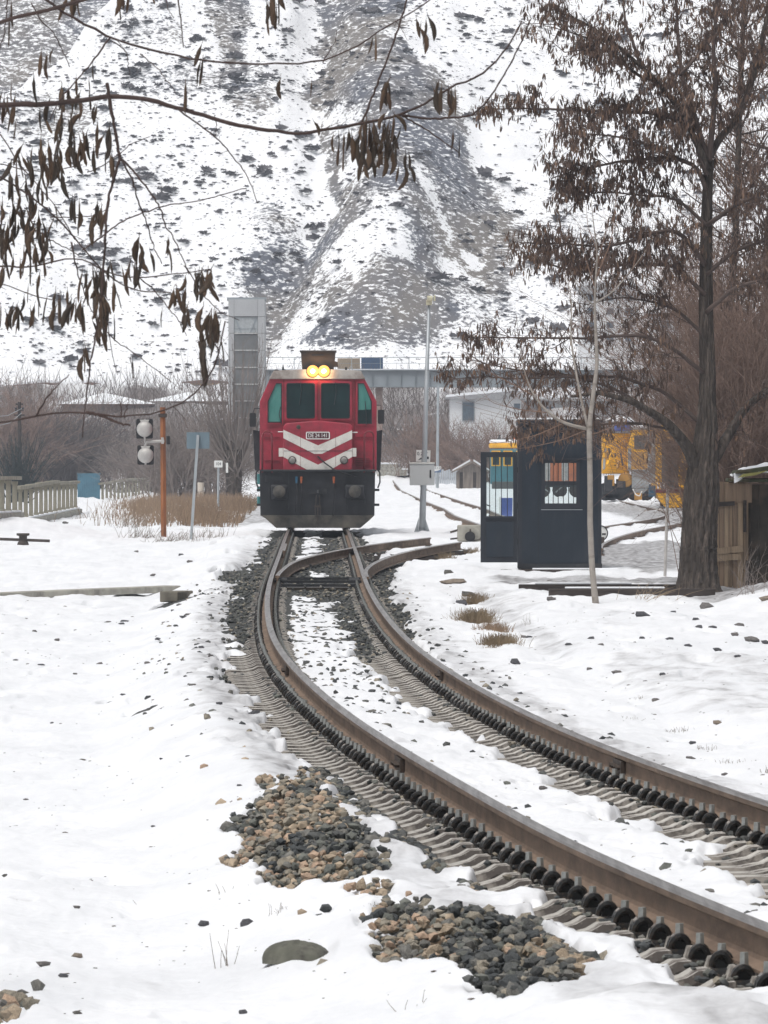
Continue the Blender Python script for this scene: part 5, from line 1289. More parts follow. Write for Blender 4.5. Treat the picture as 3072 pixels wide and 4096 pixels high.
# farther machine
d = 318.0; s_ = d / F; b0 = at(2530, 2030, d); b0[2] = -0.05
tm2 = thing('tamping_machine', 'cluttered yellow tamping machine with blue tarpaulin between booth and big tree', 'rail vehicle', b0)
def nx(c): return (bxm(c) - 2530) * s_
def nz(c): return CAMH - (1600 + c * 0.3014 - YH) * s_ - b0[2]
MB().prism([(nx(205), nz(980)), (nx(560), nz(980)), (nx(560), nz(440)), (nx(205), nz(440))], 1.0, 6.0).build('body', YEL, tm2, bevel=0.03)
MB().prism([(nx(530), nz(920)), (nx(905), nz(920)), (nx(905), nz(400)), (nx(600), nz(400)), (nx(530), nz(640))], 0.0, 3.0).build('cab', YEL, tm2, bevel=0.03)
MB().prism(rrect(nx(620), nx(805), nz(655), nz(470), 0.05), -0.03, 0.01).build('window', DGREY, tm2)
MB().prism(rrect(nx(585), nx(810), nz(915), nz(690), 0.03), -0.03, 0.01).build('panel', YELD, tm2)
MB().prism([(nx(535), nz(940)), (nx(580), nz(940)), (nx(580), nz(640)), (nx(535), nz(640))], -0.05, 0.01).build('door_post', MGREY, tm2)
MB().prism([(nx(820), nz(900)), (nx(890), nz(900)), (nx(890), nz(430)), (nx(820), nz(430))], -0.04, 0.01).build('side_screen', MGREY, tm2)
q = MB(); q.prism([(nx(590), nz(1170)), (nx(820), nz(1170)), (nx(820), nz(930)), (nx(590), nz(930))], 0.1, 1.0); q.prism([(nx(600), nz(1175)), (nx(690), nz(1290)), (nx(810), nz(1175))], 0.1, 0.6); q.build('tamping_unit', MGREY, tm2, bevel=0.02)
q = MB(); q.lathe([(0.03, -0.05), (0.30, -0.05), (0.33, 0.0), (0.30, 0.06), (0.03, 0.06)], 18, (nx(510), 0.4, nz(1060)), 'y'); q.build('reel', YELD, tm2)
q = MB(); q.tube([(nx(600), -0.1, nz(1180)), (nx(640), -0.1, nz(1255)), (nx(690), -0.1, nz(1275)), (nx(720), -0.1, nz(1210))], 0.03, 6); q.build('hose', WHITEP, tm2)
MB().box(((nx(610) + nx(740)) / 2, 0.3, nz(1280)), (nx(710) - nx(612), 0.5, 0.30)).build('toolbox', YELD, tm2)
rr = np.random.default_rng(8)
for k in range(11):
    xa = rr.uniform(nx(215), nx(560)); za = rr.uniform(nz(1000), nz(560)); q = MB(); q.beam((xa, rr.uniform(0, .8), za), (xa + rr.normal(0, .15), rr.uniform(0, .8), za + rr.uniform(.25, .7)), rr.uniform(.05, .13), rr.uniform(.05, .13)); q.build('strut', [YEL, YELD, SOOT, MGREY][k % 4], tm2)
for k in range(7):
    xa = rr.uniform(nx(210), nx(560)); q = MB(); q.box((xa, rr.uniform(.2, .9), rr.uniform(0.35, 1.0)), (rr.uniform(.2, .4), .4, rr.uniform(.2, .5))); q.build('gearbox', [BLACKP, SOOT, YELD][k % 3], tm2, bevel=0.02)
for c_ in (250, 330, 460, 640, 780):
    q = MB(); q.lathe([(0.05, -0.05), (0.38, -0.05), (0.40, 0.06), (0.05, 0.06)], 20, (nx(c_), 0.7, 0.40), 'y'); q.build('wheel', BLACKP, tm2)
MB().box(((nx(205) + nx(905)) / 2, 2.0, nz(1200)), (nx(905) - nx(205), 3.0, 0.35)).build('underframe', BLACKP, tm2)
BTARP = mat('blue_tarpaulin', (0.06, 0.10, 0.33), 0.5, var=0.15, scale=2)
MB().prism([(nx(355), nz(415)), (nx(585), nz(410)), (nx(570), nz(300)), (nx(520), nz(255)), (nx(390), nz(270))], 0.6, 2.0).build('tarpaulin', BTARP, tm2, bevel=0.06)
q = MB(); q.lathe([(0.01, 0.30), (0.35, 0.24), (0.62, 0.1), (0.68, 0.0)], 16, (nx(440), 1.2, nz(290))); q.build('snow_cap', SNOW, tm2, smooth=True)
MB().box(((nx(590) + nx(905)) / 2, 1.5, nz(385)), (nx(905) - nx(600), 2.8, 0.10)).build('roof', MGREY, tm2); MB().box(((nx(590) + nx(905)) / 2, 1.5, nz(355)), (nx(895) - nx(610), 2.6, 0.14)).build('snow_cap', SNOW, tm2, bevel=0.05)
# orange wagon seen through the booth window
ORG = mat('faded_orange_paint', (0.44, 0.135, 0.055), 0.6, var=0.12, scale=1.5, dirt=(0.25, 0.09, 0.05), dscale=1.2)
d = 345.0; s_ = d / F; b0 = at(2240, 2005, d); b0[2] = -0.05
wg = thing('orange_wagon', 'orange railway wagon seen through the booth window', 'wagon', b0)
zf = CAMH - (1932 - YH) * s_ - b0[2]
MB().box((0, 1.4, zf + 0.62), (2.5, 2.6, 1.24)).build('body', ORG, wg, bevel=0.02)
for k in range(6): MB().box((-1.05 + k * 0.42, 0.06, zf + 0.62), (0.07, 0.10, 1.22)).build('rib', mat('pale_rib', (0.40, 0.36, 0.34), 0.6) if k % 2 else ORG, wg)
for k, x_ in enumerate((-0.62, 0.23)): MB().box((x_, 0.07, zf + 0.60), (0.30, 0.05, 0.95)).build('door', mat('wagon_grey', (0.30, 0.30, 0.30), 0.6), wg)
MB().box((0, 1.4, zf - 0.12), (2.5, 2.4, 0.16)).build('underframe', BLACKP, wg)
for x_ in (-0.8, 0.0, 0.8):
    q = MB(); q.lathe([(0.05, -0.05), (0.34, -0.05), (0.36, 0.06), (0.05, 0.06)], 18, (x_, 0.5, 0.36), 'y'); q.build('wheel', SOOT, wg)
q = MB(); q.beam((-1.0, 0.3, zf - .1), (-0.5, 0.3, 0.25), 0.06, 0.06); q.beam((0.2, 0.3, zf - .1), (-0.2, 0.3, 0.25), 0.06, 0.06); q.build('brace', MGREY, wg)
# teal railcar behind the open door
d = 400.0; s_ = d / F; b0 = at(2040, 1965, d); b0[2] = -0.06
TEALB = mat('teal_blue_body', (0.045, 0.165, 0.20), 0.5, var=0.12, scale=1.5)
rc = thing('teal_railcar', 'teal and yellow rail vehicle behind the open booth door', 'rail vehicle', b0)
zt = CAMH - (1775 - YH) * s_ - b0[2]
MB().box((0, 2.0, zt / 2 + 0.08), (2.1, 4.0, zt - 0.75)).build('body', TEALB, rc, bevel=0.05)
MB().box((0, 0.3, 0.40), (2.0, 0.7, 0.4)).build('skirt', DGREY, rc, bevel=0.03)
for x_ in (-0.78, -0.12, 0.60):
    w = MB(); w.box((x_, -0.03, zt * 0.70), (0.50, 0.06, 0.85)); w = w.build('window', YEL, rc); MB().box((x_, -0.07, zt * 0.70), (0.36, 0.03, 0.72)).build('pane', WSC if x_ < 0 else mat('pale_pane', (0.35, 0.36, 0.33), 0.2), w)
MB().box((-0.25, 1.6, zt - 0.10), (1.75, 3.2, 0.28)).build('roof', YEL, rc, bevel=0.08); MB().box((-0.25, 1.6, zt + 0.13), (1.7, 3.1, 0.20)).build('snow_cap', SNOW, rc, bevel=0.08)
q = MB(); q.box((0.35, 1.0, zt + 0.40), (0.35, 0.4, 0.40)); q.build('beacon', ORG, rc, bevel=0.03); q = MB(); q.box((-0.05, 1.0, zt + 0.25), (1.3, 0.3, 0.08)); q.tube([(-0.6, 1, zt + .25), (-.55, 1, zt + .5)], 0.05, 6); q.build('roof_rack', DGREY, rc)
q = MB(); q.box((0.75, 0.8, zt + 0.25), (0.42, 0.5, 0.55)); q.build('exhaust_box', WHITEP, rc, bevel=0.04)
# blue bin behind the door glass
p = spot(2026, 2071); s_ = p[1] / F
bn = thing('blue_bin', 'blue plastic bin seen through the glass of the open door', 'bin', p)
MB().box((0, 0, 40 * s_), (46 * s_, 0.4, 80 * s_), taper=1.06).build('body', BTARP, bn, bevel=0.02); MB().box((-26 * s_, 0, 42 * s_), (6 * s_, 0.42, 84 * s_)).build('side_panel', WHITEP, bn)

# ------------------------------------------------------------------ far yard: hut, sheet fence, sleeper stack
d = 425.0; s_ = d / F; b0 = at(1885, 1957, d); b0[2] = ground_z(b0[0], d) - 0.05
hut = thing('wooden_hut', 'small wooden hut with snowy gable roof left of the booth door', 'hut', b0)
hwid = 1.75; eave = CAMH - (1889 - YH) * s_ - b0[2]; rdg = CAMH - (1848 - YH) * s_ - b0[2]
HW = mat('hut_boards', (0.20, 0.17, 0.145), 0.9, var=0.3, scale=3, stretch=(4, 4, .4))
for k in range(9):
    xx = -hwid / 2 + (k + .5) * hwid / 9; q = MB(); q.box((xx, 0, eave / 2), (hwid / 9 - .01, 0.06, eave)); q.build('plank', HW if k not in (1, 5) else DWOOD, hut)
MB().box((0, 1.1, eave / 2), (hwid - .02, 2.1, eave - .02)).build('wall', HW, hut)
MB().prism([(-hwid / 2, eave), (hwid / 2, eave), (0.05, rdg - .1)], 0.0, 2.1).build('gable', HW, hut)
for e, m_ in ((-1, HW), (1, HW)):
    q = MB(); q.prism([(e * (hwid / 2 + .28), eave - .05), (e * (hwid / 2 + .28), eave + .04), (0.05, rdg + .06), (0.05, rdg - .04)][::(1 if e > 0 else -1)], -0.3, 2.3); rf = q.build('roof', m_, hut)
    q = MB(); q.prism([(e * (hwid / 2 + .22), eave + .045), (e * (hwid / 2 + .2), eave + .16), (0.10 * e + .05, rdg + .15), (0.10 * e + .05, rdg + .04)][::(1 if e > 0 else -1)], -0.1 if e > 0 else 0.9, 2.2); q.build('snow_cap', SNOW, rf)
d = 440.0; s_ = d / F; SHEET = mat('grey_sheet', (0.44, 0.47, 0.50), 0.5, 0.2, var=0.12, scale=1.5)
b0 = at(1735, 1937, d); b0[2] = ground_z(b0[0], d) - 0.1
sf = thing('sheet_fence', 'pale grey corrugated sheet fence beyond the cabinet', 'fence', b0)
for k in range(13):
    h_ = 0.98 + 0.05 * math.sin(k * 2.1); q = MB(); q.box((k * 0.135, 0.02 * (k % 2), h_ / 2), (0.12, 0.03, h_)); q.box((k * .135, 0, h_ * .52), (0.10, 0.07, 0.05)); q.build('sheet', SHEET, sf)
d = 455.0; s_ = d / F; b0 = at(1570, 1926, d); b0[2] = ground_z(b0[0], d)
zb = b0[2] - 0.02; k = 0
blk = MB(); blk.box((0, 0, 0), (0.29, 1.6, 0.165)); blk = blk.mesh('stacked_sleeper', [CONC])
for lay, row in enumerate((6, 6, 5, 4)):
    for c_ in range(row):
        xx = b0[0] - 0.82 + c_ * 0.315 + (lay % 2) * 0.06
        o = link('stacked_sleeper', blk, None, 0, (xx, d, zb + 0.09 + lay * 0.185)); tag(o, 'concrete sleeper in the stack right of the locomotive, %s layer, %s from the left' % (('bottom', 'second', 'third', 'top')[lay], ORD[c_]), 'sleeper', 'stacked concrete sleepers')
q = MB(); q.box((b0[0] - 0.3, d, zb + 4 * 0.185 + 0.05), (1.25, 1.6, 0.12)); q.box((b0[0] + .75, d, zb + 2 * .185 + .06), (0.45, 1.6, .1)); tag(q.build('snow_slab', SNOW, None, bevel=0.04), 'snow lying on top of the concrete sleeper stack', 'snow', kind='stuff')

# ------------------------------------------------------------------ lift tower, footbridge, buildings behind
BRG = mat('bridge_grey_paint', (0.30, 0.335, 0.36), 0.55, var=0.08, scale=0.8)
TWR = mat('tower_cladding', (0.52, 0.53, 0.54), 0.4, 0.4, var=0.06, scale=0.6)
TGL = mat('tower_glass', (0.17, 0.175, 0.175), 0.15, var=0.25, scale=0.7, spec=0.6)
d = 480.0; s_ = d / F; x0 = at(912, 0, d)[0]; x1 = at(1060, 0, d)[0]; ztop = CAMH - (1191 - YH) * s_
zb = 1.0
tw = thing('lift_tower', 'grey glazed lift tower of the footbridge, left of the locomotive', 'tower', ((x0 + x1) / 2, d, zb))
hw = (x1 - x0) / 2; H_ = ztop - zb
def tzz(c): return CAMH - (1150 + c * 0.4071 - YH) * s_ - zb
def txx(c): return (850 + c * 0.4071 - CX) * s_ - (x0 + x1) / 2
MB().box((0, hw, H_ / 2), (2 * hw - 0.14, 2 * hw - 0.14, H_ - .1)).build('shaft', TGL, tw)
MB().box((0, hw, H_ - 0.08), (2 * hw + 0.12, 2 * hw + 0.12, 0.20)).build('cap', BRG, tw)
rows = [115, 285, 450, 617, 785, 950, 1115, 1280, 1450, 1620, 1790, 1960]
for a, b in zip(rows[:-1], rows[1:]):
    zt_, zb_ = tzz(a), tzz(b)
    for xa, xb in ((155, 212), (445, 515)): MB().box(((txx(xa) + txx(xb)) / 2, 0.0, (zt_ + zb_) / 2), (txx(xb) - txx(xa) - .02, 0.16, zt_ - zb_ - .025)).build('cladding_panel', TWR, tw)
    for sy in (0.55, 1.6): MB().box((hw - 0.02, sy + 0.25, (zt_ + zb_) / 2), (0.10, 1.0, zt_ - zb_ - .025)).build('cladding_panel', TWR, tw)
    if a == 115: MB().box(((txx(212) + txx(445)) / 2, 0.0, (zt_ + zb_) / 2), (txx(445) - txx(212) - .02, 0.16, zt_ - zb_ - .025)).build('cladding_panel', TWR, tw)
    else:
        MB().box(((txx(212) + txx(445)) / 2, 0.03, (zt_ + zb_) / 2), (txx(445) - txx(212) - .02, 0.05, zt_ - zb_ - .10)).build('pane', mat('upper_pane', (0.42, 0.45, 0.46), 0.15, var=0.1) if a == 285 else TGL, tw)
        MB().box(((txx(212) + txx(445)) / 2, 0.0, zb_), (txx(445) - txx(212) - .02, 0.10, 0.075)).build('transom', mat('pale_transom', (0.55, 0.56, 0.55), 0.5), tw)
q = MB(); z1_, z2_ = tzz(300), tzz(440)
for e, c0, c1 in ((0, 225, 280), (1, 435, 375)): q.beam((txx(c0), 0.0, z1_), (txx(c1), 0.0, z2_), 0.03, 0.12)
q.beam((txx(410), 0, z1_), (txx(410), 0, z2_), 0.03, 0.05); q.beam((txx(215), 0, tzz(405)), (txx(440), 0, tzz(405)), 0.03, 0.04); q.build('brace', BRG, tw)
# bridge
xb0, xb1 = at(1062, 0, d)[0], at(3400, 0, d)[0]; zb1, zb2 = CAMH - (1547 - YH) * s_, CAMH - (1481 - YH) * s_
br = thing('footbridge', 'grey steel girder footbridge crossing behind the locomotive', 'bridge', ((xb0 + xb1) / 2, d, 0))
L_ = xb1 - xb0
for y_ in (0.0, 2.4):
    g_ = MB(); g_.box((0, y_, (zb1 + zb2) / 2), (L_, 0.03, zb2 - zb1)); g_ = g_.build('girder', BRG, br)
    q = MB(); q.box((0, y_ - 0.03, zb2), (L_, 0.30, 0.05)); q.box((0, y_ - 0.03, zb1), (L_, 0.30, 0.05)); q.build('flange', BRG, g_)
    if y_ == 0:
        k = 0; x_ = -L_ / 2 + 0.4
        while x_ < L_ / 2: MB().box((x_, y_ - 0.09, (zb1 + zb2) / 2), (0.035, 0.15, zb2 - zb1 - .06)).build('stiffener', BRG, g_); x_ += 0.95
MB().box((0, 1.2, zb2 - 0.2), (L_, 2.3, 0.12)).build('deck', CONC, br); MB().box((0, 1.2, zb2 + 0.06), (L_, 2.7, 0.05)).build('snow_cap', SNOW, br)
q = MB()
for x_ in np.arange(-L_ / 2, L_ / 2, 1.9): q.cyl((x_, 0.0, zb2), (x_, 0.0, zb2 + 0.85), 0.025, None, 5)
q.box((0, 0, zb2 + 0.85), (L_, 0.04, 0.04)); q.box((0, 0, zb2 + 0.45), (L_, 0.02, 0.02)); q.build('railing', BRG, br)
MB().box((at(1517, 0, d)[0] - (xb0 + xb1) / 2, 1.2, zb1 / 2), (0.45, 1.6, zb1 - 0.05)).build('pier', mat('pinkish_pier', (0.40, 0.30, 0.26), 0.8), br)
MB().box((at(2700, 0, d)[0] - (xb0 + xb1) / 2, 1.2, zb1 / 2), (0.45, 1.6, zb1 - 0.05)).build('pier', mat('pinkish_pier', (0.40, 0.30, 0.26), 0.8), br)

def house(name, label, x0, x1, ytop, yeave, d, dep, wallm, roofm, snow=True, windows=(), ridge=0.5, zb=None, over=0.3, cat='building', hip=False):
    s_ = d / F; a, b = at(x0, 0, d)[0], at(x1, 0, d)[0]; c = (a + b) / 2
    zb = ground_z(c, d) - 0.6 if zb is None else zb
    ze = CAMH - (yeave - YH) * s_ - zb; zr = CAMH - (ytop - YH) * s_ - zb; hw = (b - a) / 2
    r = thing(name, label, cat, (c, d, zb))
    MB().box((0, dep / 2, ze / 2), (2 * hw, dep, ze)).build('wall', wallm, r)
    xr = -hw + 2 * hw * ridge
    if hip:
        w_, y0_, y1_ = hw + over, -over, dep + over; xr0, yr = -hw + 2 * hw * ridge, dep * .45
        for nm, m_, up, ins in (('roof', roofm, 0.0, 0.0), ('snow_cap', SNOW, .10, .08)):
            V_ = [[-w_ + ins, y0_ + ins, ze + up], [w_ - ins, y0_ + ins, ze + up], [w_ - ins, y1_ - ins, ze + up], [-w_ + ins, y1_ - ins, ze + up], [xr0, yr, zr + up]] + [[-w_, y0_, ze - .06 + up], [w_, y0_, ze - .06 + up], [w_, y1_, ze - .06 + up], [-w_, y1_, ze - .06 + up]]
            q = MB(); q.add(V_, [np.array([[0, 1, 4], [1, 2, 4], [2, 3, 4], [3, 0, 4]]), np.array([[5, 6, 1, 0], [6, 7, 2, 1], [7, 8, 3, 2], [8, 5, 0, 3], [8, 7, 6, 5]])])
            rf = q.build(nm, m_, r if nm == 'roof' else rf)
        return r
    q = MB(); pl = [(-hw - over, ze - .03), (hw + over, ze - .03), (hw + over, ze + .08)] + ([(xr, zr)] if zr > ze + .15 else [(xr, ze + .14)]) + [(-hw - over, ze + .08)]
    q.prism(pl, -over, dep + over); rf = q.build('roof', roofm, r)
    if snow:
        q = MB(); pl2 = [(-hw - over + .05, ze + .085), (xr, pl[3][1] + .005), (hw + over - .05, ze + .085), (hw + over - .1, ze + .24), (xr, pl[3][1] + .2), (-hw - over + .1, ze + .24)]
        q.prism(pl2, -over + .05, dep + over); q.build('snow_cap', SNOW, rf)
    for (wx, wy, ww, wh) in windows:
        wc = at(wx, wy, d); w = MB(); w.box((wc[0] - c, -0.03, wc[2] - zb), (ww * s_, 0.06, wh * s_)); w = w.build('window', mat('far_window_frame', (0.30, 0.32, 0.34), 0.6), r)
        MB().box((wc[0] - c, -0.07, wc[2] - zb), (ww * s_ * .86, 0.03, wh * s_ * .86)).build('pane', mat('far_window_pane', (0.10, 0.13, 0.16), 0.2), w)
    return r
PINK = mat('dull_pinkish_wall', (0.24, 0.19, 0.175), 0.9, var=0.12, scale=0.6)
OCH = mat('ochre_wall', (0.42, 0.27, 0.13), 0.85, var=0.12, scale=0.5); OCH2 = mat('yellow_wall', (0.46, 0.36, 0.17), 0.85, var=0.1, scale=0.5)
TILE = mat('brown_roof', (0.17, 0.105, 0.085), 0.9, var=0.2, scale=1)
WALLW = mat('pale_plaster', (0.68, 0.69, 0.70), 0.85, var=0.06, scale=0.4); GREYP = mat('grey_plaster', (0.42, 0.43, 0.44), 0.85, var=0.08, scale=0.4)
house('low_building', 'low building with broad snowy gable roof left of the rusty signal', 255, 600, 1575, 1618, 500, 8, PINK, TILE, ridge=0.45, hip=True)
house('low_building', 'low building with snowy hipped roof behind the bare pollard tree', 615, 930, 1572, 1607, 505, 8, PINK, TILE, ridge=0.42, hip=True)
house('ochre_building', 'ochre building high behind the bare bushes at far left', 70, 300, 1530, 1545, 530, 8, OCH2, TILE, windows=((120, 1556, 22, 14), (180, 1556, 22, 14), (240, 1556, 22, 14)), zb=2)
house('ochre_building', 'small yellow building with snowy roof left of the lift tower bushes', 335, 392, 1528, 1540, 532, 5, OCH2, TILE, zb=2)
house('ochre_building', 'orange-brown building behind the lift tower bushes', 745, 905, 1518, 1532, 535, 8, OCH, TILE, windows=((790, 1548, 20, 16), (850, 1548, 20, 16)), zb=2)
house('pale_building', 'pale building with sloping snowy roof behind the far pole', 1800, 2085, 1562, 1594, 462, 7, WALLW, mat('shed_roof', (0.3, 0.3, 0.31), 0.7), windows=((1873, 1645, 50, 82), (2098 - 30, 1625, 26, 22)), ridge=0.97, zb=0.3)
house('apartment_block', 'tall pale apartment block half hidden behind the big tree', 2325, 2560, 1130, 1150, 525, 10, WALLW, GREYP, windows=tuple((x_, y_, 30, 26) for x_ in (2365, 2440, 2515) for y_ in (1190, 1245, 1300, 1355)), zb=4)
house('grey_building', 'pale grey building low behind the big tree and the booth', 2120, 2520, 1590, 1602, 500, 8, GREYP, GREYP, windows=((2200, 1640, 30, 26), (2300, 1640, 30, 26), (2420, 1640, 30, 26)), zb=1)
house('white_building', 'white building with snow on its roof behind the tree crown at far right', 2600, 3060, 1240, 1262, 540, 10, WALLW, TILE, windows=tuple((x_, y_, 34, 28) for x_ in (2660, 2760, 2860, 2960) for y_ in (1300, 1360)), zb=5)
# containers on the embankment
for xa, xb, ya, yb, dd_, m_, lb in ((1445, 1532, 1431, 1482, 525, mat('container_blue', (0.05, 0.10, 0.19), 0.6, var=0.1), 'dark blue corrugated container on the embankment behind the locomotive'), (1350, 1440, 1433, 1482, 528, mat('container_tan', (0.36, 0.29, 0.21), 0.7, var=0.1), 'tan container on the embankment beside the blue one')):
    s_ = dd_ / F; a, b = at(xa, ya, dd_), at(xb, yb, dd_); r = thing('container', lb, 'container', ((a[0] + b[0]) / 2, dd_, b[2] - 0.6), group='containers on the embankment')
    w_, h_ = b[0] - a[0], a[2] - b[2] + 0.6
    MB().box((0, 1.2, h_ / 2), (w_, 2.4, h_)).build('box', m_, r)
    for k in range(11): MB().box((-w_ / 2 + (k + .5) * w_ / 11, -0.03, h_ / 2), (w_ / 24, 0.06, h_ - .05)).build('rib', m_, r)

# ------------------------------------------------------------------ vegetation
BARK = mat('dark_furrowed_bark', (0.062, 0.051, 0.044), 0.95, var=0.35, scale=7, stretch=(3, 3, 0.45), bump=1.0, bscale=9, bdist=0.06, dirt=(0.155, 0.125, 0.105), dscale=5, dmin=0.5, dmax=0.7)
TWIGD = mat('dark_twig', (0.092, 0.068, 0.060), 0.9, var=0.25, scale=2)
TWIGB = mat('brown_twig', (0.215, 0.152, 0.125), 0.9, var=0.3, scale=2)
TWIGG = mat('grey_twig', (0.19, 0.16, 0.145), 0.9, var=0.3, scale=1)
POD = mat('brown_seed_pod', (0.108, 0.070, 0.054), 0.6, var=0.4, scale=5)
POD2 = mat('light_brown_pod', (0.17, 0.105, 0.07), 0.7, var=0.4, scale=5)
def resample(P, n):
    P = np.asarray(P, float); L = np.concatenate([[0], np.cumsum(np.linalg.norm(np.diff(P, axis=0), axis=1))])
    t = np.linspace(0, L[-1], n); Q = np.stack([np.interp(t, L, P[:, k]) for k in range(3)], -1)
    for _ in range(2): Q[1:-1] = 0.25 * Q[:-2] + 0.5 * Q[1:-1] + 0.25 * Q[2:]
    return Q, L[-1]
def unit(v): return v / (np.linalg.norm(v, axis=-1, keepdims=True) + 1e-9)
def poly_px(pts, d0, d1):
    n = len(pts); return np.array([at(p[0], p[1], d0 + (d1 - d0) * k / max(n - 1, 1)) for k, p in enumerate(pts)])
PODV = np.array([[0, 0, 0], [.10, 0, -.3], [0, .035, -.35], [-.10, 0, -.35], [0, -.035, -.3], [.10, 0, -.75], [0, .035, -.72], [-.10, 0, -.72], [0, -.035, -.75], [0.02, 0, -1.0]])
PODF = [np.array([[0, 1, 2], [0, 2, 3], [0, 3, 4], [0, 4, 1], [9, 6, 5], [9, 7, 6], [9, 8, 7], [9, 5, 8]]), np.array([[1, 5, 6, 2], [2, 6, 7, 3], [3, 7, 8, 4], [4, 8, 5, 1]])]
class Crown:
    def __init__(self, seed): self.r = np.random.default_rng(seed); self.t = []; self.pods = []
    def twig(self, P0, Pm, P1, r0, r1): self.t.append((P0, Pm, P1, r0, r1))
    def limb_twigs(self, Q, L, dens, lmin, lmax, up=0.1, sub=5, pods=4, t0=0.1, r0=0.010, depth=1.0, sublen=(0.12, 0.36)):
        r = self.r; n = int(L * dens)
        for _ in range(n):
            t = r.uniform(t0, 1.0); k = min(int(t * (len(Q) - 1)), len(Q) - 2); f = t * (len(Q) - 1) - k
            p = Q[k] * (1 - f) + Q[k + 1] * f; tg = unit(Q[k + 1] - Q[k])
            dv = unit(tg * r.uniform(0.2, 0.9) + r.normal(0, 0.6, 3) * [1, depth, 0.8] + [0, 0, up])
            ln = r.uniform(lmin, lmax) * (1.15 - 0.5 * t)
            e = p + dv * ln; m = (p + e) / 2 + r.normal(0, 0.10, 3) * ln + [0, 0, 0.06 * ln]
            self.twig(p, m, e, r0, r0 * 0.45)
            for _2 in range(sub):
                tt = r.uniform(0.2, 1.0); q = p * (1 - tt) ** 2 + 2 * m * tt * (1 - tt) + e * tt * tt
                dv2 = unit(dv * 0.5 + r.normal(0, 0.65, 3) + [0, 0, up * 0.5]); l2 = r.uniform(*sublen)
                e2 = q + dv2 * l2; m2 = (q + e2) / 2 + r.normal(0, 0.12, 3) * l2
                self.twig(q, m2, e2, r0 * 0.42, r0 * 0.22)
                k_ = r.poisson(pods)
                for _3 in range(k_):
                    t3 = r.uniform(0.15, 1.05); self.pods.append(q * (1 - t3) + e2 * t3 + r.normal(0, 0.012, 3))
    def build_twigs(self, name, m, parent, seg=2, rmin=0.0):
        a = self.t; mb = MB()
        if not a: return None
        mb.twigs(np.array([q[0] for q in a]), np.array([q[1] for q in a]), np.array([q[2] for q in a]), np.array([max(q[3], rmin) for q in a]), np.array([max(q[4], rmin * .6) for q in a]), seg)
        return tag(mb.build(name, m, parent), kind='stuff')
    def build_pods(self, name, m, parent, lmin=0.07, lmax=0.12, frac2=0.25):
        n = len(self.pods)
        if n == 0: return None
        r = self.r; P = np.array(self.pods)
        L = r.uniform(lmin, lmax, n); a = r.uniform(0, 6.28, n); tx_, ty_ = r.normal(0, .22, n), r.normal(0, .22, n)
        ca, sa = np.cos(a), np.sin(a)
        M_ = np.zeros((n, 3, 3)); M_[:, 0, 0] = ca; M_[:, 0, 1] = -sa; M_[:, 1, 0] = sa; M_[:, 1, 1] = ca; M_[:, 0, 2] = tx_; M_[:, 1, 2] = ty_; M_[:, 2, 2] = 1
        M_ = M_ * L[:, None, None]; M_[:, :2, :2] *= 1.15
        mb = MB(); sel = r.random(n) < frac2
        mb.copies(PODV, PODF, M_[~sel], P[~sel], 0); mb.copies(PODV, PODF, M_[sel], P[sel], 1)
        return tag(mb.build(name, m, parent), kind='stuff')
def trunk_wob(seed, ridges=9, amp=0.13):
    def w(n, k):
        a = np.arange(k) / k; r = np.random.default_rng(seed)
        base = np.zeros((n, k))
        ph = np.cumsum(r.normal(0, 0.10, n))
        for i_ in range(n): base[i_] = 1 + amp * (np.abs(np.sin((a + ph[i_] * 0.08) * math.pi * ridges)) - 0.5) + 0.05 * np.sin(2 * math.pi * (2 * a) + ph[i_])
        return base * (1 + r.normal(0, 0.012, (n, k)))
    return w

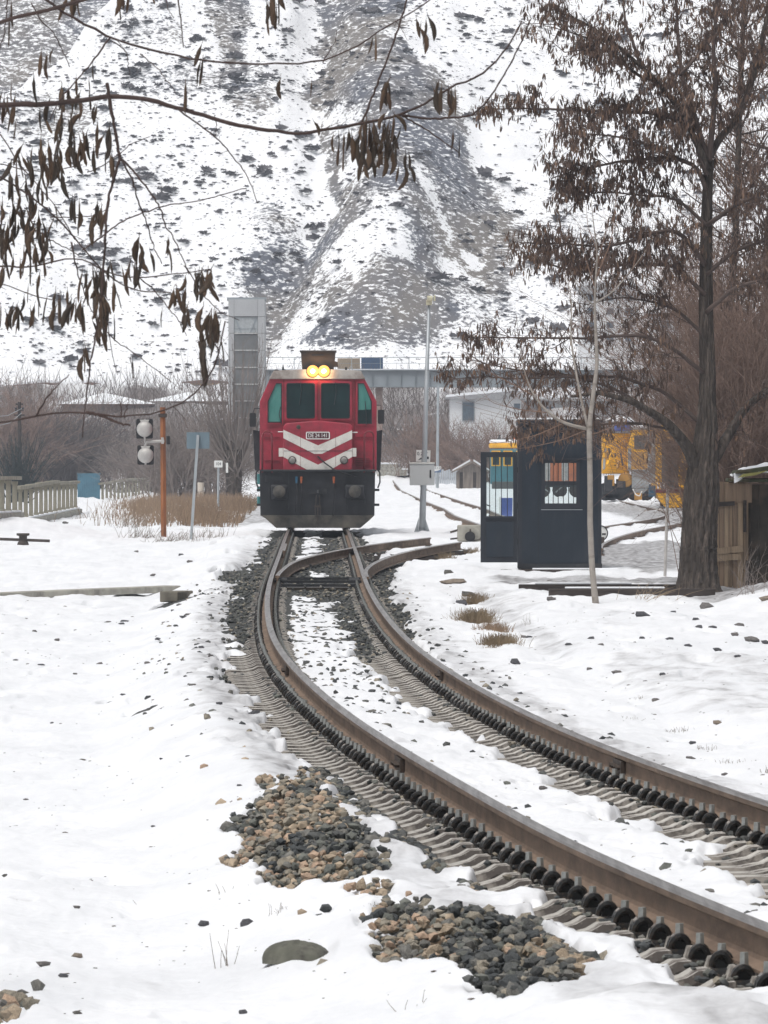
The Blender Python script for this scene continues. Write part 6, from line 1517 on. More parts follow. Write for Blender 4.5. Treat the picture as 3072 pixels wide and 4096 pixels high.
# --- the big locust tree on the right
tb_ = spot(2795, 2366); TD = float(tb_[1]); ts = TD / F
tree = thing('locust_tree', 'big dark locust tree with brown seed pods right of the booth', 'tree', (0, 0, 0))
tp_px = [(2795, 2385), (2792, 2300), (2795, 2200), (2800, 2080), (2806, 1960), (2815, 1850), (2828, 1700), (2830, 1500), (2824, 1300), (2824, 1000), (2828, 800), (2836, 640)]
TQ, TL = resample(poly_px(tp_px, TD, TD + 0.3), 140)
rad = np.interp(np.linspace(0, 1, 140), [0, .02, .06, .15, .25, .32, .45, .7, 1], [.38, .315, .275, .25, .25, .19, .12, .095, .07])
MB().tube(TQ, rad, 64, wob=trunk_wob(4, 15, 0.20)).build('trunk', BARK, tree, smooth=True)
C = Crown(11)
limbs = [
 ([(2800, 1960), (2780, 1850), (2735, 1760), (2690, 1700), (2620, 1650), (2520, 1600), (2400, 1570), (2280, 1590)], -0.6, .115, .02, 3, 1.2),
 ([(2820, 1890), (2900, 1760), (2960, 1650), (3060, 1560), (3200, 1500)], 0.5, .10, .03, 8, 2),
 ([(2830, 680), (2745, 461), (2645, 330), (2553, 254), (2453, 161), (2376, 108), (2230, 46)], -0.5, .055, .012, 11, 6),
 ([(2645, 330), (2560, 310), (2480, 240), (2430, 200), (2330, 200), (2250, 215)], -0.9, .03, .008, 10, 6),
 ([(2826, 700), (2761, 492), (2645, 461), (2453, 453), (2261, 446), (2107, 438), (1992, 446)], -0.3, .045, .008, 13, 7),
 ([(2824, 760), (2790, 660), (2684, 630), (2530, 646), (2338, 676), (2215, 715)], 0.4, .04, .008, 13, 7),
 ([(2824, 900), (2722, 800), (2600, 790), (2420, 770), (2290, 800)], 0.9, .03, .006, 11, 6),
 ([(2820, 1060), (2722, 922), (2645, 922), (2453, 991), (2261, 976), (2069, 976)], -0.7, .04, .008, 13, 7),
 ([(2822, 1180), (2700, 1060), (2500, 1060), (2330, 1100), (2180, 1070), (2110, 1010)], 0.3, .035, .008, 12, 6),
 ([(2820, 1345), (2700, 1230), (2500, 1180), (2330, 1210)], 0.6, .03, .006, 9, 3),
 ([(2825, 1500), (2700, 1400), (2569, 1340), (2338, 1353), (2030, 1360), (1846, 1350)], -0.8, .035, .006, 8, 4),
 ([(2810, 1700), (2650, 1560), (2492, 1510), (2184, 1500), (2000, 1470), (1877, 1440)], 0.2, .035, .006, 7, 3),
 ([(2600, 1640), (2480, 1560), (2300, 1500), (2100, 1520), (1930, 1510), (1800, 1520)], -0.9, .025, .005, 8, 4),
 ([(2690, 1720), (2560, 1690), (2400, 1700), (2250, 1730), (2080, 1720)], -1.2, .025, .005, 9, 5),
 ([(2830, 640), (2876, 560), (2960, 470), (3010, 330), (3040, 200), (3075, 50), (3090, -80)], 0.6, .06, .03, 10, 4),
 ([(2833, 640), (2740, 340), (2720, 220), (2715, 100), (2705, -60)], 0.8, .045, .02, 10, 4),
 ([(2836, 640), (2860, 400), (2850, 200), (2880, -60)], -0.2, .05, .02, 10, 4),
 ([(2720, 300), (2800, 210), (2860, 120), (2950, -30)], 1.0, .03, .012, 10, 4),
 ([(2828, 900), (2950, 820), (3080, 760), (3200, 700)], -0.4, .04, .012, 10, 4),
 ([(2824, 1250), (2930, 1150), (3050, 1120), (3200, 1080)], -0.6, .04, .012, 10, 3),
 ([(2826, 1100), (2930, 1000), (3060, 960), (3180, 900)], 0.6, .035, .012, 10, 3),
 ([(2560, 254), (2500, 100), (2480, -40)], 0.2, .03, .01, 9, 4),
 ([(2453, 161), (2330, 150), (2240, 120), (2200, 60)], -0.4, .02, .006, 10, 5),
 ([(2690, 630), (2560, 560), (2400, 540), (2250, 540)], -0.9, .025, .006, 11, 6)]
lm = MB()
for (pts, dz, r0, r1, dens, pods) in limbs:
    Q, L = resample(poly_px(pts, TD + 0.15, TD + dz * 1.3), max(14, len(pts) * 4))
    Q[2:] += np.cumsum(C.r.normal(0, 0.006, (len(Q) - 2, 3)), axis=0)
    lm = MB(); lm.tube(Q, np.linspace(r0, r1, len(Q)), 8); lm.build('limb', BARK if r0 > 0.05 else TWIGD, tree, smooth=True)
    C.limb_twigs(Q, L, dens * 1.2, 0.22, 0.80, 0.08, sub=7, pods=pods * 0.80, t0=0.10, r0=0.0085)
C.build_twigs('twigs', TWIGD, tree)
C.build_pods('seed_pods', [POD, POD2], tree, 0.07, 0.13)
print('pods', len(C.pods), 'twigs', len(C.t))

# --- trees behind it at the right edge
def back_tree(label, pts, d, r0, r1, seed, limbs_n, m=TWIGD, pods=1.0, group='trees at the right edge'):
    t_ = thing('bare_tree', label, 'tree', (0, 0, 0), group=group)
    P = poly_px(pts, d, d); P[0, 2] = ground_z(P[0, 0], d) - 0.1
    Q, L = resample(P, 30); MB().tube(Q, np.linspace(r0, r1, 30), 14, wob=trunk_wob(seed, 6, .1)).build('trunk', BARK, t_, smooth=True)
    c = Crown(seed); r = c.r; lm = MB()
    for k in range(limbs_n):
        t = r.uniform(0.3, 0.98); p = Q[int(t * 29)]
        dv = unit(np.array([r.normal(0, 1), r.normal(0, .8), r.uniform(0.0, 0.9)])); l_ = r.uniform(0.9, 2.2) * (1.2 - .5 * t)
        pts_ = np.array([p, p + dv * l_ * .5 + [0, 0, .05], p + dv * l_ + [0, 0, .25 * l_]]); q2, L2 = resample(pts_, 8)
        lm.tube(q2, np.linspace(r1 * .5, .008, 8), 6); c.limb_twigs(q2, L2, 7, .2, .7, .15, sub=4, pods=pods, r0=.008)
    lm.build('limbs', TWIGD, t_); c.build_twigs('twigs', m, t_)
    if pods: c.build_pods('seed_pods', [POD, POD2], t_)
back_tree('slender bare tree close behind the big locust, to its right', [(2935, 2280), (2930, 1900), (2925, 1600), (2915, 1300), (2940, 1000), (2950, 700), (2960, 350), (2980, -40)], 121, 0.085, 0.035, 21, 70, TWIGB, 1.2)
back_tree('leaning bare tree cut by the right edge of the picture', [(3150, 2280), (3130, 1700), (3080, 1350), (3060, 1000), (3100, 700), (3160, 300), (3200, -50)], 125, 0.09, 0.04, 22, 70, TWIGB, 1.2)

# --- tangled shrubs at the right
def shrub(name, label, x, d, w, h, n, seed, m, lean=0.0, r0=0.008, sub=5, arch=0.35, spread=0.5, sublen=(0.12, .4), base_z=None, cat='shrub', group=None, pods=0, dd=None, frac2=1.0):
    X_ = at(x, 0, d)[0]; zb = ground_z(X_, d) if base_z is None else base_z
    t_ = thing(name, label, cat, (0, 0, 0), group=group); c = Crown(seed); r = c.r; dd = w * .5 if dd is None else dd
    for k in range(n):
        p = np.array([X_ + r.normal(0, w * .16), d + r.normal(0, dd * .3), zb - 0.05])
        a = float(np.clip(r.normal(0, spread), -1.0, 1.0)); ln = h * r.uniform(0.55, 1.1)
        e = p + np.array([math.sin(a) * ln + lean * ln, r.normal(0, dd * .35), max(0.15, math.cos(a)) * ln])
        m_ = (p + e) / 2 + np.array([-math.sin(a) * ln * arch * .6, 0, ln * arch * .35])
        c.twig(p, m_, e, r0, r0 * .35)
        for _ in range(sub):
            tt = r.uniform(0.25, 1); q = p * (1 - tt) ** 2 + 2 * m_ * tt * (1 - tt) + e * tt * tt
            dv = unit(unit(e - m_) * .7 + r.normal(0, .55, 3)); l2 = r.uniform(*sublen) * h * .5; e2 = q + dv * l2
            c.twig(q, (q + e2) / 2 + r.normal(0, .1, 3) * l2, e2, r0 * .45, r0 * .22)
            for _3 in range(r.poisson(pods)): c.pods.append(q + (e2 - q) * r.uniform(.2, 1))
    c.build_twigs('branches', m, t_, 3)
    if pods: c.build_pods('dead_leaves', [POD2, POD], t_, .03, .06, 0.3)
    return t_
for k, (x, d, w, h, n, lean, lb) in enumerate(((2980, 117.5, 2.2, 4.8, 480, -0.08, 'dense tangle of brown brambles rising behind the plank shed'), (3120, 118.5, 2.0, 5.2, 340, -0.10, 'tall brown bramble tangle at the right picture edge'), (2950, 119.0, 1.6, 5.2, 300, 0.05, 'brown shrub growing behind the big trunk'), (3030, 121.5, 2.0, 6.2, 340, -.05, 'tallest brown thicket between the two bare trees at the right edge'))):
    shrub('bramble_shrub', lb, x, d, w, h, n, 40 + k, TWIGB, lean, 0.0075, 10, 0.5, 0.32, (.12, .42), pods=0.9)
# bank twigs
shrub('twig_clump', 'loose twigs sprouting from the snowy bank at the right edge', 3030, 101, .8, .55, 14, 51, TWIGG, 0, .004, 3, .3, .7)
shrub('twig_clump', 'dry twigs at the foot of the plank shed', 2990, 108, .7, .7, 16, 52, TWIGG, 0, .004, 3, .4, .6)
shrub('twig_clump', 'dry stalks lying between the two timbers by the sapling', 2560, 104.5, 1.0, .35, 22, 53, mat('straw_twig', (0.33, 0.25, 0.17), 0.9), .5, .004, 2, .3, 1.0)

# --- young pale sapling in front of the booth
SAPB = mat('pale_smooth_bark', (0.30, 0.27, 0.24), 0.85, var=0.16, scale=3, stretch=(1, 1, 2.5), dirt=(0.15, 0.125, 0.105), dscale=4, dmin=0.55, dmax=0.7, bump=0.2)
SAPT = mat('reddish_sapling_twig', (0.20, 0.125, 0.09), 0.8, var=0.2, scale=2)
sb_ = spot(2383, 2412); SPD = float(sb_[1])
sap = thing('sapling', 'young pale-barked sapling standing in front of the booth', 'tree', (0, 0, 0))
Q, L = resample(poly_px([(2384, 2425), (2374, 2330), (2368, 2265), (2360, 2085), (2361, 1940), (2358, 1795), (2357, 1700), (2373, 1576), (2389, 1460), (2384, 1345), (2378, 1230), (2382, 1114), (2390, 1038), (2384, 968), (2372, 880), (2365, 800)], SPD, SPD), 70)
rad = np.interp(np.linspace(0, 1, 70), [0, .05, .35, .44, .46, .6, .8, 1], [.050, .043, .038, .041, .033, .027, .014, .004])
MB().tube(Q, rad, 14, wob=trunk_wob(9, 3, .03)).build('trunk', SAPB, sap, smooth=True)
C2 = Crown(31)
for pts, r0, r1, m_, dens in (([(2352, 1712), (2325, 1600), (2300, 1470), (2280, 1340), (2290, 1200), (2260, 1080)], .022, .004, SAPB, 3), ([(2350, 1716), (2298, 1704), (2254, 1694), (2218, 1672), (2190, 1650), (2130, 1580), (2095, 1480), (2078, 1390)], .026, .004, SAPB, 3),
    ([(2380, 1212), (2453, 1168), (2530, 1076), (2584, 1000)], .014, .003, SAPB, 2), ([(2378, 1225), (2330, 1180), (2295, 1110), (2280, 1080)], .012, .003, SAPB, 2), ([(2384, 1110), (2440, 980), (2455, 900), (2465, 760)], .010, .002, SAPT, 2),
    ([(2390, 1050), (2420, 940), (2440, 850)], .008, .002, SAPT, 2), ([(2386, 1000), (2350, 900), (2345, 820)], .007, .002, SAPT, 2), ([(2380, 1150), (2330, 1000), (2320, 900)], .008, .002, SAPT, 2), ([(2530, 1076), (2560, 940), (2575, 830)], .006, .002, SAPT, 2),
    ([(2190, 1650), (2080, 1640), (1960, 1610), (1930, 1560)], .008, .002, SAPT, 5), ([(2250, 1694), (2150, 1740), (2020, 1770), (1950, 1775)], .007, .002, SAPT, 5), ([(2345, 1720), (2250, 1760), (2120, 1790), (2060, 1795)], .007, .002, SAPT, 4), ([(2130, 1580), (2020, 1520), (1900, 1460), (1850, 1400)], .008, .002, SAPT, 5), ([(2360, 1740), (2420, 1720), (2480, 1690)], .006, .002, SAPT, 3)):
    q2, L2 = resample(poly_px(pts, SPD, SPD + C2.r.uniform(-.5, .5)), 16); MB().tube(q2, np.linspace(r0, r1, 16), 8).build('branch', m_, sap, smooth=True)
    C2.limb_twigs(q2, L2, dens, .12, .5, .15, sub=2, pods=0, r0=.004, depth=.5)
C2.build_twigs('twigs', SAPT, sap)

# --- pollard and bushes on the left, by the lift tower
d = 330.0; s_ = d / F; X_ = at(935, 0, d)[0]; zb = ground_z(X_, d)
pol = thing('pollard_tree', 'bare pollarded tree with upright shoots left of the locomotive', 'tree', (0, 0, 0))
zt = CAMH - (1800 - YH) * s_
MB().tube(resample([(X_, d, zb - .2), (X_ + .02, d, zb + .8), (X_ - .05, d, zt)], 14)[0], np.interp(np.linspace(0, 1, 14), [0, .3, 1], [.42, .33, .40]), 16, wob=trunk_wob(3, 5, .12)).build('trunk', BARK, pol, smooth=True)
C3 = Crown(61); r = C3.r
for k in range(95):
    p = np.array([X_ + r.normal(0, .22), d + r.normal(0, .22), r.uniform(zb + 0.9, zt + .1)]); a = r.normal(-0.05, .34); ln = r.uniform(2.6, 6.2) * math.exp(-abs(a) * .5)
    e = p + [math.sin(a) * ln, r.normal(0, .5), math.cos(a) * ln]; m_ = (p + e) / 2 + [math.sin(a) * ln * .22, 0, -ln * .05]
    C3.twig(p, m_, e, r.uniform(.026, .052), .008)
    for _ in range(9):
        tt = r.uniform(.3, 1); q = p * (1 - tt) ** 2 + 2 * m_ * tt * (1 - tt) + e * tt * tt; dv = unit(unit(e - m_) + r.normal(0, .4, 3)); l2 = r.uniform(.3, 1.0); C3.twig(q, q + dv * l2 * .5 + r.normal(0, .04, 3), q + dv * l2, .010, .004)
for k in range(160):
    p = np.array([X_ + r.normal(0, .5), d + r.normal(0, .3), zb + r.uniform(.2, 2.0)]); e = p + [r.normal(0, .8), r.normal(0, .3), r.normal(.3, .5)]; C3.twig(p, (p + e) / 2 + r.normal(0, .1, 3), e, .012, .005)
C3.build_twigs('shoots', TWIGG, pol, 3)
DKSH = mat('dark_grey_twig', (0.105, 0.092, 0.088), 0.9, var=0.3, scale=1)
for k, (x, d, w, h, n, lean, m_, lb) in enumerate((
    (190, 432, 7.5, 4.3, 560, 0.0, DKSH, 'dense grey bush behind the concrete fence at left'), (330, 436, 5.5, 4.3, 260, 0.35, DKSH, 'arching grey bush sweeping right over the blue gate'), (20, 430, 6.0, 5.4, 460, 0.0, TWIGB, 'tall brownish bush at the left picture edge'),
    (700, 345, 4.5, 4.0, 190, 0.0, TWIGG, 'bare bush behind the leaning sign'), (830, 350, 4.0, 4.2, 170, 0.0, TWIGG, 'bare bush just left of the pollard tree'), (560, 420, 5.0, 3.4, 160, 0.1, TWIGG, 'bare bush behind the rusty signal'),
    (1850, 452, 4.0, 3.6, 200, 0.0, TWIGB, 'brown bush hiding the foot of the pale building'), (1990, 450, 4.5, 3.7, 220, 0.0, TWIGB, 'brown bush behind the wooden hut'), (1700, 455, 5.0, 3.6, 200, 0.0, TWIGB, 'brown bush behind the tall grey pole'),
    (140, 440, 7.0, 6.3, 260, 0.0, TWIGB, 'tall brown thicket above the left bushes'))):
    shrub('bare_bush', lb, x, d, w, h, n, 70 + k, m_, lean, 0.024, 8, 0.45, 0.6, (.15, .5), group='bare bushes on the left', dd=3.0)
shrub('dark_evergreen', 'dark evergreen shrub below the utility pole', 80, 322, 1.6, 3.0, 160, 90, mat('dark_needles', (0.035, 0.045, 0.045), .9, var=.3), 0, .02, 8, .2, .3, (.1, .25))
# --- brush covering the bank behind everything
bt = MB(); N = 11000
bx_r = rng.uniform(-36, 40, N); bd_r = rng.uniform(455, 520, N); bz_r = base_z(bx_r, bd_r)
hgt = rng.uniform(0.4, 1.6, N) * (0.5 + 1.9 * fbm(bx_r * .22, bd_r * .1, 3, 48)); ang = rng.normal(0, .45, N)
P0 = np.stack([bx_r, bd_r, bz_r - .1], -1); P1 = P0 + np.stack([np.sin(ang) * hgt, rng.normal(0, .3, N), np.cos(ang) * hgt], -1); Pm = (P0 + P1) / 2 + rng.normal(0, .15, (N, 3))
bt.twigs(P0, Pm, P1, .022, .008, 2)
tag(bt.build('bank_brush', mat('bank_brush', (0.140, 0.117, 0.108), .9, var=.3, scale=.3)), 'leafless brown brush covering the bank behind the yard', 'brush', kind='stuff')
# --- dry grass left of the locomotive
STRAW = mat('dry_grass', (0.235, 0.165, 0.110), .9, var=.3, scale=1.2)
N = 11000; gd = rng.uniform(216, 330, N); gpx = rng.normal(0, 1, N) * 150 + 800 + (gd - 250) * .2
gpx = np.where(gpx > 1040, 2080 - gpx, gpx); gX = (gpx - CX) / F * gd
den = fbm(gX * .8, gd * .08, 3, 88); kk = (den > .42) & (gX < xc(gd) - 2.4) & (gX > xc(gd) - 8.5); gX, gd = gX[kk], gd[kk]; N = len(gX)
gz = snow_z(gX, gd); h_ = rng.uniform(.22, .62, N); an_ = rng.normal(0.1, .3, N)
P0 = np.stack([gX, gd, gz - .03], -1); P1 = P0 + np.stack([np.sin(an_) * h_, rng.normal(0, .1, N), np.cos(an_) * h_], -1); Pm = P0 * .5 + P1 * .5 + np.stack([-np.sin(an_) * h_ * .2, 0 * h_, h_ * .1], -1)
gm = MB(); gm.twigs(P0, Pm, P1, .011, .004, 2)
tag(gm.build('dry_grass', STRAW), 'tall dry brown grass left of the locomotive', 'grass', kind='stuff')

# --- tufts and stalks in the snow
def tuft(name, label, x, y, w, h, n, seed, m, r0=.0022, lean=0, group=None):
    p = spot(x, y); r = np.random.default_rng(seed); mb = MB()
    P0 = np.stack([r.normal(0, w * .3, n), r.normal(0, w * .5, n), np.full(n, -.03)], -1); a = r.normal(lean, .5, n); L_ = h * r.uniform(.4, 1.1, n)
    P1 = P0 + np.stack([np.sin(a) * L_, r.normal(0, .3, n) * L_, np.cos(a) * L_], -1); Pm = (P0 + P1) / 2 + r.normal(0, .12, (n, 3)) * L_[:, None]
    mb.twigs(P0, Pm, P1, r0, r0 * .5, 3); return tag(mb.build(name, m, None, loc=p), label, 'grass tuft', group)
STALK = mat('grey_stalk', (0.20, 0.175, 0.15), .9, var=.3)
GT = 'dry tufts and stalks in the snow'
tuft('grass_tuft', 'tall thin bare stalks on the snow at lower left', 900, 3868, .10, .17, 7, 1, STALK, .0022, group=GT)
tuft('grass_tuft', 'dark brown grass tuft at the edge of the lower ballast heap', 1535, 3665, .12, .09, 170, 2, mat('dark_dead_grass', (0.085, 0.062, 0.045), .95, var=.3), .0022, group=GT)
tuft('grass_tuft', 'small dry tuft left of the upper ballast heap', 1128, 3640, .08, .06, 22, 3, STALK, .0016, group=GT)
tuft('grass_tuft', 'few dark stalks below the lower ballast heap', 1640, 4030, .08, .09, 5, 4, STALK, .002, group=GT)
TANG = mat('tan_tussock', (0.20, 0.150, 0.095), .95, var=.35)
for k, (x, y, w, h, n, lb) in enumerate(((1907, 2492, .36, .23, 900, 'largest tan grass tussock on the ditch edge right of the track'), (1999, 2578, .32, .16, 700, 'nearest tan grass tussock on the ditch edge'), (1902, 2420, .30, .18, 500, 'tan tussock just beyond the largest one'), (1975, 2520, .30, .14, 400, 'dark flat tussock between the two tan ones'), (1893, 2214, .3, .14, 160, 'tan grass by the foot of the booth door'), (1782, 2232, .3, .16, 140, 'brown grass clump beyond the ditch left of the booth door'))):
    tuft('grass_tussock', lb, x, y, w, h, n, 10 + k, TANG if k != 3 else STRAW, .0035, group='grass tussocks along the ditch')
for k, (x, y, w, h, n) in enumerate(sorted(((2558, 2795, .1, .07, 14), (2528, 2875, .12, .07, 18), (2685, 2930, .16, .08, 34), (2745, 2925, .1, .07, 16), (2822, 3000, .14, .07, 30), (2905, 3052, .1, .06, 22), (2965, 3050, .1, .06, 16), (3055, 3090, .1, .07, 18), (2115, 2495, .2, .16, 10), (1560, 3690, .1, .1, 8), (570, 3614, .03, .07, 2), (898, 3570, .05, .07, 5), (2290, 2490, .2, .08, 14)), reverse=True)):
    tuft('grass_tuft', 'short grey dry tuft poking out of the snow, %s of them from right to left' % ORD[k], x, y, w, h, n, 30 + k, STALK, .0022, group='short grey tufts in the snow')
for k, (x, y, w, h, n) in enumerate(sorted(((520, 2110, .8, .5, 40), (560, 2150, .9, .35, 60), (640, 2165, .7, .3, 40), (330, 2075, .6, .3, 30), (720, 2165, .8, .3, 50), (840, 2150, .8, .3, 50)))):
    tuft('grass_tuft', 'grey dry stalks in the snow near the rusty signal, %s clump from the left' % ORD[k], x, y, w, h, n, 60 + k, STALK, .006, .3, group='dry stalks near the signal')

# --- rocks
ROCKM = [mat('rock_' + n, c, .8, var=.3, scale=8, bump=.5, bscale=25) for n, c in zip('abcd', ((0.075, 0.075, 0.082), (0.14, 0.13, 0.125), (0.20, 0.165, 0.13), (0.10, 0.095, 0.085)))]
rock_me = {}
def rock(x, y, w, label, group=None, m=0, hh=.62, sink=.25, shape=None):
    p = spot(x, y); s = w * p[1] / F; r = np.random.default_rng(int(x * 7 + y))
    sh_ = int(r.integers(9)) if shape is None else shape; key = (sh_, m)
    if key not in rock_me:
        mb = MB(); mb.add(*SHAPES[sh_]); rock_me[key] = mb.mesh('rock', [ROCKM[m]])
    o = link('rock', rock_me[key], None, 0, (p[0], p[1], p[2] + s * hh * (.30 - sink))); o.scale = (s, s * 1.0, s * hh * 1.3); o.rotation_euler = (0, float(r.normal(0, .12)), float(r.uniform(0, 6.28)))
    return tag(o, label, 'rock', group)
L1 = [(823, 18), (1090, 28), (1143, 78), (925, 150), (750, 432), (735, 447), (205, 500), (343, 558), (889, 684), (1003, 724), (745, 875), (1320, 930), (1365, 835), (1300, 782), (1135, 1243), (975, 1263), (1440, 1424), (950, 538), (655, 436), (1080, 333), (1040, 378), (1130, 393), (1110, 408), (95, 667), (250, 696), (450, 751), (605, 688), (1155, 818), (1210, 590), (1265, 640)]
for k, (a, b) in enumerate(sorted(L1, key=lambda q: -q[1])): rock(a * .663, 2200 + b * .663, 26 + (a * 7 % 13), 'small grey stone in the left snow field, %s counting up from the nearest' % ORD[k], 'small stones in the left snow field', (a + b) % 2, .5, .22)
for k, (a, b, w, lb) in enumerate(((315, 1046, 24, 'lone dark stone in the middle of the left snow field'), (157, 1507, 26, 'lone stone at the left edge of the snow field'), (1540, 986, 55, 'flat stone at the foot of the left sleeper ends'))): rock(a * .663, 2200 + b * .663, w, lb, None, k % 2, .5, .2)
for k, (a, b, w, m, lb) in enumerate(((1015, 345, 26, 0, 'small squarish dark stone left of the upper ballast heap'), (35, 672, 34, 3, 'dark stone at the left edge, lower snow field'), (515, 886, 38, 1, 'low flat stone in the lower left snow'), (512, 1212, 52, 2, 'angular tan stone in the lower left snow'), (1360, 1002, 62, 0, 'flat dark stone beside the big boulder'), (1630, 990, 66, 0, 'pointed black stone left of the big boulder'), (505, 1588, 48, 3, 'rounded dark stone near the bottom edge'), (420, 1340, 50, 0, 'dark stone right of the lower left gravel'), (150, 1590, 62, 3, 'dark brown rounded stone at the lower left corner'), (300, 1268, 66, 1, 'flat grey stone above the lower left gravel'), (1605, 1584, 48, 0, 'half buried dark stone at the bottom, left of centre'))):
    rock(a * .603, 3100 + b * .603, w, lb, None, m, .6, .15)
L3 = [(525, 64), (408, 282), (385, 262), (740, 268), (790, 301), (1238, 306), (1375, 211), (1505, 198), (1485, 250), (1250, 893), (1270, 816), (1440, 981), (870, 445), (1105, 455), (1070, 591), (725, 428), (1280, 170), (1400, 330), (620, 300), (1150, 270), (1000, 268), (1500, 360)]
for k, (a, b) in enumerate(sorted(L3, key=lambda q: -q[1])): rock(1800 + a * .7667, 2350 + b * .7667, 34 + (a * 5 % 17), 'small grey stone in the snow right of the track, %s counting up from the nearest' % ORD[k], 'small stones in the right snow', (a + b) % 2, .5, .2)
for k, (a, b, w, m, lb) in enumerate(((995, 152, 66, 0, 'big black stone in the snow right of the sapling'), (1167, 132, 42, 0, 'dark stone to the right of the big black one'), (1330, 110, 80, 1, 'long flat grey stone below the big tree'), (338, 396, 62, 0, 'dark wedge-shaped stone beside the right rail'), (1400, 712, 46, 2, 'pale tan pointed stone in the right snow'), (1305, 212, 38, 0, 'dark angular stone left of the right edge'), (1570, 284, 72, 1, 'flat block at the right picture edge'), (1650, 70, 60, 2, 'reddish-brown boulder on the bank at the right edge'), (1650, 294, 40, 0, 'dark stone at the right edge below the flat block'), (480, 1052, 42, 1, 'pyramid-shaped grey stone between the rails'))):
    rock(1800 + a * .7667, 2350 + b * .7667, w, lb, None, m, .62, .12)
rock(1790, 2296, 60, 'dark stone on the near bank of the ditch', None, 3, .5, .2); rock(1815, 2330, 110, 'brown earth-covered stone lying in the ditch', None, 2, .4, .2); rock(2200, 2402, 42, 'grey stone on the mound left of the sapling', None, 1, .7, .1)
rock(1880, 2384, 80, 'dark stones edging the ditch below the booth door', None, 3, .5, .2); rock(1845, 2410, 70, 'dark angular stone half under the ditch snow', None, 0, .5, .2)
for k, (x, y, w) in enumerate(((60, 2105, 50), (105, 2112, 40), (150, 2108, 46), (195, 2105, 34), (232, 2110, 24), (260, 2095, 30))): rock(x, y, w, 'stone at the foot of the near concrete fence, %s from the left' % ORD[k], 'stones at the foot of the fence', 3, .6, .1)
# the big half-buried boulder
p = spot(1195, 3822); bo_ = MB(); a, b = np.meshgrid(np.linspace(0, 2 * math.pi, 41)[:-1], np.linspace(0, math.pi / 2, 14), indexing='ij')
rr_ = 1 + 0.22 * (fbm(np.cos(a) * 1.5 + 5, np.sin(a) * 1.5 + b * 1.2, 3, 6) - .5) * 2
Vb = np.stack([np.cos(a) * np.sin(b) * .142, np.sin(a) * np.sin(b) * .16, np.cos(b) ** 0.7 * .092 - .03], -1) * rr_[..., None]
i = np.arange(40)[:, None]; j = np.arange(13)[None]; i2 = (i + 1) % 40
bo_.add(Vb.reshape(-1, 3), [np.stack([i * 14 + j, i * 14 + j + 1, i2 * 14 + j + 1, i2 * 14 + j], -1).reshape(-1, 4)])
tag(bo_.build('boulder', mat('greenish_boulder', (0.125, 0.125, 0.10), .85, var=.3, scale=9, bump=.4, bscale=40, dirt=(0.06, 0.055, 0.05), dscale=12, dmin=.5, dmax=.7), None, smooth=True, loc=p), 'large rounded greenish-grey boulder half buried in the snow', 'rock')

# --- bark crumbs, bits of pod and grit lying on the snow
N = 1500; r = np.random.default_rng(404)
ld_ = np.exp(r.uniform(np.log(26.5), np.log(125), N)); lx_ = r.uniform(-.056, .056, N) * ld_
ok = (bare(lx_, ld_) < .2) & (fbm(lx_ * 1.1, ld_ * .3, 3, 405) > .47); lx_, ld_ = lx_[ok], ld_[ok]; N = len(lx_)
sz_ = np.exp(r.normal(-4.55, .45, N)) * np.clip(ld_ / 45, .8, 2.2)
lit = MB(); lit.copies(*SHAPES[2], rot_rand(N, .4, r) * (sz_[:, None, None] * np.array([1.6, 1, .5])[None, :, None]), np.stack([lx_, ld_, snow_z(lx_, ld_) + .001], -1))
tag(lit.build('snow_litter', mat('dark_litter', (0.09, 0.075, 0.06), .9, var=.4, scale=3)), 'tiny dark crumbs of bark and grit scattered on the snow', 'litter', kind='stuff')

# ------------------------------------------------------------------ overhanging locust branches close to the camera
FT = mat('dark_reddish_branch', (0.060, 0.040, 0.036), .85, var=.3, scale=9, bump=.4, bscale=30)
FPOD = [mat('near_pod_' + n, c, .55, var=.45, scale=22, stretch=(1, 1, .3), col2=c2) for n, c, c2 in (('a', (0.030, 0.019, 0.013), (0.085, 0.055, 0.034)), ('b', (0.045, 0.026, 0.018), (0.12, 0.075, 0.045)), ('c', (0.022, 0.016, 0.013), (0.06, 0.043, 0.03)))]
FD = 30.0
fg = thing('overhanging_locust_tree', 'dark locust branches with hanging pods reaching in from the left foreground', 'tree', (0, 0, 0))
tx0 = -2.75
gz0 = ground_z(tx0, FD)
MB().tube(resample([(tx0, FD, gz0 - .2), (tx0 + .02, FD, .8), (tx0 - .03, FD, 2.2), (tx0 + .05, FD + .1, 4.6)], 30)[0], np.linspace(.15, .06, 30), 20, wob=trunk_wob(8, 7, .1)).build('trunk', BARK, fg, smooth=True)
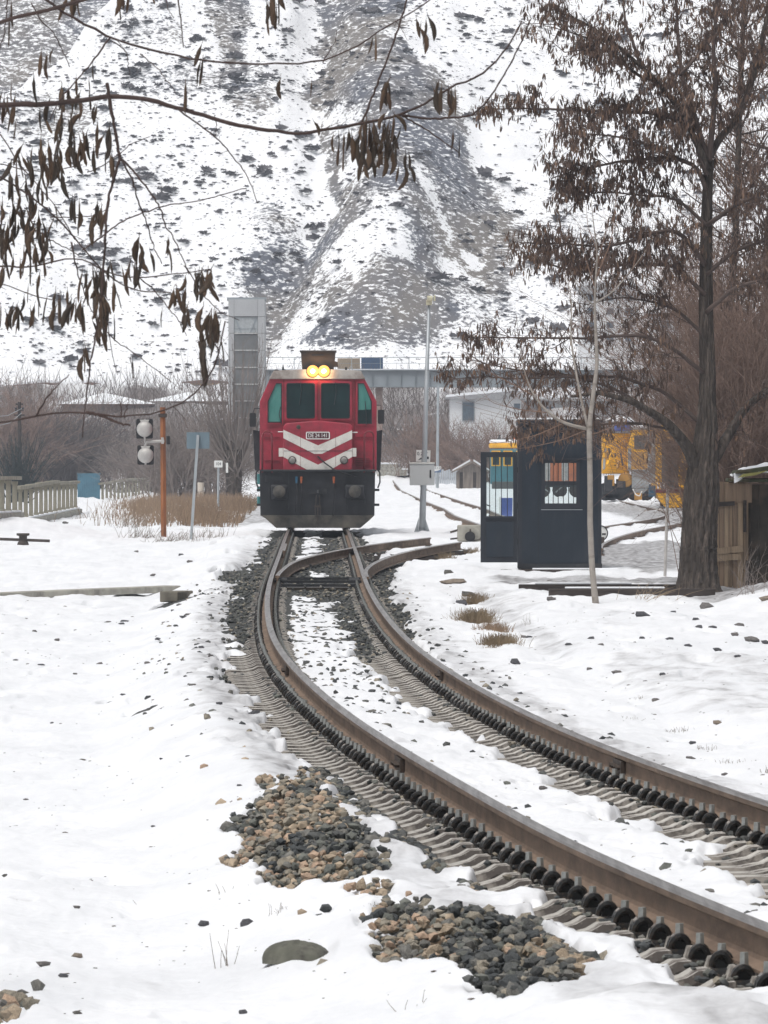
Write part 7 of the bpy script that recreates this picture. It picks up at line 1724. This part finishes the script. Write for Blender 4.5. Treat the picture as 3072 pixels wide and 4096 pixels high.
FB = [  # (points in photo pixels, distance, start radius px, end radius px, joined to the trunk)
 ([(0, 418), (163, 421), (325, 401), (466, 385), (586, 396), (760, 445), (922, 494), (1085, 526), (1226, 535), (1356, 510), (1421, 499), (1606, 461), (1693, 423), (1800, 345), (1900, 315), (1977, 261), (2054, 154), (2088, 85)], 29.4, 16, 3, 1),
 ([(1606, 461), (1700, 475), (1800, 473), (1885, 465), (1954, 400), (2030, 277), (2069, 207), (2123, 77)], 29.4, 5, 2.5, 0),
 ([(0, 84), (90, 66), (181, 42), (229, 18), (362, 3), (480, -40)], 26.0, 13, 8, 1),
 ([(120, -60), (199, 12), (289, 72), (374, 115), (434, 148), (513, 175), (603, 202), (724, 229), (844, 247), (1000, 256), (1150, 257), (1237, 255), (1378, 217), (1562, 98), (1693, 22), (1760, -30)], 28.2, 10, 2.5, 1),
 ([(427, 332), (443, 434), (461, 531), (479, 633)], 28.6, 7, 6, 0),
 ([(479, 633), (458, 703), (435, 789), (424, 886), (421, 972), (412, 1075), (409, 1173), (395, 1276), (372, 1402), (349, 1545), (341, 1631), (329, 1750)], 28.6, 6, 2.2, 0),
 ([(481, 633), (533, 720), (555, 818), (590, 898), (613, 989), (647, 1052)], 28.7, 4, 1.8, 0), ([(483, 632), (550, 703), (607, 778), (647, 840), (658, 898), (699, 961), (733, 1041), (756, 1098)], 28.5, 4.2, 1.8, 0),
 ([(0, 697), (74, 752), (160, 812), (229, 869), (309, 966), (378, 1047), (412, 1087), (458, 1121), (538, 1164), (618, 1170), (687, 1167)], 30.2, 6, 2.2, 1),
 ([(0, 1058), (86, 1078), (160, 1061), (240, 1041), (309, 1024), (366, 1052), (435, 1098), (515, 1110), (618, 1107), (750, 1090), (847, 1075)], 31, 6, 2, 1),
 ([(0, 1691), (143, 1665), (258, 1645), (344, 1648), (430, 1665), (573, 1665), (636, 1654), (716, 1625), (796, 1568), (848, 1511), (865, 1459), (876, 1390), (885, 1362), (902, 1310), (899, 1281)], 26.5, 8, 3, 1),
 ([(344, 1648), (412, 1662), (458, 1688), (521, 1702)], 26.5, 8, 3.5, 0), ([(143, 1665), (200, 1573), (275, 1499)], 26.5, 4, 1.8, 0), ([(873, 1400), (855, 1330), (850, 1290)], 26.5, 3, 1.5, 0), ([(485, 1672), (486, 1640), (478, 1600)], 26.5, 3.5, 2, 0), ([(495, 1670), (508, 1630), (516, 1600)], 26.5, 3, 1.5, 0),
 ([(330, 1000), (412, 943), (487, 886), (573, 852), (658, 823), (802, 803), (900, 775), (985, 752)], 32.5, 3.2, 1.8, 0), ([(705, 434), (857, 542), (944, 640), (998, 716), (1031, 814)], 29.6, 3.4, 1.6, 0),
 ([(1640, -30), (1628, 0), (1584, 141), (1519, 315), (1454, 477), (1436, 498)], 29.4, 3.5, 4.5, 0), ([(1606, 463), (1693, 510), (1800, 586), (1835, 612)], 29.4, 4, 2, 0), ([(395, 1290), (458, 1362), (544, 1419), (630, 1482), (687, 1528)], 28.6, 2.5, 1.3, 0),
 ([(545, 1100), (618, 1161), (676, 1236), (721, 1287), (744, 1339)], 30.5, 2.8, 1.4, 0), ([(738, 1060), (819, 1190), (893, 1258), (960, 1280)], 28.6, 2.5, 1.3, 0), ([(0, 500), (60, 640), (130, 720), (210, 800), (300, 960)], 30.4, 3.5, 2, 1), ([(0, 1110), (70, 1160), (150, 1200), (215, 1200)], 30.8, 4, 2, 1), ([(285, 970), (310, 1090), (340, 1180), (380, 1270)], 30.0, 3.5, 1.6, 0),
 ([(440, 150), (360, 260), (300, 330), (230, 410), (200, 480)], 28.4, 4, 2, 0), ([(128, 12), (160, 80), (215, 130), (260, 220), (280, 270)], 28.2, 3, 1.6, 0), ([(30, -30), (28, 60), (15, 150), (0, 200)], 29, 3, 1.8, 0), ([(445, 165), (500, 195), (515, 250), (520, 300)], 28.2, 2.6, 1.3, 0), ([(560, 215), (640, 285), (705, 370)], 28.2, 2.4, 1.4, 0), ([(710, -30), (722, 60), (735, 190)], 28.6, 3.2, 2, 0), ([(660, -30), (672, 40), (695, 70)], 28.6, 2.2, 1.3, 0),
 ([(350, 690), (430, 655), (520, 580), (600, 545)], 32, 2.4, 1.4, 0), ([(200, 870), (300, 870), (400, 860), (440, 820)], 32, 2.6, 1.5, 0), ([(1290, 250), (1340, 170), (1348, 120)], 28.2, 2.4, 1.3, 0), ([(860, 460), (866, 500), (862, 545)], 29.4, 2, 1.2, 0), ([(0, 640), (90, 690), (180, 700), (330, 660)], 31.5, 4, 2, 1), ([(110, 900), (200, 960), (280, 1000), (330, 1030)], 31, 3, 1.5, 0), ([(420, 1220), (445, 1400), (470, 1500)], 29, 2.2, 1.2, 0), ([(520, 1430), (530, 1490), (540, 1520)], 29, 1.8, 1.1, 0)]
rf_ = np.random.default_rng(15); ftw = Crown(16)
for pts, dd_, r0, r1, join in FB:
    P = poly_px(pts, dd_, dd_); s_ = dd_ / F
    if join: P = np.vstack([[tx0 + .03, FD, P[0, 2] + rf_.uniform(-.35, -.1)], P]); 
    Q, L = resample(P, max(10, int(L_ * 0) + len(P) * 5)); Q += rf_.normal(0, .0016, Q.shape)
    rad = np.linspace(r0, r1, len(Q)) * s_ * (1 + rf_.normal(0, .06, len(Q)))
    MB().tube(Q, rad, 8).build('branch', FT, fg, smooth=True)
    ftw.limb_twigs(Q[len(Q) // 5:], L * .8, 2.6, .03, .14, -.1, sub=1, pods=0, r0=.0017, depth=.6, sublen=(.02, .06))
ftw.build_twigs('twigs', FT, fg, 3)
def near_pod(seed):
    """flat curved pod, 1 unit long, hanging from a short stalk"""
    r = np.random.default_rng(seed); mb = MB(); n = 9; t = np.linspace(0, 1, n); k = 8
    cv = r.uniform(-.22, .22); tw = r.uniform(-.9, .9)
    w = np.interp(t, [0, .12, .25, .5, .8, .93, 1], [.012, .03, .085, .10, .085, .05, .006]) * r.uniform(.8, 1.15)
    w = w * (1 + .10 * np.sin(t * 22 + seed)); th = np.minimum(w, .028)
    a = np.arange(k) / k * 2 * math.pi
    V = np.zeros((n, k, 3))
    for q in range(n):
        cx_ = cv * math.sin(t[q] * math.pi * .9); an = tw * t[q]; lx_, ly_ = w[q] * np.cos(a), th[q] * np.sin(a)
        V[q, :, 0] = cx_ + lx_ * math.cos(an) - ly_ * math.sin(an); V[q, :, 1] = lx_ * math.sin(an) + ly_ * math.cos(an); V[q, :, 2] = -t[q]
    i = np.arange(n - 1)[:, None]; j = np.arange(k)[None]; j2 = (j + 1) % k
    mb.add(V.reshape(-1, 3), [np.stack([i * k + j, (i + 1) * k + j, (i + 1) * k + j2, i * k + j2], -1).reshape(-1, 4)])
    mb.tube([(0, 0, .16), (r.normal(0, .02), 0, .07), (0, 0, -.01)], .011, 4)
    return mb
pod_mb = [near_pod(s) for s in range(9)]
pod_me = [pod_mb[s].mesh('seed_pod', [FPOD[s % 3]], True) for s in range(9)]
CL = [(1455, 560, 26, 40, 9, 29.4), (1560, 590, 30, 50, 11, 29.4), (845, 1330, 22, 40, 10, 26.6), (800, 1140, 24, 14, 8, 28.5), (90, 1050, 60, 30, 12, 30.6), (280, 600, 45, 40, 10, 29.6),  # cluster centre, spread x, spread y, count, distance
 (90, 930, 75, 75, 40, 30.6), (60, 820, 50, 50, 14, 30.8), (150, 985, 30, 40, 14, 30.4), (280, 545, 55, 60, 26, 29.6), (300, 420, 30, 50, 9, 29.6), (25, 440, 25, 45, 11, 29.5), (90, 640, 30, 45, 12, 30.3), (175, 700, 30, 40, 12, 30.3), (190, 630, 25, 50, 6, 29.8), (395, 1130, 26, 40, 12, 29), (390, 1220, 26, 50, 16, 29), (400, 1310, 16, 40, 10, 28.8), (398, 880, 22, 30, 7, 28.8), (340, 1150, 20, 30, 4, 29.5), (565, 1030, 28, 22, 6, 30.6), (515, 1120, 18, 18, 6, 30.4), (672, 1010, 10, 15, 3, 28.6), (715, 1195, 18, 12, 6, 28.8), (800, 1140, 24, 14, 8, 28.5), (738, 1270, 10, 14, 4, 30.4), (845, 1330, 22, 40, 10, 26.6), (815, 1400, 12, 25, 5, 26.6), (285, 1240, 24, 26, 7, 29.6), (320, 1270, 14, 24, 5, 29.6), (235, 1220, 22, 16, 4, 30), (75, 1280, 22, 22, 8, 30.6), (130, 1180, 16, 26, 4, 30.6), (125, 1290, 8, 24, 3, 30.5), (25, 1260, 12, 14, 3, 30.6), (10, 1090, 8, 30, 3, 30.8), (650, 1285, 3, 3, 1, 28.8), (335, 1430, 10, 16, 3, 29), (525, 1480, 3, 3, 1, 29),
 (1455, 560, 26, 40, 9, 29.4), (1490, 610, 20, 36, 6, 29.4), (1560, 590, 30, 50, 11, 29.4), (1385, 600, 24, 22, 8, 29.4), (1640, 680, 14, 24, 4, 29.4), (1545, 395, 14, 14, 3, 29.4), (1545, 540, 14, 30, 4, 29.4), (1690, 145, 20, 16, 6, 29), (1500, 190, 4, 6, 2, 28.6), (1560, 370, 10, 10, 2, 29.4), (1760, 380, 14, 16, 5, 29.4), (1790, 400, 14, 10, 4, 29.4), (1085, 20, 24, 30, 6, 28.6), (1070, 60, 10, 14, 3, 28.6), (495, -5, 24, 16, 5, 28.4), (300, 10, 24, 24, 8, 28.4), (595, -5, 5, 5, 1, 28.6), (42, 85, 8, 24, 3, 29), (185, 250, 10, 20, 3, 29.4), (220, 240, 8, 12, 1, 29.4), (135, 330, 5, 14, 1, 29.4), (372, 300, 4, 10, 1, 28.6), (808, 230, 4, 4, 1, 28.4), (793, 280, 12, 8, 2, 28.4), (745, 395, 6, 8, 2, 29.4), (445, 560, 4, 14, 2, 28.7), (240, 720, 6, 10, 2, 30), (440, 670, 10, 10, 3, 28.7), (330, 870, 14, 10, 3, 31), (300, 840, 12, 14, 2, 31), (445, 1170, 8, 12, 2, 29), (455, 1300, 8, 8, 1, 29), (1250, 370, 4, 6, 1, 29.4), (1120, 360, 4, 6, 1, 29.4), (1832, 590, 10, 14, 2, 29.4), (1250, 525, 6, 6, 1, 29.4)]
npod = 0; stuffp = MB()
for (x, y, sx_, sy_, n, dd_) in CL:
    for _ in range(n):
        P = at(x + rf_.normal(0, sx_), y - 45 + rf_.normal(0, sy_), dd_ + rf_.normal(0, .10)); L_ = rf_.uniform(.065, .125)
        npod += 1; sh_ = int(rf_.integers(9))
        if npod > 300:
            e_ = Matrix.Rotation(float(rf_.uniform(0, 6.28)), 3, 'Z') @ Matrix.Rotation(float(rf_.normal(.05, .2)), 3, 'Y')
            v_ = np.vstack(pod_mb[sh_].v) @ np.array(e_).T * L_ + P
            for fa in pod_mb[sh_].f: stuffp.f.append(fa + stuffp.n); stuffp.m.append(np.full(len(fa), sh_ % 3, np.int32))
            stuffp.v.append(v_); stuffp.n += len(v_)
            continue
        o = link('seed_pod', pod_me[sh_], fg, 0, P)
        o.scale = (L_, L_, L_); o.rotation_euler = (float(rf_.normal(0, .15)), float(rf_.normal(.05, .22)), float(rf_.uniform(0, 6.28)))
print('near pods', npod)
if stuffp.n: tag(stuffp.build('more_seed_pods', FPOD, fg, smooth=True), kind='stuff')

# ------------------------------------------------------------------ the air: winter haze
hz_ = MB(); hz_.box((0, 330, 44.0), (700, 780, 92))
hm = bpy.data.materials.new('haze'); hm.use_nodes = True
hn = hm.node_tree.nodes; hn.clear()
ho = hn.new('ShaderNodeOutputMaterial'); hv = hn.new('ShaderNodeVolumePrincipled')
hv.inputs['Color'].default_value = (0.80, 0.88, 1.0, 1); hv.inputs['Density'].default_value = 0.00021; hv.inputs['Anisotropy'].default_value = 0.2
hm.node_tree.links.new(hv.outputs[0], ho.inputs['Volume'])
hb = hz_.build('haze', hm)
tag(hb, kind='stuff')
